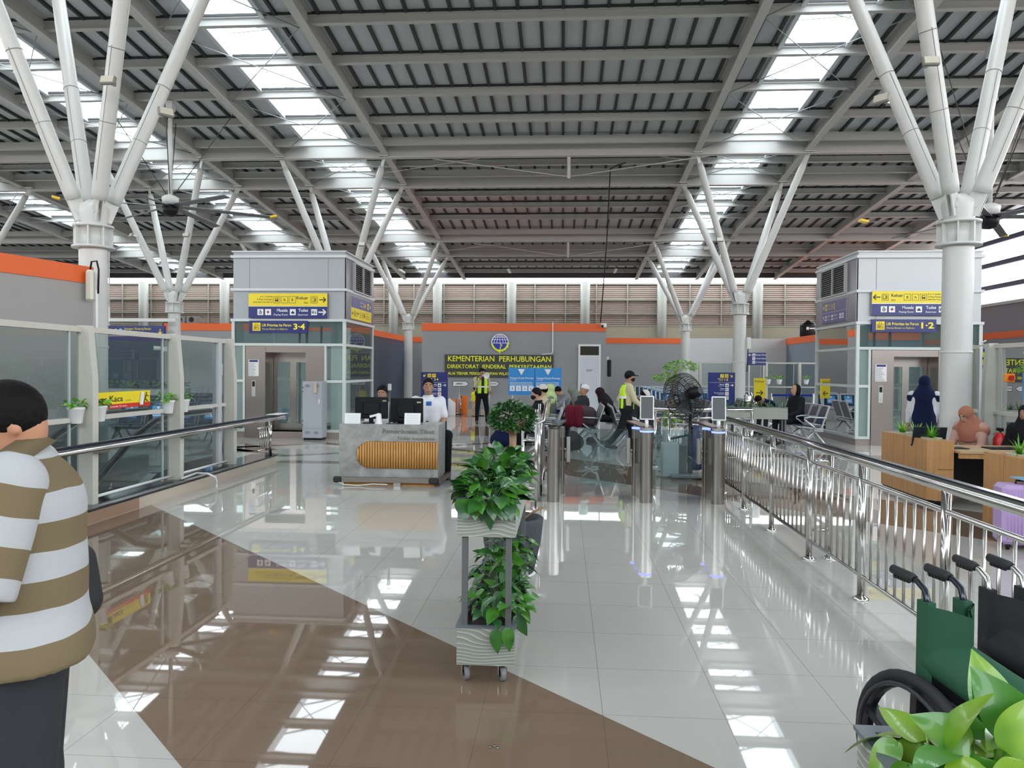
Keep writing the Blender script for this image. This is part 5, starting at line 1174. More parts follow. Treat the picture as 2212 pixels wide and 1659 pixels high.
# ---- officer at the ticket desk ----
p=at(925,850,11.4)
person('officer in white short-sleeved uniform seated at the right end of the ticket desk',(p.x,11.4,0),R(6),make_pose(seat=True,H=1.72,seat_z=.585,armL=((.06,.02,-.26),(-.05,.2,-.1)),armR=((.05,.1,-.25),(-.08,.22,.02)),legL=((.22,.34,-.02),(.0,.03,-.585)),head=(0,8)),res=.013,sleeve='short')
o=[q for q in bpy.data.objects if q.get('label','').startswith('officer')][0]
MB().cyl((0,.02,.03),(0,.02,.44),.03,n=10).lathe([(.19,.44),(.19,.50),(.0,.5)],(0,.02,0),n=16).lathe([(.2,0),(.2,.03)],(0,.02,0),n=16)
def stool(x,y,h,lb):
    t=thing('stool',lb,'stool',(x,y,0)); MB().cyl((0,0,.02),(0,0,h-.05),.025,n=10).build('pole',ALU,t); MB().lathe([(.17,h-.06),(.18,h-.04),(.18,h-.01),(.0,h)],n=18).build('seat',DARK,t); MB().lathe([(.2,0),(.2,.02),(.03,.04)],n=18).build('base',DARK,t)
stool(p.x,11.42,.56,'black round stool under the officer at the ticket desk')
MB().box((-.02,-.14,1.07),(.06,-.125,1.13)).build('name_badge',mat('blue_badge',(.03,.10,.4),.4),o)
p=at(826,850,11.55)
person('black-haired man sitting behind the left monitor of the ticket desk',(p.x,11.6,0),0,make_pose(seat=True,H=1.68,seat_z=.50,head=(12,0)),res=.018,top=CW)
stool(p.x,11.62,.475,'black round stool under the man behind the monitors')
# ---- guard with megaphone ----
p=fl(1040,915)
g=person('guard in hi-vis vest and black cap speaking into a white megaphone',(p.x,p.y,0),R(20),make_pose(H=1.64,armL=((.05,.02,-.27),(-.02,.20,-.10)),armR=((.06,.16,-.20),(-.12,.10,.19)),legL=((.07,.02,-.44),(.02,-.02,-.40)),legR=((.04,-.02,-.44),(.01,-.02,-.40)),head=(-3,12)),res=.018,top=CCREAM,vest=VEST,cap=(CBK,'bill'),bottom=CBK)
mg=thing('megaphone','white megaphone held to the mouth of the guard','megaphone',(p.x+.06,p.y-.22,1.43),R(35)); MB().lathe([(.03,0),(.035,.1),(.09,.2),(.10,.22),(.085,.2),(.0,.12)],n=18,T=TR((0,0,0),0,R(90))).build('horn',WHITE,mg); MB().cyl((0,-.02,0),(0,-.02,-.1),.015,n=8).build('grip',DARK,mg)
# ---- woman in yellow behind him ----
p=fl(1024,899); person('small child in yellow top and peach trousers behind the megaphone guard',(p.x,p.y,0),R(-60),make_pose(H=.98),res=.014,top=CYL,bottom=CPEACH)
# ---- guard walking behind the gates ----
p=fl(1352,980)
person('guard in black cap and hi-vis vest walking right behind the gates',(p.x,p.y,0),R(98),make_pose(H=1.60,lean=3,legL=((.0,.13,-.42),(.0,.02,-.40)),legR=((.0,-.14,-.40),(.0,-.25,-.32)),armL=((.05,-.12,-.25),(.0,.10,-.23)),armR=((.05,.1,-.26),(.0,.2,-.16)),head=(2,-6)),res=.014,top=CCREAM,vest=VEST,cap=(CBK,'bill'),mask=CBK,bottom=CBK)
# ---- seated crowd ----
def seated(px,py,Y,rz,label,**kw):
    pk=dict(H=1.65,lean=0,head=(0,0)); pk.update(kw.pop('pose',{})); J=make_pose(seat=True,**pk)
    p=at(px,py,Y); return person(label,(p.x-(Matrix.Rotation(rz,3,'Z')@J['head']).x,Y,0),rz,J,res=kw.pop('res',.02),**kw)
seated(1158,868,13.9,R(-80),'young man in black with dark face mask seated behind the leafy tree',top=CBK,mask=CBK,pose=dict(H=1.62,head=(10,0)),skin=SKIN2)
seated(1172,856,15.6,R(-95),'man in cream shirt and pale cap seated beyond the masked young man',top=CCREAM,cap=(CREAMC,'round'),pose=dict(H=1.66),skin=SKIN2)
seated(1187,852,16.9,R(-85),'person in lime green headscarf behind the cream-shirted man',top=CGN,hijab=(cl('lime',(.45,.58,.25)),),skirt=True,bottom=CGN,pose=dict(H=1.64))
seated(1206,860,19.2,R(-60),'boy in grey hoodie leaning forward below the blue board',top=CGRY,bottom=CDG,pose=dict(lean=24,head=(20,0),armL=((.02,.22,-.18),(-.04,.16,-.14)),armR=((.02,.22,-.18),(-.04,.16,-.14))),skin=SKIN2)
seated(1236,862,18.0,R(-70),'woman in sage green headscarf leaning between the boy and the man in white cap',top=CDG,hijab=(CGN,),bottom=CDG,pose=dict(lean=20,head=(15,0)))
seated(1262,858,16.6,R(-75),'old man in white skullcap and white shawl on the middle bench',top=CDG,cap=(CW,'round'),bottom=CDG,pose=dict(lean=-8,head=(-6,0)),hair='none')
seated(1296,858,17.3,R(-95),'person in black hood bent forward in front of the white door',top=CBK,hijab=(cl('black_hood',(.02,.012,.014)),),bottom=CDG,pose=dict(lean=28,head=(0,0)))
seated(1392,872,15.9,R(95),'man in white patterned cap bending behind the walking guard',top=CDG,cap=(CREAMC,'bill'),bottom=CDG,pose=dict(lean=20,head=(25,0),armL=((.0,.1,-.26),(.0,.2,-.12))))
seated(1571,853,20.4,R(-70),'man in navy cap and black jacket seated beside the 1-2 totem',top=CBK,cap=(CNV,'bill'),bottom=CBK,pose=dict(H=1.66))
seated(1636,872,20.0,R(-70),'person in dark blue bending low behind the plants',top=CNV,bottom=CDG,pose=dict(lean=50,head=(20,0)),hair='short')
seated(1718,858,17.4,R(-75),'woman with black bob and black hoodie seated on the right bench',top=CBK,bottom=CBK,hair='bob',pose=dict(H=1.72,head=(2,0)),skin=SKIN2,res=.015)
# white shawl of the old man, backpacks, bags
def blobthing(name,label,cat,loc,prims,m,extra=None,res=.018,group=None):
    t=thing(name,label,cat,loc,0,group); S=SDF()
    for a,b,r in prims: S.c(a,b,r,r,.04)
    S.mesh(res).build('body',m,t)
    if extra: extra(t)
    return t
p=at(1240,905,15.2); blobthing('backpack','maroon backpack standing on the bench end','backpack',(p.x,15.2,.47),[((-.08,0,.1),(-.08,0,.36),.10),((.08,0,.1),(.08,0,.36),.10)],CMAR,lambda t:MB().tube([(-.08,-.1,.05),(-.09,-.14,.2),(-.08,-.1,.42)],.014,6).tube([(.03,-.1,.05),(.04,-.14,.2),(.03,-.1,.42)],.014,6).build('shoulder_strap',CMAR,t))
p=at(1262,905,15.5); blobthing('backpack','plum grey backpack leaning beside the maroon one','backpack',(p.x+.02,15.6,.47),[((-.05,0,.12),(-.02,0,.30),.13),((.12,0,.12),(.10,0,.28),.12)],CPLUM,lambda t:MB().tube([(-.08,-.12,.05),(-.1,-.15,.2),(-.05,-.1,.4)],.012,6).build('shoulder_strap',mat('brown_strap',(.2,.12,.09),.6),t))
p=fl(1215,965); blobthing('duffel_bag','black duffel bag on the floor under the backpacks','bag',(p.x+.02,15.25,.0),[((-.2,0,.17),(.25,0,.17),.16),((-.1,0,.3),(.2,0,.3),.10)],CBK)
p=at(1198,890,17.2); blobthing('bag','royal blue bag beside the black luggage','bag',(p.x,17.2,.0),[((-.12,0,.62),(.12,0,.62),.1),((-.12,0,.15),(.12,0,.15),.14),((0,0,.15),(0,0,.6),.13)],CBLUE)
p=fl(1083,970); blobthing('duffel_bag','navy bag on the floor behind the tree trunk','bag',(p.x+.05,p.y+.3,.0),[((-.16,0,.16),(.16,0,.16),.155),((-.1,0,.3),(.1,0,.3),.12)],CNV)
# ---- reception staff ----
person('woman in navy headscarf and white sleeves standing with her back to the camera',(at(1996,900,12.6).x,12.6,0),R(150),make_pose(H=1.56,armL=((.05,.03,-.28),(.03,.08,-.24)),armR=((.05,.03,-.28),(.03,.08,-.24))),res=.016,top=CW,bottom=CNV,hijab=(CNV,.62),skirt=True,long_top=False)
seated(2078,915,10.75,R(-62),'woman in dusty pink headscarf and glasses seated at the reception laptop',top=cl('pale_pink',(.5,.30,.25)),hijab=(CPK,.02),bottom=CPK,pose=dict(H=1.56,lean=16,head=(14,0),seat_z=.40),res=.014,skirt=True,skin=mat('light_tan_skin',(.55,.33,.23),.5))
seated(2214,938,10.3,R(-60),'person in black headscarf at the right edge behind the reception desk',top=CBK,hijab=(CBK,.02),bottom=CBK,pose=dict(H=1.55,seat_z=.40),skirt=True)
# ================= benches =================
def bench(loc,rz,n,label,group,pad=BENCHBLK,priority=False,arms=True,metal=BENCHMET):
    """airport bench facing -y, seats run along +x from the origin"""
    t=thing('waiting_bench',label,'bench',loc,rz,group); w=.56
    MB().box((0,.08,.36),(n*w,.16,.41)).build('beam',metal,t)
    for i in range(n):
        x0=i*w+.02; x1=(i+1)*w-.02
        m=MB(); m.bar(((x0+x1)/2,-.16,.445),((x0+x1)/2,.26,.40),x1-x0,.03); m.tube([(x0,-.19,.44),(x1,-.19,.44)],.016,8); o=m.build('seat',metal,t)
        MB().bar(((x0+x1)/2,-.15,.468),((x0+x1)/2,.22,.428),x1-x0-.08,.02).build('seat_pad',pad,o)
        m=MB(); a=Vector(((x0+x1)/2,.25,.44)); b=Vector(((x0+x1)/2,.40,.88)); u=Vector((0,-1,.34)).normalized()
        for s in (-1,1): m.bar(a+Vector((s*(x1-x0-.03)/2,0,0)),b+Vector((s*(x1-x0-.03)/2,0,0)),.035,.03,up=u)
        m.tube([(x0,.40,.885),(x1,.40,.885)],.018,8); m.tube([(x0,.26,.46),(x1,.26,.46)],.012,6); o=m.build('backrest',metal,t)
        MB().bar(a+Vector((0,.02,.05)),b+Vector((0,-.0,-.03)),x1-x0-.09,.02,up=u).build('back_pad',pad,o)
        if priority:
            d=(b-a).normalized(); c=a+d*.27+u*.02; m=MB(); sx=Vector((1,0,0))
            q=MB(); q.add([c-sx*.13-d*.13,c+sx*.13-d*.13,c+sx*.13+d*.13,c-sx*.13+d*.13],[(0,1,2,3)]); q.build('priority_label',mat('sky_blue_label',(.04,.30,.62),.4),o)
            m.add([c-sx*.04+d*.11+u*.004,c+sx*.04+d*.11+u*.004,c+d*.05+u*.004],[(0,1,2)])
            for k in range(3): m.add([c-sx*.1-d*(.0+.035*k)+u*.004,c+sx*.1-d*(.0+.035*k)+u*.004,c+sx*.1-d*(.015+.035*k)+u*.004,c-sx*.1-d*(.015+.035*k)+u*.004],[(0,1,2,3)])
            m.build('label_print',SWHITE,o)
    for x in ([.10,n*w-.10] if n<4 else [.10,n*w/2,n*w-.10]):
        m=MB(); m.tube([(x,-.26,.02),(x,-.12,.10),(x,.12,.36)],[.018,.02,.026],8); m.tube([(x,.44,.02),(x,.32,.10),(x,.12,.36)],[.018,.02,.026],8); m.sph((x,-.27,.02),.022,8,6); m.sph((x,.45,.02),.022,8,6); m.box((x-.02,.02,.34),(x+.02,.30,.42)); m.build('leg_frame',metal,t)
    if arms:
        for x in [i*w for i in range(n+1)]:
            m=MB(); m.tube([(x,.34,.64),(x,.0,.66),(x,-.12,.64),(x,-.12,.60),(x,.05,.47),(x,.14,.40)],.017,8); m.build('armrest',metal,t)
    return t
def facing_left(px,py,n,label,group,**k):
    p=fl(px,py); return bench((p.x-.10,p.y+n*.56,0),R(-90),n,label,group,**k)
p=fl(1272,972); bench((p.x-.1,p.y+3*.56,0),-R(90),3,'silver bench whose end frame faces the gates, under the luggage','silver waiting benches',pad=mat('slate_pad',(.05,.06,.08),.4))
WHO=lambda s:[o for o in bpy.data.objects if o.get('label','').startswith(s)][0].location
p=WHO('young man in black'); bench((p.x+.02,p.y+.85,0),-R(90),3,'silver bench behind the leafy tree with the masked young man','silver waiting benches')
p=WHO('man in cream'); bench((p.x+.02,p.y+1.9,0),-R(90),4,'silver bench beyond the masked young man, with the cream-shirted man','silver waiting benches')
p=WHO('woman with black bob'); bench((p.x+.02,16.5+4*.56,0),-R(90),4,'silver bench with navy pads under the woman in black on the right','silver waiting benches',pad=mat('navy_pad',(.012,.022,.06),.4))
p=WHO('person in black hood'); bench((p.x+.02,16.85+2*.56,0),-R(90),2,'silver bench carrying the person in the black hood','silver waiting benches')
p=WHO('man in white patterned'); bench((p.x-.02,15.1,0),R(90),3,'silver bench under the man in the patterned cap','silver waiting benches')
p=WHO('man in navy cap'); bench((p.x+.02,19.6+3*.56,0),-R(90),3,'silver bench under the man in the navy cap','silver waiting benches')
p=WHO('person in dark blue'); bench((p.x+.02,19.4+2*.56,0),-R(90),2,'silver bench under the bending person in dark blue','silver waiting benches')
# grey benches beyond the walking guard
GP=mat('grey_pad',(.07,.075,.08),.5)
for i,(px,Y,lb) in enumerate(((1405,17.6,'nearest grey bench right of the walking guard'),(1436,20.0,'grey bench behind the pedestal fan'),(1462,22.4,'third grey bench behind the pedestal fan'),(1500,18.4,'grey bench just right of the pedestal fan'))):
    q=at(px,900,Y); bench((q.x,Y+4*.56,0),-R(90),4,lb,'grey benches behind the fan',pad=GP,metal=mat('grey_seat_metal',(.22,.23,.24),.4,.5))
# rows of benches with blue priority labels
NP=mat('deep_navy_pad',(.006,.018,.06),.4); LM=mat('pale_blue_seat_metal',(.50,.58,.66),.35,.3)
rows=[25.6,27.2,28.8,30.4,32,33.6,35.2]; names=['nearest','second nearest','third','fourth','fifth','sixth','farthest']
for i,Y in enumerate(rows):
    q=at(1426 if i==0 else 1426-i*9,850,Y); bench((q.x,Y,0),0,6 if i else 5,names[i]+' row of pale framed seats with blue priority labels right of the guard','priority seat rows',pad=NP,priority=(i<4),arms=False,metal=LM)
for i,(Y,px,n,lb) in enumerate(((14.6,235,4,'near row of dark seats with blue labels behind the left barrier'),(16.3,250,4,'second row of seats with blue labels behind the left barrier'),(18.2,300,3,'third row of dark seats behind the left barrier'),(20.0,370,4,'farthest row of dark seats behind the left barrier'))):
    q=at(px,880,Y); bench((q.x,Y,0),0,n,lb,'seat rows behind the left barrier',pad=NP,priority=i<2,arms=i>1,metal=mat('dark_seat_metal',(.10,.11,.12),.4,.5))
bench((9.4,12.6,0),0,4,'white framed bench behind the right glass barrier','benches behind the right barrier',pad=GP); bench((9.4,14.6,0),0,4,'farther white framed bench behind the right glass barrier','benches behind the right barrier',pad=GP)
# papers on bench
p=Vector((p.x,16.8,0)); tag(MB().box((p.x-.12,p.y-.15,.48),(p.x+.1,p.y+.15,.49)).build('paper_sheet',WHITE),'white paper bag lying on the near seat of the right bench','paper')
# ================= turnstile gates =================
GBL=mat('blue_led_ring',(.1,.15,.9),.4,emit=(.15,.22,1.),es=2.2); RSTEEL=mat('reddish_gate_top',(.22,.15,.13),.2,.7)
def gate(fx,fy,bx,by,zt,label,screen=True,left=True,right=True):
    f=fl(fx,fy); b=fl(bx,by); t=thing('ticket_gate',label,'ticket gate',(f.x,f.y,0),0,'stainless ticket gates')
    r=.079; m=MB(); m.lathe([(r,0),(r,zt-.02)],n=32); m.build('front_column',STEEL,t)
    bo=b-f; m=MB(); m.lathe([(.05,0),(.05,zt-.03)],(bo.x,bo.y,0),n=24); m.build('rear_column',STEEL,t)
    if screen:
        for c,rr in ((Vector((0,0,0)),r),(bo,.05)): MB().lathe([(rr+.004,zt-.05),(rr+.004,zt-.028)],c,n=24).build('led_ring',GBL,t)
        m=MB(); m.lathe([(r,zt-.02),(r,zt)],n=32); m.build('top_disc',ALU,t)
    m=MB(); m.bar(Vector((bo.x*.0,.05,zt-.5)),Vector((bo.x*1.,bo.y,zt-.5)),.05,.9); m.build('gate_body',STEEL,t)
    m=MB(); m.bar(Vector((0,.05,zt+.01)),Vector((bo.x,bo.y+.55,zt+.01)),.15,.02); m.build('reader_plate',RSTEEL if screen else GATEG,t)
    sides=([-1] if left else [])+([1] if right else [])
    for s in sides:
        cx=bo.x+s*.095; m=MB(); m.box((cx-.025,bo.y-.05,zt-.50),(cx+.025,bo.y+.05,zt-.17),ch=.008); m.tube([(bo.x,bo.y,zt-.33),(cx,bo.y,zt-.33)],.02,8); m.build('flap_clamp',mat('satin_clamp',(.60,.57,.52),.35,.6),t)
        L=.62; P=[(0,zt-.06),(L-.06,zt-.06),(L-.015,zt-.10),(L,zt-.16),(L,zt-.72),(L-.03,zt-.78),(L-.1,zt-.80),(0,zt-.80)]
        m=MB(); m.prism([(cx+s*x,z) for x,z in P],-.006,.006,TR((0,bo.y,0),0,R(90))); m.build('glass_flap',GATEG,t)
    if screen:
        m=MB(); m.cyl((.0,.0,zt),(0,0,zt+.10),.022,n=14); m.build('screen_stalk',WHITE,t)
        T=TR((0,-.01,zt+.10),R(-7),R(-12)); m=MB(); m.box((-.085,-.012,0),(.085,.012,.30),T,ch=.008); o=m.build('tablet_frame',WHITE,t); MB().add([(-.072,-.0135,.015),(.072,-.0135,.015),(.072,-.0135,.285),(-.072,-.0135,.285)],[(0,1,2,3)],False,T).build('tablet_screen',mat('tablet_glass',(.006,.008,.009),.08,spec=.25),o)
    return t
gate(1195,1083,1211,1066,.915,'leftmost ticket gate column, without a screen',screen=False,left=False)
gate(1395,1085,1372,1070,.915,'middle ticket gate with tilted tablet screen')
gate(1550,1088,1524,1072,.915,'rightmost ticket gate with tilted tablet screen beside the railing',right=False)
# rolling stainless barrier frame and side railings by the gates
p=fl(1157,1100); t=thing('steel_railing','tall steel frame of the railing left of the first ticket gate','railing',(p.x,p.y,0))
m=MB(); m.cyl((0,0,0),(0,0,1.16),.019,n=14); m.lathe([(.055,0),(.055,.012),(.03,.03)],n=18); m.build('post',CHROME,t); m=MB(); m.cyl((.02,.55,0),(.02,.55,1.2),.019,n=14); m.build('post',CHROME,t); m=MB(); m.cyl((-.16,.1,.1),(-.16,.1,.98),.018,n=14); m.build('post',CHROME,t)
for z in (.24,.80): MB().tube([(-.16,.1,z),(0,0,z)],.016,8).build('cross_rail',CHROME,t)
MB().tube([(0,0,.99),(.08,.1,1.02),(.10,.5,1.2),(.13,1.3,1.22)],.019,10).build('top_rail',CHROME,t); MB().tube([(-.16,.1,.98),(-.15,.5,1.0),(-.1,1.3,1.0)],.018,10).build('top_rail',CHROME,t)
p=fl(1172,1075); t=thing('rolling_barrier','grey rolling barrier panel on castors left of the first ticket gate','barrier',(p.x-.03,p.y+.1,0)); m=MB(); m.box((-.012,0,.22),(.012,1.5,.94)); m.build('barrier_panel',mat('grey_metal_sheet',(.25,.26,.27),.3,.6),t)
m=MB(); m.tube([(0,0,.16),(0,0,.96),(0,.05,1.0),(0,1.45,1.0),(0,1.5,.96),(0,1.5,.16),(0,0,.16)],.018,8); m.build('barrier_frame',CHROME,t)
for y in (.05,1.45): m=MB(); m.lathe([(.045,-.015),(.05,-.01),(.05,.01),(.045,.015)],n=16,T=TR((0,y,.05),0,0,R(90))); m.box((-.02,y-.02,.05),(.02,y+.02,.16)); m.build('castor',DARK,t)
# swinging service gate between fan and gates
a=fl(1430,1010); z1=at(1430,888,a.y).z; t=thing('service_gate','small hinged stainless rail gate in front of the pedestal fan','gate',(a.x,a.y-.8,0)); w=.40; zb=.25
m=MB(); m.tube([(0,0,z1-.05),(.02,0,z1),(w,-.25,z1),(w,-.25,zb),(w-.03,-.25,zb-.05),(.03,0,zb+.07),(0,0,zb+.12),(0,0,z1-.05)],.022,10); m.build('gate_frame',CHROME,t)
for k in range(1,6): MB().cyl((w*k/6,-.25*k/6,zb+.12),(w*k/6,-.25*k/6,z1-.16),.008,n=8).build('baluster',CHROME,t)
MB().tube([(0,0,z1-.15),(w,-.25,z1-.15)],.014,8).build('cross_rail',CHROME,t); MB().tube([(0,0,zb+.15),(w,-.25,zb+.1)],.014,8).build('cross_rail',CHROME,t); m=MB(); m.cyl((.10,0,0),(.10,0,zb+.08),.022,n=12); m.lathe([(.05,0),(.05,.012),(.03,.03)],(.10,0,0),n=16); m.build('gate_post',CHROME,t)
# railing returning sideways behind the fan
railing('short steel railing running across behind the pedestal fan',0,[0.0,1.6],0,1.62,H=1.0,loc=(3.15,12.9,0),rz=R(90),spacing=.12)
railing('steel railing section between the fan and the third gate',0,[1.2,2.4],0,2.5,H=1.0,loc=(2.2,10.5,0),rz=R(-12),spacing=.12)
# ================= pedestal drum fan =================
p=fl(1490,1032); t=thing('pedestal_fan','large black caged pedestal fan behind the gates','fan',(p.x,p.y,0)); zc=at(1470,862,p.y).z
m=MB(); m.cyl((0,0,.05),(0,0,zc-.05),.028,n=14); m.cyl((0,0,.05),(0,0,zc*.55),.04,n=14); m.build('stand_pole',DARK,t)
m=MB(); m.box((-.30,-.22,.02),(.22,.22,.07),ch=.01); m.build('fan_base',mat('grey_fan_base',(.2,.2,.21),.5),t)
Tf=TR((-.10,-.02,zc+.04),R(40),R(72)); m=MB()
for rr,z in ((.345,.09),(.345,-.09),(.28,.13),(.28,-.13),(.16,.15),(.16,-.15),(.06,.16),(.06,-.16)):
    m.tube([Tf@Vector((rr*math.cos(k*math.pi/14),rr*math.sin(k*math.pi/14),z)) for k in range(28)],.005,5,closed=True)
for k in range(48):
    a=2*math.pi*k/48; c,s=math.cos(a),math.sin(a)
    m.tube([Tf@Vector((rr*c,rr*s,z)) for rr,z in ((.05,.16),(.2,.145),(.33,.10),(.35,0),(.33,-.10),(.2,-.145),(.05,-.16))],.004,4,cap=False)
m.build('fan_cage',DARK,t)
for k in range(3):
    a=2*math.pi*k/3; m=MB(); V=[];
    for i in range(5):
        rr=.05+.065*i; da=.25+.12*i; V+=[Tf@Vector((rr*math.cos(a-da*.5),rr*math.sin(a-da*.5),-.03)),Tf@Vector((rr*math.cos(a+da),rr*math.sin(a+da),.04))]
    m.add(V,[(2*i,2*i+1,2*i+3,2*i+2) for i in range(4)],True); m.build('fan_blade',mat('dark_fan_blade',(.03,.03,.035),.3),t)
m=MB(); m.add(*(lambda q:(q.v,q.f))(MB().lathe([(.07,-.02),(.09,.05),(.085,.2),(.05,.24)],n=20)),True,Tf@TR((0,0,.08))); m.build('fan_motor',DARK,t)
m=MB(); m.bar((0,0,zc-.1),(-.05,-.01,zc+.05),.05,.05); m.tube([(0,0,zc*.55),(-.3,-.08,zc*.5)],.018,8); m.build('tilt_bracket',DARK,t)
tag(MB().lathe([(.05,.12),(.10,.14),(.05,.78),(.035,.80)],(p.x+.08,p.y-.02,0),n=14).build('folded_umbrella_cover',mat('navy_nylon',(.012,.03,.10),.5)),'folded navy cloth cover hanging on the fan pole','cover')
t=thing('floor_cabinet','small grey floor cabinet beside the base of the pedestal fan','cabinet',(p.x-.42,p.y+.05,0)); MB().box((0,-.15,.02),(.24,.15,.52),ch=.01).build('cabinet_body',mat('pale_grey_cabinet',(.42,.44,.46),.4),t); MB().box((.24,-.13,.02),(.36,.13,.50)).build('side_panel',mat('dark_grey_panel',(.06,.065,.07),.4),t)
# ================= planter trolleys =================
def trolley(loc,rz,L,label,W=.30,two=True,seedv=1,plant='pothos',zt=.945,hh=.183,casters=True,nleaf=230):
    """two-tier planter on castors; front end at the origin, runs +y, width along x"""
    t=thing('planter_trolley',label,'planter',loc,rz,'wheeled plant trolleys')
    def trough(z0,z1,nm,fl_):
        m=MB(); e=.0; th=.018
        m.box((0,0,z0),(W,th,z1)); m.box((0,L-th,z0),(W,L,z1)); m.box((0,th,z0),(th,L-th,z1)); m.box((W-th,th,z0),(W,L-th,z1)); m.box((th,th,z0),(W-th,L-th,z0+.02))
        o=m.build(nm,GRAIN,t)
        m=MB(); 
        for a,b in (((-.006,-.006,z1),(W+.006,.022,z1+.008)),((-.006,L-.022,z1),(W+.006,L+.006,z1+.008)),((-.006,.022,z1),(.022,L-.022,z1+.008)),((W-.022,.022,z1),(W+.006,L-.022,z1+.008))): m.box(a,b)
        m.build('trough_rim',mat('slate_rim',(.13,.15,.17),.4),o)
        MB().box((th,th,z1-.05),(W-th,L-th,z1-.035)).build('soil',SOIL,o); return o
    trough(zt-hh,zt,'upper_trough',0); 
    if two: trough(.10,.293,'lower_trough',0)
    PM=mat('grey_square_post',(.115,.115,.118),.45)
    for x in (.022,W-.052):
        for y in (.02,L-.05): MB().box((x,y,.293 if two else 0.),(x+.03,y+.03,zt-hh)).build('upright',PM,t)
    if casters:
        for x in (.035,W-.075):
            for y in (.06,L-.1):
                o=MB().box((x-.022,y-.025,.088),(x+.045,y+.03,.10)).build('castor_plate',STEEL,t)
                MB().box((x-.016,y-.01,.035),(x-.010,y+.02,.09)).box((x+.026,y-.01,.035),(x+.032,y+.02,.09)).build('castor_fork',STEEL,o)
                MB().lathe([(.0,-.013),(.033,-.013),(.038,-.009),(.038,.009),(.033,.013),(.0,.013)],n=22,T=TR((x+.008,y+.0,.038),R(20),0,R(90))).build('castor_wheel',mat('grey_rubber_wheel',(.22,.22,.22),.5),o)
                MB().lathe([(.018,-.015),(.02,.0),(.018,.015)],n=14,T=TR((x+.008,y+.0,.038),R(20),0,R(90))).build('wheel_hub',DARK,o)
    return t
TRP=fl(981,1478); TX,TY=-.535,3.85
tr=trolley((TX,TY,0),0,1.5,'two-tier grey woodgrain planter on castors in the centre foreground')
m=MB()
for cy_,hh,n in ((.12,.10,70),(.45,.13,75),(.85,.15,75),(1.25,.13,60)): foliage((.15,cy_,.965),.175,.22,hh,int(n*1.35),.09,.068,int(cy_*100),mb=m,droop=.55,up=.35,lo=-.35)
for k in range(9): leafshape(m,(.02+.03*k,-.01,.955),(rnd.uniform(-.4,.4),-.7,-.7 if k!=4 else -1.4),(0,-.5,.8),.11,.08,.25,.15)
leafshape(m,(.16,-.015,.95),(.1,-.15,-1),(.1,-1,.1),.15,.075,.1,.2)
o=m.build('upper_foliage',LEAF,tr); sm=o.modifiers.new('smooth','SUBSURF'); sm.levels=1; sm.render_levels=1
m=MB()
for (cx,cy_,z,hh,n) in ((.20,.35,.40,.15,60),(.18,.7,.42,.18,60),(.22,.15,.38,.10,26),(.2,1.1,.42,.15,45)): foliage((cx,cy_,z),.15,.2,hh,int(n*1.2),.088,.062,int(cy_*100)+7,mb=m,droop=.7,up=.3,lo=-.5)
for q in ((.26,-.01,.30),(.20,-.015,.29),(.30,.1,.33),(.31,.2,.36)): leafshape(m,q,(.15 if q[0]<.29 else .6,-.2,-1),(.2,-1,.1),.12,.07,.1,.2)
o=m.build('lower_foliage',LEAF,tr); sm=o.modifiers.new('smooth','SUBSURF'); sm.levels=1; sm.render_levels=1
# bottom right planter near the camera
tb=trolley((.56,1.46,0),R(-90),1.5,'grey planter box with large bright leaves in the bottom right corner',W=.30)
Tb=MB(); g=random.Random(11)
def bigleaf(m,px,py,Y,d,up,L,W_,cup=.2,fold=.25,stem=True):
    p=at(px,py,Y); q=Vector((p.x-.56,p.y-1.46,p.z)); q=Matrix.Rotation(R(90),3,'Z')@q; d=Matrix.Rotation(R(90),3,'Z')@Vector(d); up=Matrix.Rotation(R(90),3,'Z')@Vector(up)
    leafshape(m,q,d,up,L,W_,cup,fold)
    if stem: m.tube([Vector((max(.04,min(.26,q.x)),q.y,.91)),Vector((q.x*.7+.05,q.y,(q.z+.93)/2)),q],.0035,6,cap=False)
for a in ((2148,1560,1.32,(-.1,.2,1),(.1,-1,.2),.115,.085),(2095,1612,1.30,(-.75,.0,.45),(.2,-.8,.5),.10,.07),(2172,1622,1.25,(.55,.1,.7),(-.1,-1,.2),.105,.08),(1990,1600,1.38,(-.4,-.1,-.75),(-.3,-.8,.4),.12,.07),(2000,1580,1.36,(.5,-.1,-.2),(.1,-.5,.9),.09,.07),(2060,1615,1.3,(.1,-.2,-.9),(.0,-1,.3),.12,.075),(2130,1640,1.25,(-.2,-.2,-.8),(.0,-1,.3),.10,.075),(2190,1640,1.22,(-.2,-.2,-.9),(.1,-1,.3),.13,.085),(1960,1650,1.3,(-.2,-.3,-.7),(.0,-.8,.5),.11,.07),(2020,1655,1.25,(.2,-.3,-.6),(.0,-.8,.5),.10,.07),(2205,1590,1.3,(-.3,.1,.5),(-.2,-1,.4),.12,.09),(1935,1600,1.36,(-.5,-.2,-.6),(-.4,-.6,.6),.09,.05),(2090,1585,1.38,(.4,0,.5),(0,-.9,.4),.07,.05)): bigleaf(Tb,*a)
for k in range(70):
    x=g.uniform(.05,.26);y=g.uniform(.08,1.4)**1.4; leafshape(Tb,(x,y,.93+g.uniform(0,.08)),(g.uniform(-.6,.8),g.uniform(-1,1),g.uniform(-.4,.5)),(g.uniform(-.3,.3),g.uniform(-.3,.3),1),g.uniform(.08,.13),g.uniform(.05,.085),.3,.2); Tb.tube([(x,y,.9),(x,y,.95)],.003,5)
o=Tb.build('large_foliage',LEAFB,tb); sm=o.modifiers.new('smooth','SUBSURF'); sm.levels=2; sm.render_levels=2
for k in range(10):
    m=MB(); 
m=MB()
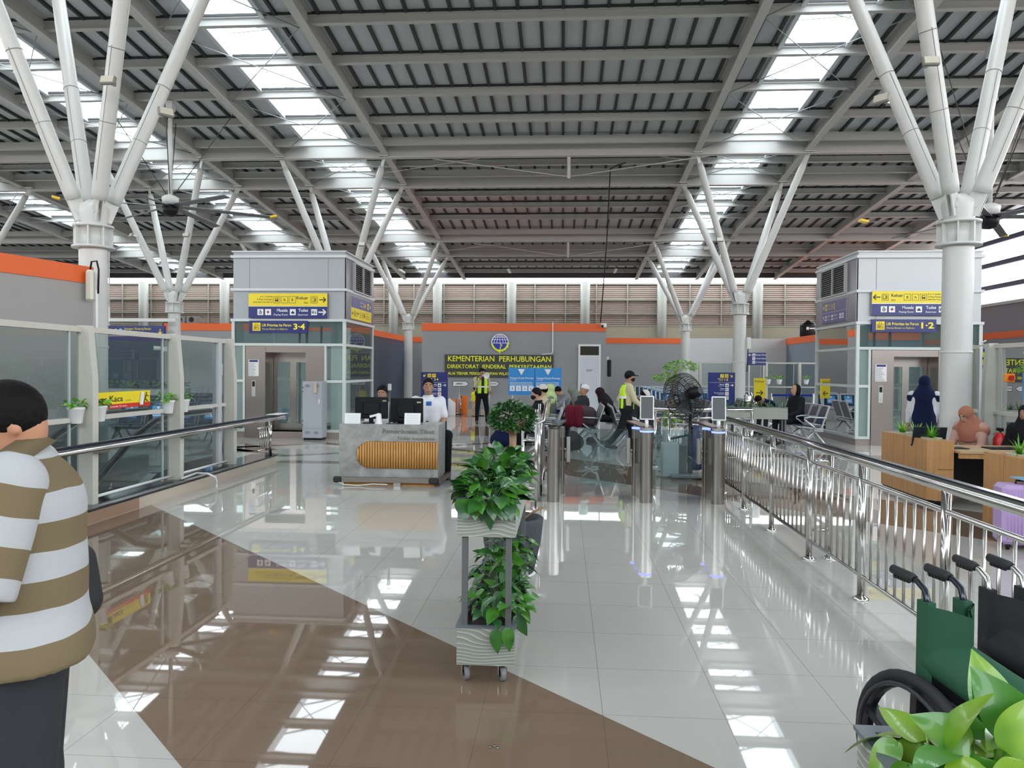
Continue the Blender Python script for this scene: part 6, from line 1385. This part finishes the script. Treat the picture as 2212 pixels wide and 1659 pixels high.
for k in range(16): x,y=g.uniform(.05,.25),g.uniform(.2,.8); m.tube([(x,y,.90),(x+g.uniform(-.03,.03),y+g.uniform(-.05,.05),.93+g.uniform(0,.03))],.003,5)
m.build('dry_stems',mat('tan_dry_stem',(.45,.28,.10),.7),tb)
# far planter across the railing with spiky plants
def spiky(m,c,n,L,w,seed):
    g=random.Random(seed)
    for k in range(n):
        a=g.uniform(0,2*math.pi); e=g.uniform(.3,1.3); d=Vector((math.cos(a)*math.cos(e),math.sin(a)*math.cos(e),math.sin(e))); s=d.cross(Vector((0,0,1))).normalized(); l=L*g.uniform(.6,1.1); p=Vector(c)
        vs=[];
        for i in range(6):
            f=i/5; q=p+d*l*f-Vector((0,0,1))*(l*.55*f*f*math.cos(e)); ww=w*(1-f)**.7; vs+=[q-s*ww,q+s*ww]
        m.add(vs,[(2*i,2*i+1,2*i+3,2*i+2) for i in range(5)],True)
p0=at(1702,881,15.6); trr=trolley((at(1545,881,15.6).x,15.9,0),R(-90),p0.x-at(1545,881,15.6).x,'long grey planter with spiky plants beyond the railing',zt=p0.z,hh=.235,two=False,casters=False)
m=MB()
for k in range(9): spiky(m,(.15,.12+.16*k,p0.z-.04),16,.30,.014,k)
m.build('spiky_foliage',LEAFS,trr)
# planter with foliage behind the left glass barrier
trl=trolley((at(225,850,21.2).x,21.2,0),R(-90),2.6,'planter with leafy plants behind the left glass barrier',zt=.98,two=False,casters=False)
m=MB()
for k in range(10): foliage((.15,.15+.25*k,1.08),.18,.18,.12,30,.10,.05,k+40,mb=m,lo=-.2)
m.build('foliage',LEAFD,trl)
# ---- round pot with leafy tree ----
pc=fl(1106,1238); t=thing('potted_tree','dark ribbed round pot with a small leafy bonsai tree behind the planter','potted tree',(pc.x,5.98,0))
m=MB(); zt=.455; m.lathe([(.145,0),(.175,.03),(.225,.25),(.243,zt-.06),(.248,zt-.01),(.24,zt),(.215,zt),(.205,zt-.04),(.20,zt-.07)],n=40); m.build('pot',mat('charcoal_ribbed_pot',(.055,.06,.07),.7,noise=.5,nscale=70,bump=1.0),t)
m=MB(); m.lathe([(.205,zt-.08),(.1,zt-.05),(0,zt-.045)],n=24); m.build('soil',mat('brown_mulch',(.14,.07,.04),.9,noise=.5,nscale=60,bump=1.),t)
m=MB(); m.lathe([(.17,0),(.19,.012),(.17,.02)],n=30); m.build('saucer',WHITE,t)
lx=at(1108,930,5.98).x-pc.x; zf=at(1108,905,5.98).z
m=MB(); m.tube([(.0,0,zt-.06),(.01,0,.7),(lx,0,.95),(lx,0,zf-.10)],[.034,.028,.026,.03],12); 
for k in range(14): a=k*2.4; m.tube([(lx,0,zf-.12),(lx+.09*math.cos(a),.09*math.sin(a),zf-.06+.02*math.sin(k)),(lx+.15*math.cos(a+.5),.15*math.sin(a+.5),zf+.0+.05*math.sin(k*2))],[.012,.007,.003],6)
m.tube([(.05,-.05,zt-.05),(.16,-.08,zt+.05),(.25,-.1,zt+.10)],[.012,.009,.012],7)
m.build('trunk',BARK,t)
m=foliage((lx,0,zf+.0),.185,.185,.12,900,.044,.028,5,heart=False,droop=.3,up=.6,stems=False,lo=-.75); foliage((lx-.02,0,zf+.06),.13,.13,.08,160,.04,.024,6,heart=False,mb=m,stems=False); m.build('foliage',LEAFD,t)
# ---- fresh green layered trees near the fan ----
t=thing('potted_tree','bright green two-layered tree behind the pedestal fan','potted tree',(at(1452,860,16.6).x,16.6,0)); 
def L_(px,py): q=at(px,py,16.6); return q.x-t.location.x,q.z
x1,z1=L_(1470,793); x2,z2=L_(1440,817)
m=MB(); m.tube([(0,0,.35),(0,0,1.0),(.02,0,z2),(x1*.5,0,z1-.06),(x1,0,z1)],[.035,.03,.025,.018,.012],10); m.tube([(0,0,z2-.25),(x2,0,z2)],[.016,.01],8); m.build('trunk',BARK,t)
m=foliage((x1,0,z1),.34,.34,.12,420,.085,.03,8,heart=False,droop=.25,stems=False,lo=-.6); foliage((x2,0,z2),.27,.3,.10,260,.085,.03,9,heart=False,mb=m,stems=False,lo=-.6); foliage((0,0,.62),.2,.2,.2,120,.1,.05,10,mb=m); m.build('foliage',LEAFG,t)
MB().lathe([(.16,0),(.2,.03),(.24,.38),(.23,.40),(.2,.36)],n=24).build('pot',WHITE,t)
# ================= reception =================
t=thing('wooden_planter','oak planter box at the left end of the reception desk','planter',(4.44,9.48,0)); Wd,Ld,H1=.27,1.42,.80
def oakbox(t,Wd,Ld,H1,seed):
    m=MB(); P=[(0,.0),(Wd*.62,-.02),(Wd,.12),(Wd,Ld),(0,Ld)]; P=[(0,.10),(.08,0),(Wd,0),(Wd,Ld),(0,Ld)]
    m.prism(P,.07,H1); m.build('planter_body',OAK,t); m=MB(); m.prism([(x*.96+.01,y*.97+.02) for x,y in P],0,.07); m.build('plinth',DARK,t)
    m=MB()
    for y in (.38,.72,1.06): m.box((-.001,y,.08),(.003,y+.004,H1)); m.box((.08,-.002,.45),(Wd,.002,.454))
    m.build('panel_seam',mat('dark_wood_seam',(.25,.12,.05),.6),t)
    for i,y in enumerate([.28,.68,1.08]):
        if y>Ld-.1: continue
        m=MB(); m.lathe([(.10,H1-.05),(.118,H1+.012),(.122,H1+.015),(.11,H1+.018),(.10,H1-.0),(0,H1-.0)],(Wd*.5,y,0),n=20); o=m.build('inner_pot',mat('cream_plastic',(.68,.66,.58),.4),t)
        m=MB(); spiky(m,(Wd*.5,y,H1+.0),60,.27,.008,seed+i); m.build('spider_plant',LEAFG,o)
oakbox(t,Wd,Ld,H1,1)
b=fl(2122,1143); t=thing('wooden_planter','oak planter box at the right end of the reception desk','planter',(b.x,b.y-1.42,0)); oakbox(t,.32,1.42,.81,9)
t=thing('reception_desk','long pale oak reception desktop with open kneespace','desk',(4.72,9.35,0)); MB().box((0,0,.66),(1.13,.82,.69)).build('desktop',OAKTOP,t); MB().box((.0,.02,.60),(1.13,.05,.66)).build('front_edge',OAK,t); MB().box((1.10,.05,0),(1.13,.8,.66)).box((.0,.78,.05),(1.10,.80,.66)).build('desk_panel',mat('kneespace_shade_black',(.01,.01,.012),.4),t)  # panels coloured black for the shade in the kneespace
q=at(2000,930,10.0); t=thing('laptop','open navy laptop on the left of the reception desk, seen from behind','laptop',(q.x,9.95,.69),R(-12)); MB().box((-.19,-.02,0),(.19,.24,.018)).build('keyboard_base',DARK,t); m=MB(); m.bar((0,-.02,.012),(0,-.13,.25),.38,.012,up=(0,-1,-.4)); m.build('laptop_lid',mat('dark_navy_lid',(.012,.018,.035),.35),t)
q=at(2055,958,9.7); tag(MB().box((q.x-.15,9.6,.69),(q.x+.17,9.85,.70)).build('folder',DARK),'flat black folder lying beside the laptop on the reception desk','folder')
q=at(2165,965,9.75); tag(MB().box((q.x-.2,9.6,.69),(q.x+.15,9.85,.705)).build('tablet_case',DARK),'black tablet case on the right part of the reception desk','tablet')
q=at(2030,915,10.2); tag(MB().box((q.x-.2,10.1,.69),(q.x+.02,10.28,.91)).build('document_tray',mat('frosted_tray',(.35,.45,.5),.3)),'pale document tray behind the open laptop','tray')
# fire extinguisher, stand
q=at(2178,940,10.45); t=thing('fire_extinguisher','red fire extinguisher standing on a small stand behind the reception desk','fire extinguisher',(q.x-.05,10.55,0)); MB().box((-.13,-.1,0),(.13,.13,.46)).build('stand_box',mat('dark_stand',(.05,.05,.05),.6),t); MB().lathe([(.075,.46),(.082,.48),(.082,.74),(.06,.80),(.03,.83)],n=22).build('cylinder',RED,t); MB().box((-.015,-.06,.85),(.015,.06,.89)).tube([(0,.05,.87),(.08,.07,.8),(.1,.04,.6)],.01,6).build('valve_handle',DARK,t)
# chair behind, under desk
t=thing('office_chair','dark folding chair with silver tube frame under the reception desk','chair',(5.35,9.0,0)); m=MB(); m.tube([(-.2,0,0),(-.2,.25,.45),(-.2,.32,.62)],.012,8); m.tube([(.2,0,0),(.2,.25,.45),(.2,.32,.62)],.012,8); m.tube([(-.2,.42,0),(-.2,.1,.44)],.012,8); m.tube([(.2,.42,0),(.2,.1,.44)],.012,8); m.build('tube_frame',CHROME,t); MB().box((-.2,.02,.42),(.2,.36,.46),ch=.01).build('seat',DARK,t); MB().bar((0,.30,.50),(0,.33,.64),.4,.03).build('backrest',DARK,t)
# lavender suitcase
t=thing('suitcase','lavender ribbed hard-shell suitcase at the right edge','suitcase',(fl(2150,1190).x+.30,fl(2150,1190).y+.12,0),R(-8)); w,d,h=.42,.26,.60
MB().box((-w/2,-d/2,.05),(w/2,d/2,h),ch=.035).build('shell',mat('lavender_shell',(.52,.36,.66),.35),t)
m=MB(); 
for k in range(13): m.tube([(-w/2+.04+k*.028,-d/2-.002,.10),(-w/2+.04+k*.028,-d/2-.002,h-.05)],.006,6)
m.build('shell_ribs',mat('lavender_shell'),t)
for x in (-w/2+.06,w/2-.06):
    for y in (-d/2+.05,d/2-.05): MB().lathe([(.0,-.012),(.026,-.01),(.026,.01),(.0,.012)],n=14,T=TR((x,y,.026),0,0,R(90))).box((x-.018,y-.018,.03),(x+.018,y+.018,.06)).build('wheel',DARK,t)
MB().tube([(-.06,-.0,h),(-.06,-.0,h+.03),(.06,.0,h+.03),(.06,.0,h)],.01,8).build('carry_handle',DARK,t); tag(MB().box((t.location.x-.06,t.location.y-.1,h+.045),(t.location.x+.16,t.location.y+.1,h+.055)).build('blue_mask',mat('light_blue_cloth',(.2,.5,.7),.7)),'light blue cloth lying on top of the lavender suitcase','cloth')
# ================= wheelchairs (folded) =================
GREEN=mat('green_canvas',(.016,.085,.042),.75,bump=.35,nscale=14); BCV=mat('black_canvas',(.018,.018,.022),.7,bump=.35,nscale=14)
def wheelchair(loc,rz,label,canvas,frame,gap=.07,mag=True,hz=.90):
    """folded wheelchair, forward is -y"""
    t=thing('wheelchair',label,'wheelchair',loc,rz,'folded wheelchairs'); wr=.295; wx=gap+.05
    BW=mat('black_wheel_plastic',(.014,.014,.018),.4)
    for s in (-1,1):
        m=MB(); m.tube([(s*wx,wr*math.cos(a),wr+wr*.955*math.sin(a)) for a in [2*math.pi*k/40 for k in range(40)]],.021,10,closed=True); o=m.build('big_wheel',RUBBER,t)
        m=MB(); m.lathe([(wr-.05,-.012),(wr-.02,-.014),(wr-.02,.014),(wr-.05,.012),(wr-.05,-.012)],n=40,T=TR((s*wx,0,wr),0,0,R(90)),smooth=False,cap=False)
        for k in range(5):
            a=2*math.pi*k/5+.35; c,sn=math.cos(a),math.sin(a); m.bar((s*wx,c*.03,wr+sn*.03),(s*wx,c*(wr-.035),wr+sn*(wr-.035)),.03,.045,up=(1,0,0))
        m.cyl((s*wx-.02,0,wr),(s*wx+.02,0,wr),.045,n=16); m.build('wheel_spokes',BW,o)
        MB().tube([(s*(wx+.035),(wr-.035)*math.cos(a),wr+(wr-.035)*math.sin(a)) for a in [2*math.pi*k/36 for k in range(36)]],.008,8,closed=True).build('push_rim',mat('dark_push_rim',(.06,.06,.07),.3,.5),o)
        hx=s*gap
        MB().tube([(hx,-.02,.10),(hx,.0,.5),(hx,.02,hz-.07),(hx,.035,hz-.025),(hx,.07,hz-.005),(hx,.10,hz)],.0115,10).build('back_tube',frame,t)
        m=MB(); m.tube([(hx,.085,hz-.001),(hx,.10,hz+.001),(hx,.20,hz+.006),(hx,.205,hz+.006)],[.014,.0175,.0165,.012],12); 
        for k in range(5): m.tube([(hx,.115+k*.016,hz-.012),(hx,.122+k*.016,hz-.014)],.011,8)
        m.build('grip',RUBBER,t)
        MB().tube([(hx,.02,hz-.42),(hx,-.08,hz-.36),(hx,-.30,hz-.38),(hx,-.38,hz-.42),(hx,-.40,hz-.5)],.0115,10).build('arm_tube',frame,t)
        m=MB(); m.tube([(hx,.02,.42),(hx,-.40,.42),(hx,-.46,.38),(hx,-.52,.16)],.0115,10); m.tube([(hx,.02,.22),(hx,-.36,.22),(hx,-.38,.40)],.0115,8); m.build('side_frame',frame,t)
        m=MB(); m.lathe([(.0,-.012),(.06,-.012),(.068,-.006),(.068,.006),(.06,.012),(.0,.012)],n=20,T=TR((hx,-.36,.07),0,0,R(90))); m.box((hx-.018,-.375,.06),(hx-.013,-.345,.2)); m.box((hx+.013,-.375,.06),(hx+.018,-.345,.2)); m.build('front_castor',RUBBER,t)
        MB().box((hx-.06 if s<0 else hx,-.64,.12),(hx if s<0 else hx+.06,-.50,.14),ch=.005).build('footplate',DARK,t)
        # folded half of the sling back
        m=MB(); P=[(hx+s*.012,.035),(hx+s*.016,-.0),(hx*.55,-.035 if s>0 else -.03),(0,-.09)]
        vs=[];
        for i,(x,y) in enumerate(P): vs+=[(x,y,.44+.0*i),(x,y,hz-.06-.008*i)]
        m.add(vs,[(2*i,2*i+2,2*i+3,2*i+1) for i in range(3)],True); m.add([(x+.004,y-.004,z) for x,y,z in vs],[(2*i+1,2*i+3,2*i+2,2*i) for i in range(3)],True); m.build('sling_back',canvas,t)
        m=MB(); m.bar((hx+s*.0,.028,.45),(hx+s*.0,.028,hz-.06),.055,.03); m.build('back_sleeve',canvas,t)
        MB().box((hx-.004,-.30,.44),(hx+.004,-.0,.60)).build('side_guard',DARK,t)
    # bundled seat sling between the frames
    S=SDF(); S.c((-.03,.02,.64),(-.03,-.44,.575),.060,.055,.03); S.c((.045,.02,.65),(.045,-.44,.585),.05,.045,.03); S.c((.0,.02,.68),(.01,-.42,.615),.055,.05,.03); S.cut.append((Vector((0,-1,0)),.43)); S.mesh(.012).build('folded_seat',canvas,t)
    m=MB(); m.bar((-gap,-.02,.2),(gap,-.2,.46),.02,.03); m.bar((gap,-.02,.2),(-gap,-.2,.46),.02,.03); m.build('cross_brace',frame,t)
    return t
FRB=mat('black_gloss_tube',(.015,.02,.03),.12,.3)
wheelchair((1.32,2.66,0),R(14),'folded green canvas wheelchair with big black spoked wheel',GREEN,FRB)
wheelchair((1.62,2.84,0),R(10),'folded black wheelchair with chrome handles between the green one and the railing',BCV,CHROME)
wheelchair((1.84,2.62,0),R(16),'folded black wheelchair at the right edge, nearest the camera',BCV,CHROME)
# ================= ceiling fans =================
def hvls(px,py,Y,label,r,a0,tips):
    p=at(px,py,Y); t=thing('ceiling_fan',label,'ceiling fan',p,0,'big hanging fans'); top=RZ(Y)+.1-p.z
    MB().cyl((0,0,.25),(0,0,top),.055,n=12).box((-.1,-.1,top-.25),(.1,.1,top),ch=.01).build('drop_rod',WHITEST,t)
    MB().lathe([(.10,.10),(.2,.16),(.22,.30),(.12,.36)],n=20).build('motor_housing',WHITEST,t); MB().lathe([(.02,-.20),(.14,-.17),(.2,-.06),(.2,.10),(.1,.12)],n=20).build('hub_cover',DARK,t)
    for k in range(6):
        a=a0+k*math.pi/3; c,s=math.cos(a),math.sin(a); m=MB(); m.bar((c*.15,s*.15,.08),(c*r,s*r,.02),.17,.022,up=(-s*.25,c*.25,1)); o=m.build('fan_blade',mat('grey_fan_blade',(.16,.165,.17),.4,.5),t)
        if k in tips: MB().bar((c*(r-.02),s*(r-.02),.02),(c*(r+.16),s*(r+.16),.06),.19,.05).build('blade_tip',mat('yellow_tip',(.85,.55,.02),.4),o)
    for k in range(4):
        a=k*math.pi/2+.4; m=MB(); m.tube([(.1*math.cos(a),.1*math.sin(a),.4),(1.6*math.cos(a),1.6*math.sin(a),top-.1)],.012,5); m.build('guy_wire',mat('dark_wire',(.05,.05,.05),.5),t)
hvls(368,452,19.6,'big hanging ceiling fan over the left side of the hall',2.55,R(28),(0,3))
hvls(2137,476,17.5,'big hanging ceiling fan at the right edge behind the near column',2.55,R(55),(0,2))
# ================= floodlights on branches =================
def flood(px,py,Y,label,rz=0.,lit=False,s=.72):
    p=at(px,py,Y); t=thing('floodlight',label,'lamp',p,rz,'floodlights on the column branches'); m=MB(); m.box((-.15*s,-.05*s,-.09*s),(.15*s,.04*s,.09*s),TR((0,0,0),0,R(-18)),ch=.015); m.build('lamp_housing',mat('grey_lamp_case',(.24,.23,.20),.5),t)
    MB().box((-.125*s,-.056*s,-.07*s),(.125*s,-.05*s,.07*s),TR((0,0,0),0,R(-18))).build('lamp_glass',mat('lamp_lens',(.55,.53,.44),.2),t); MB().box((-.02,.03,-.03),(.02,.16,.03)).build('clamp',ALU,t)
flood(234,174,10.3,'floodlight on the third branch of the near left column'); flood(358,243,10.3,'floodlight on the rightmost branch of the near left column',R(50)); flood(2010,133,10.3,'floodlight on the second branch of the near right column'); flood(1905,214,10.3,'floodlight on the leftmost branch of the near right column',R(-50)); flood(2148,208,12.2,'floodlight behind the third branch of the near right column',R(60))
flood(782,528,23.6,'floodlight on the branch behind the left lift tower'); flood(402,508,23.2,'floodlight on the column left of the left lift tower'); flood(284,508,23.75,'leftmost floodlight on the column left of the left lift',R(-40)); flood(1555,518,23.6,'floodlight on the column left of the right lift tower'); flood(1527,537,23.4,'dark floodlight low on the left branch of that column',R(-30)); flood(1681,519,33.5,'small floodlight in front of the far roof on the right'); 
# ================= odds and ends =================
p=at(1742,700,35); t=thing('water_tank','black round water tank on top of the orange-topped right wall','tank',(xr+.45,38,WH+.03)); MB().lathe([(.36,0),(.38,.05),(.38,.42),(.36,.5),(.38,.55),(.30,.66),(.12,.74),(.1,.80)],n=24).build('tank_body',DARK,t); Sg=Sign(t,None,-.39); Sg.rect(SWHITE,-.2,.32,-.08,.46); Sg.rect(SWHITE,-.05,.36,.25,.42); Sg.done()
for px,lb in ((402,'left grey outdoor unit on the orange-topped wall'),(427,'right grey outdoor unit on the orange-topped wall')):
    p=at(px,690,29); t=thing('condenser_unit',lb,'machine',(p.x,28.62,WH+.01),0,'outdoor units on the left wall'); MB().box((-.2,-.12,0),(.2,.2,.28)).build('unit_casing',mat('dull_grey_case',(.25,.23,.2),.6),t); MB().lathe([(.1,0),(.1,.01)],n=18,T=TR((0,-.125,.14),0,R(90))).build('fan_grille',DARK,t)
p=at(345,690,29.5); blobthing('cable_pile','dark pile of cables on the roof above the 4-5 sign','cable',(p.x,31.1,WH+.0),[((-.6,0,.1),(.5,0,.12),.14),((-.2,0,.2),(.3,0,.2),.1)],DARK)
p=fl(662,944); t=thing('electrical_cabinet','tall pale grey cabinet with a wall phone beside the left lift door','cabinet',(at(662,944,16.9).x,16.62,0)); W=at(704,900,16.62).x-at(662,900,16.62).x; H=at(680,824,16.62).z
MB().box((0,0,.05),(W,.36,H),ch=.006).build('cabinet_body',mat('pale_grey_cabinet_paint',(.37,.39,.43),.4),t); MB().box((.02,.03,0),(W-.02,.33,.05)).build('plinth',DARK,t)
S=Sign(t); DG=mat('cabinet_vent_grey',(.16,.17,.2),.5)
for x,z in ((W*.27,H-.10),(W*.75,H-.10),(W*.27,.17),(W*.72,.17)):
    for r_ in (1,.5): S.line(DG,x-.06*r_,z,x,z+.035*r_,.008); S.line(DG,x,z+.035*r_,x+.06*r_,z,.008); S.line(DG,x+.06*r_,z,x,z-.035*r_,.008); S.line(DG,x,z-.035*r_,x-.06*r_,z,.008)
S.line(DG,0,.27,W,.27,.006); S.rect(SWHITE,W*.84,.82,W*.88,.92); S.done()
for z in (H-.15,H-.24,.42,.33): MB().box((.005,-.01,z),(.02,.0,z+.025)).build('hinge',DARK,t)
MB().box((W*.60,-.05,H-.26),(W*.76,-.0,H-.02),ch=.012).tube([(W*.68,-.03,H-.26),(W*.70,-.03,H-.36),(W*.66,-.03,H-.38)],.008,6).build('wall_phone',mat('beige_phone',(.50,.42,.30),.5),t)
for dx,lb,m_ in ((.0,'blue and pink rubbish bags seen inside the left lift car',mat('blue_plastic_bag',(.25,.38,.50),.3)),):
    q=at(617,905,18.6); blobthing('plastic_bags',lb,'bag',(q.x,18.4,.22),[((0,0,.12),(.05,0,.3),.13),((-.12,0,.1),(-.1,0,.2),.10)],m_)
# neon box lamp on left wall corner
p=at(186,613,10.8); t=thing('emergency_lamp','cream oblong lamp fixed at the corner of the left wall, before the column','lamp',(b_.x+.075,10.76,p.z)); MB().box((-.06,-.05,-.26),(.06,.05,.20),ch=.03).build('lamp_body',mat('cream_lamp',(.68,.66,.55),.4),t); MB().tube([(0,0,.2),(.02,0,.32),(.10,0,.33),(.13,0,.2),(.12,0,-.15)],.014,7).build('lamp_cable',DARK,t); MB().tube([(.10,0,-.1),(.10,0,-1.1)],.018,8).build('conduit',WHITE,t)
# junction box on row two right column
p=at(1616,742,24.5); t=thing('junction_box','white junction box on the side of the column left of the right lift','box',(5.62+.27,24.7,p.z)); MB().box((-.06,-.06,-.17),(.06,.06,.2),ch=.01).build('box_body',WHITE,t); MB().tube([(-.03,-.05,-.17),(-.05,-.05,-.9)],.015,6).build('cable',DARK,t)
# conduit on near right column
p=at(2106,800,11.2); tag(MB().tube([(5.88,11.15,.5),(5.88,11.15,2.0)],.018,8).tube([(5.91,11.1,2.0),(5.86,11.1,2.05),(5.92,11.1,2.08)],.01,6).build('column_conduit',mat('white_conduit',(.6,.6,.6),.4)),'white conduit and black cable down the right side of the near right column','pipe')
# far glass partitions on the right
b3=thing('glass_barrier','long far glass barrier with white posts in front of the white wall','barrier',(at(1512,790,31).x,31,.1),R(-90)); barrier(b3,[0.,1.3,2.6,3.9,5.2,6.5,7.8],1,0)
ns=thing('hanging_sign','navy sign with prayer room and toilet arrows above the far barrier','sign',(at(1615,780,30).x,30,0)); x0,zb,x1,zt=put(1615,1655,762,786,30); W=x1-x0; MB().box((0,0,zb-.05),(W,.05,zt)).build('sign_board',NAVY,ns); S=Sign(ns); S.arrow(SWHITE,.09,zt-.09,.06,math.pi)
for k,(i,a) in enumerate((('mosque','Musala Wanita'),('cross','Toilet Wanita'),('wc','Pos Kesehatan'))): S.icon(SWHITE,BLK,.23,zt-.09-.14*k,.11,i); S.text(SWHITE,a,.31,zt-.11-.14*k,.05,'l',.01)
S.done(); MB().box((.05,.02,0),(.09,.05,zb-.05)).box((W-.09,.02,0),(W-.05,.05,zb-.05)).build('sign_leg',ALU,ns)
for px,lb in ((1658,'leftmost white pot hung on the far barrier'),(1682,'second white pot hung on the far barrier'),(1740,'rightmost white pot hung on the far barrier')):
    p=at(px,822,30.8); t=thing('hanging_pot',lb,'plant pot',(p.x,30.72,p.z-.15),0,'white pots on the far barrier'); MB().lathe([(.07,0),(.11,.2),(.09,.19)],n=14).build('pot',WHITE,t); foliage((0,0,.25),.14,.14,.07,16,.1,.08,px,lo=-.2).build('foliage',LEAFG,t)
p=at(1641,838,22); t=thing('floor_sign','narrow yellow sign with a black arrow beyond the planter','sign',(p.x,22,0),R(-25)); x0,zb,x1,zt=put(1634,1650,817,859,22); MB().box((-.16,0,zb),(.16,.04,zt)).build('sign_board',YEL,t); S=Sign(t); S.text(BLK,'Keluar',0,zt-.12,.07,'c'); S.arrow(BLK,0,zb+.14,.09,0); S.done(); MB().box((-.02,.0,0),(.02,.03,zb)).build('pole',DARK,t)
p=at(1626,850,19); t=thing('metal_fixture','small polished metal fixture beside the column beyond the planter','fixture',(p.x,19.4,0)); MB().lathe([(.12,0),(.05,.05),(.05,.75),(.16,.82),(.10,.9),(.13,1.0),(.05,1.1)],n=16).build('fixture_body',CHROME,t); MB().sph((.12,0,.8),.09).build('side_bowl',CHROME,t)  # unidentified silver fixture, given a simple turned shape
t=thing('queue_belt','blue retractable belt barrier in front of the far glass barrier','belt barrier',(at(1667,850,24).x,24,0)); L=at(1757,850,24).x-at(1667,850,24).x
for x in (0,L): MB().cyl((x,0,.02),(x,0,.95),.03,n=12).lathe([(.16,0),(.16,.02),(.04,.04)],(x,0,0),n=16).build('belt_post',CHROME,t)
MB().box((.02,-.004,.86),(L-.02,.004,.92)).build('belt',CBLUE,t)
# orange equipment by the ministry wall
p=fl(988,893); t=thing('stretcher','orange folded rescue stretcher leaning at the foot of the grey wall','stretcher',(p.x,27.0,0)); z=at(988,858,27).z
for x in (-.16,.0,.16): MB().lathe([(.05,.05),(.055,.1),(.055,z-.1),(.04,z-.05)],(x,0,0),n=12).build('orange_roll',mat('safety_orange',(.85,.20,.01),.5),t)
m=MB(); m.tube([(-.2,-.07,0),(-.2,-.07,z)],.016,8); m.tube([(.2,-.07,0),(.2,-.07,z)],.016,8); m.tube([(-.2,-.07,z*.7),(.2,-.07,z*.7)],.014,8); m.tube([(-.2,-.07,.1),(.2,-.07,.1)],.014,8); m.build('stretcher_frame',CHROME,t)
t=thing('spine_board','upright orange spine board right of the folded stretcher','board',(fl(997,893).x+.12,27.1,0)); MB().box((-.10,-.03,0),(.14,.03,at(998,858,27).z+.05),ch=.02).build('board_panel',MATS['safety_orange'],t); m=MB(); 
for k in range(4): m.box((-.08,-.034,.1+k*.15),(-.05,-.03,.2+k*.15))
m.build('hand_slot',DARK,t)
p=fl(957,895); t=thing('folded_signs','stack of white folded signs leaning left of the orange stretcher','sign',(p.x,26.4,0)); m=MB(); m.prism([(-.25,0),(.25,0),(.25,.45),(0,.62),(-.25,.45)],0,.03,TR((0,0,0),0,R(84))); m.build('front_panel',WHITE,t); MB().prism([(.05,0),(.5,0),(.5,.42),(.28,.6),(.05,.42)],0,.03,TR((0,.06,0),0,R(84))).build('rear_panel',WHITE,t)
# wire hanging from the roof to the wall corner
a=at(1352,352,23.5); b=at(1318,365,23.6); c=at(1318,372,23.7); e=at(1297,697,28.0)
tag(MB().tube([a,at(1335,356,23.5),b,c,at(1312,500,25.5),at(1305,600,27),e],.018,6).build('hanging_cable',DARK),'black cable dropping from the roof to the right end of the ministry wall','cable')
p=fl(1064,1616); t=thing('floor_bolts','small steel floor bolts in the brown tiles near the bottom','bolt',(p.x,p.y,0.0015))
for dx,dy in ((-.012,0),(.006,.012),(.022,-.004)): MB().cyl((dx,dy,0),(dx,dy,.006),.006,n=8).build('bolt',STEEL,t)
t=thing('wall_notice','green and white notice on the wall seen through the barrier','notice',(at(475,797,28.4).x,28.42,0)); x0,zb,x1,zt=put(468,483,779,811,28.42); MB().box((0,0,zb),(x1-x0,.02,zt)).build('notice_board',WHITE,t); S=Sign(t); S.rect(mat('green_print',(.02,.35,.2),.5),0,zt-.12,x1-x0,zt); S.done()
# ================= unseen wall behind the camera, added to cut glare and daylight =================
w_=wallbox('wall_rear_light_blocker',(-30,-14,0),(17,-13.8,8.2),m0=mat('rear_blocker_grey',(.30,.28,.26),.6)); stripe(w_,(-30,-13.83,WH-.3),(17,-13.8,WH))
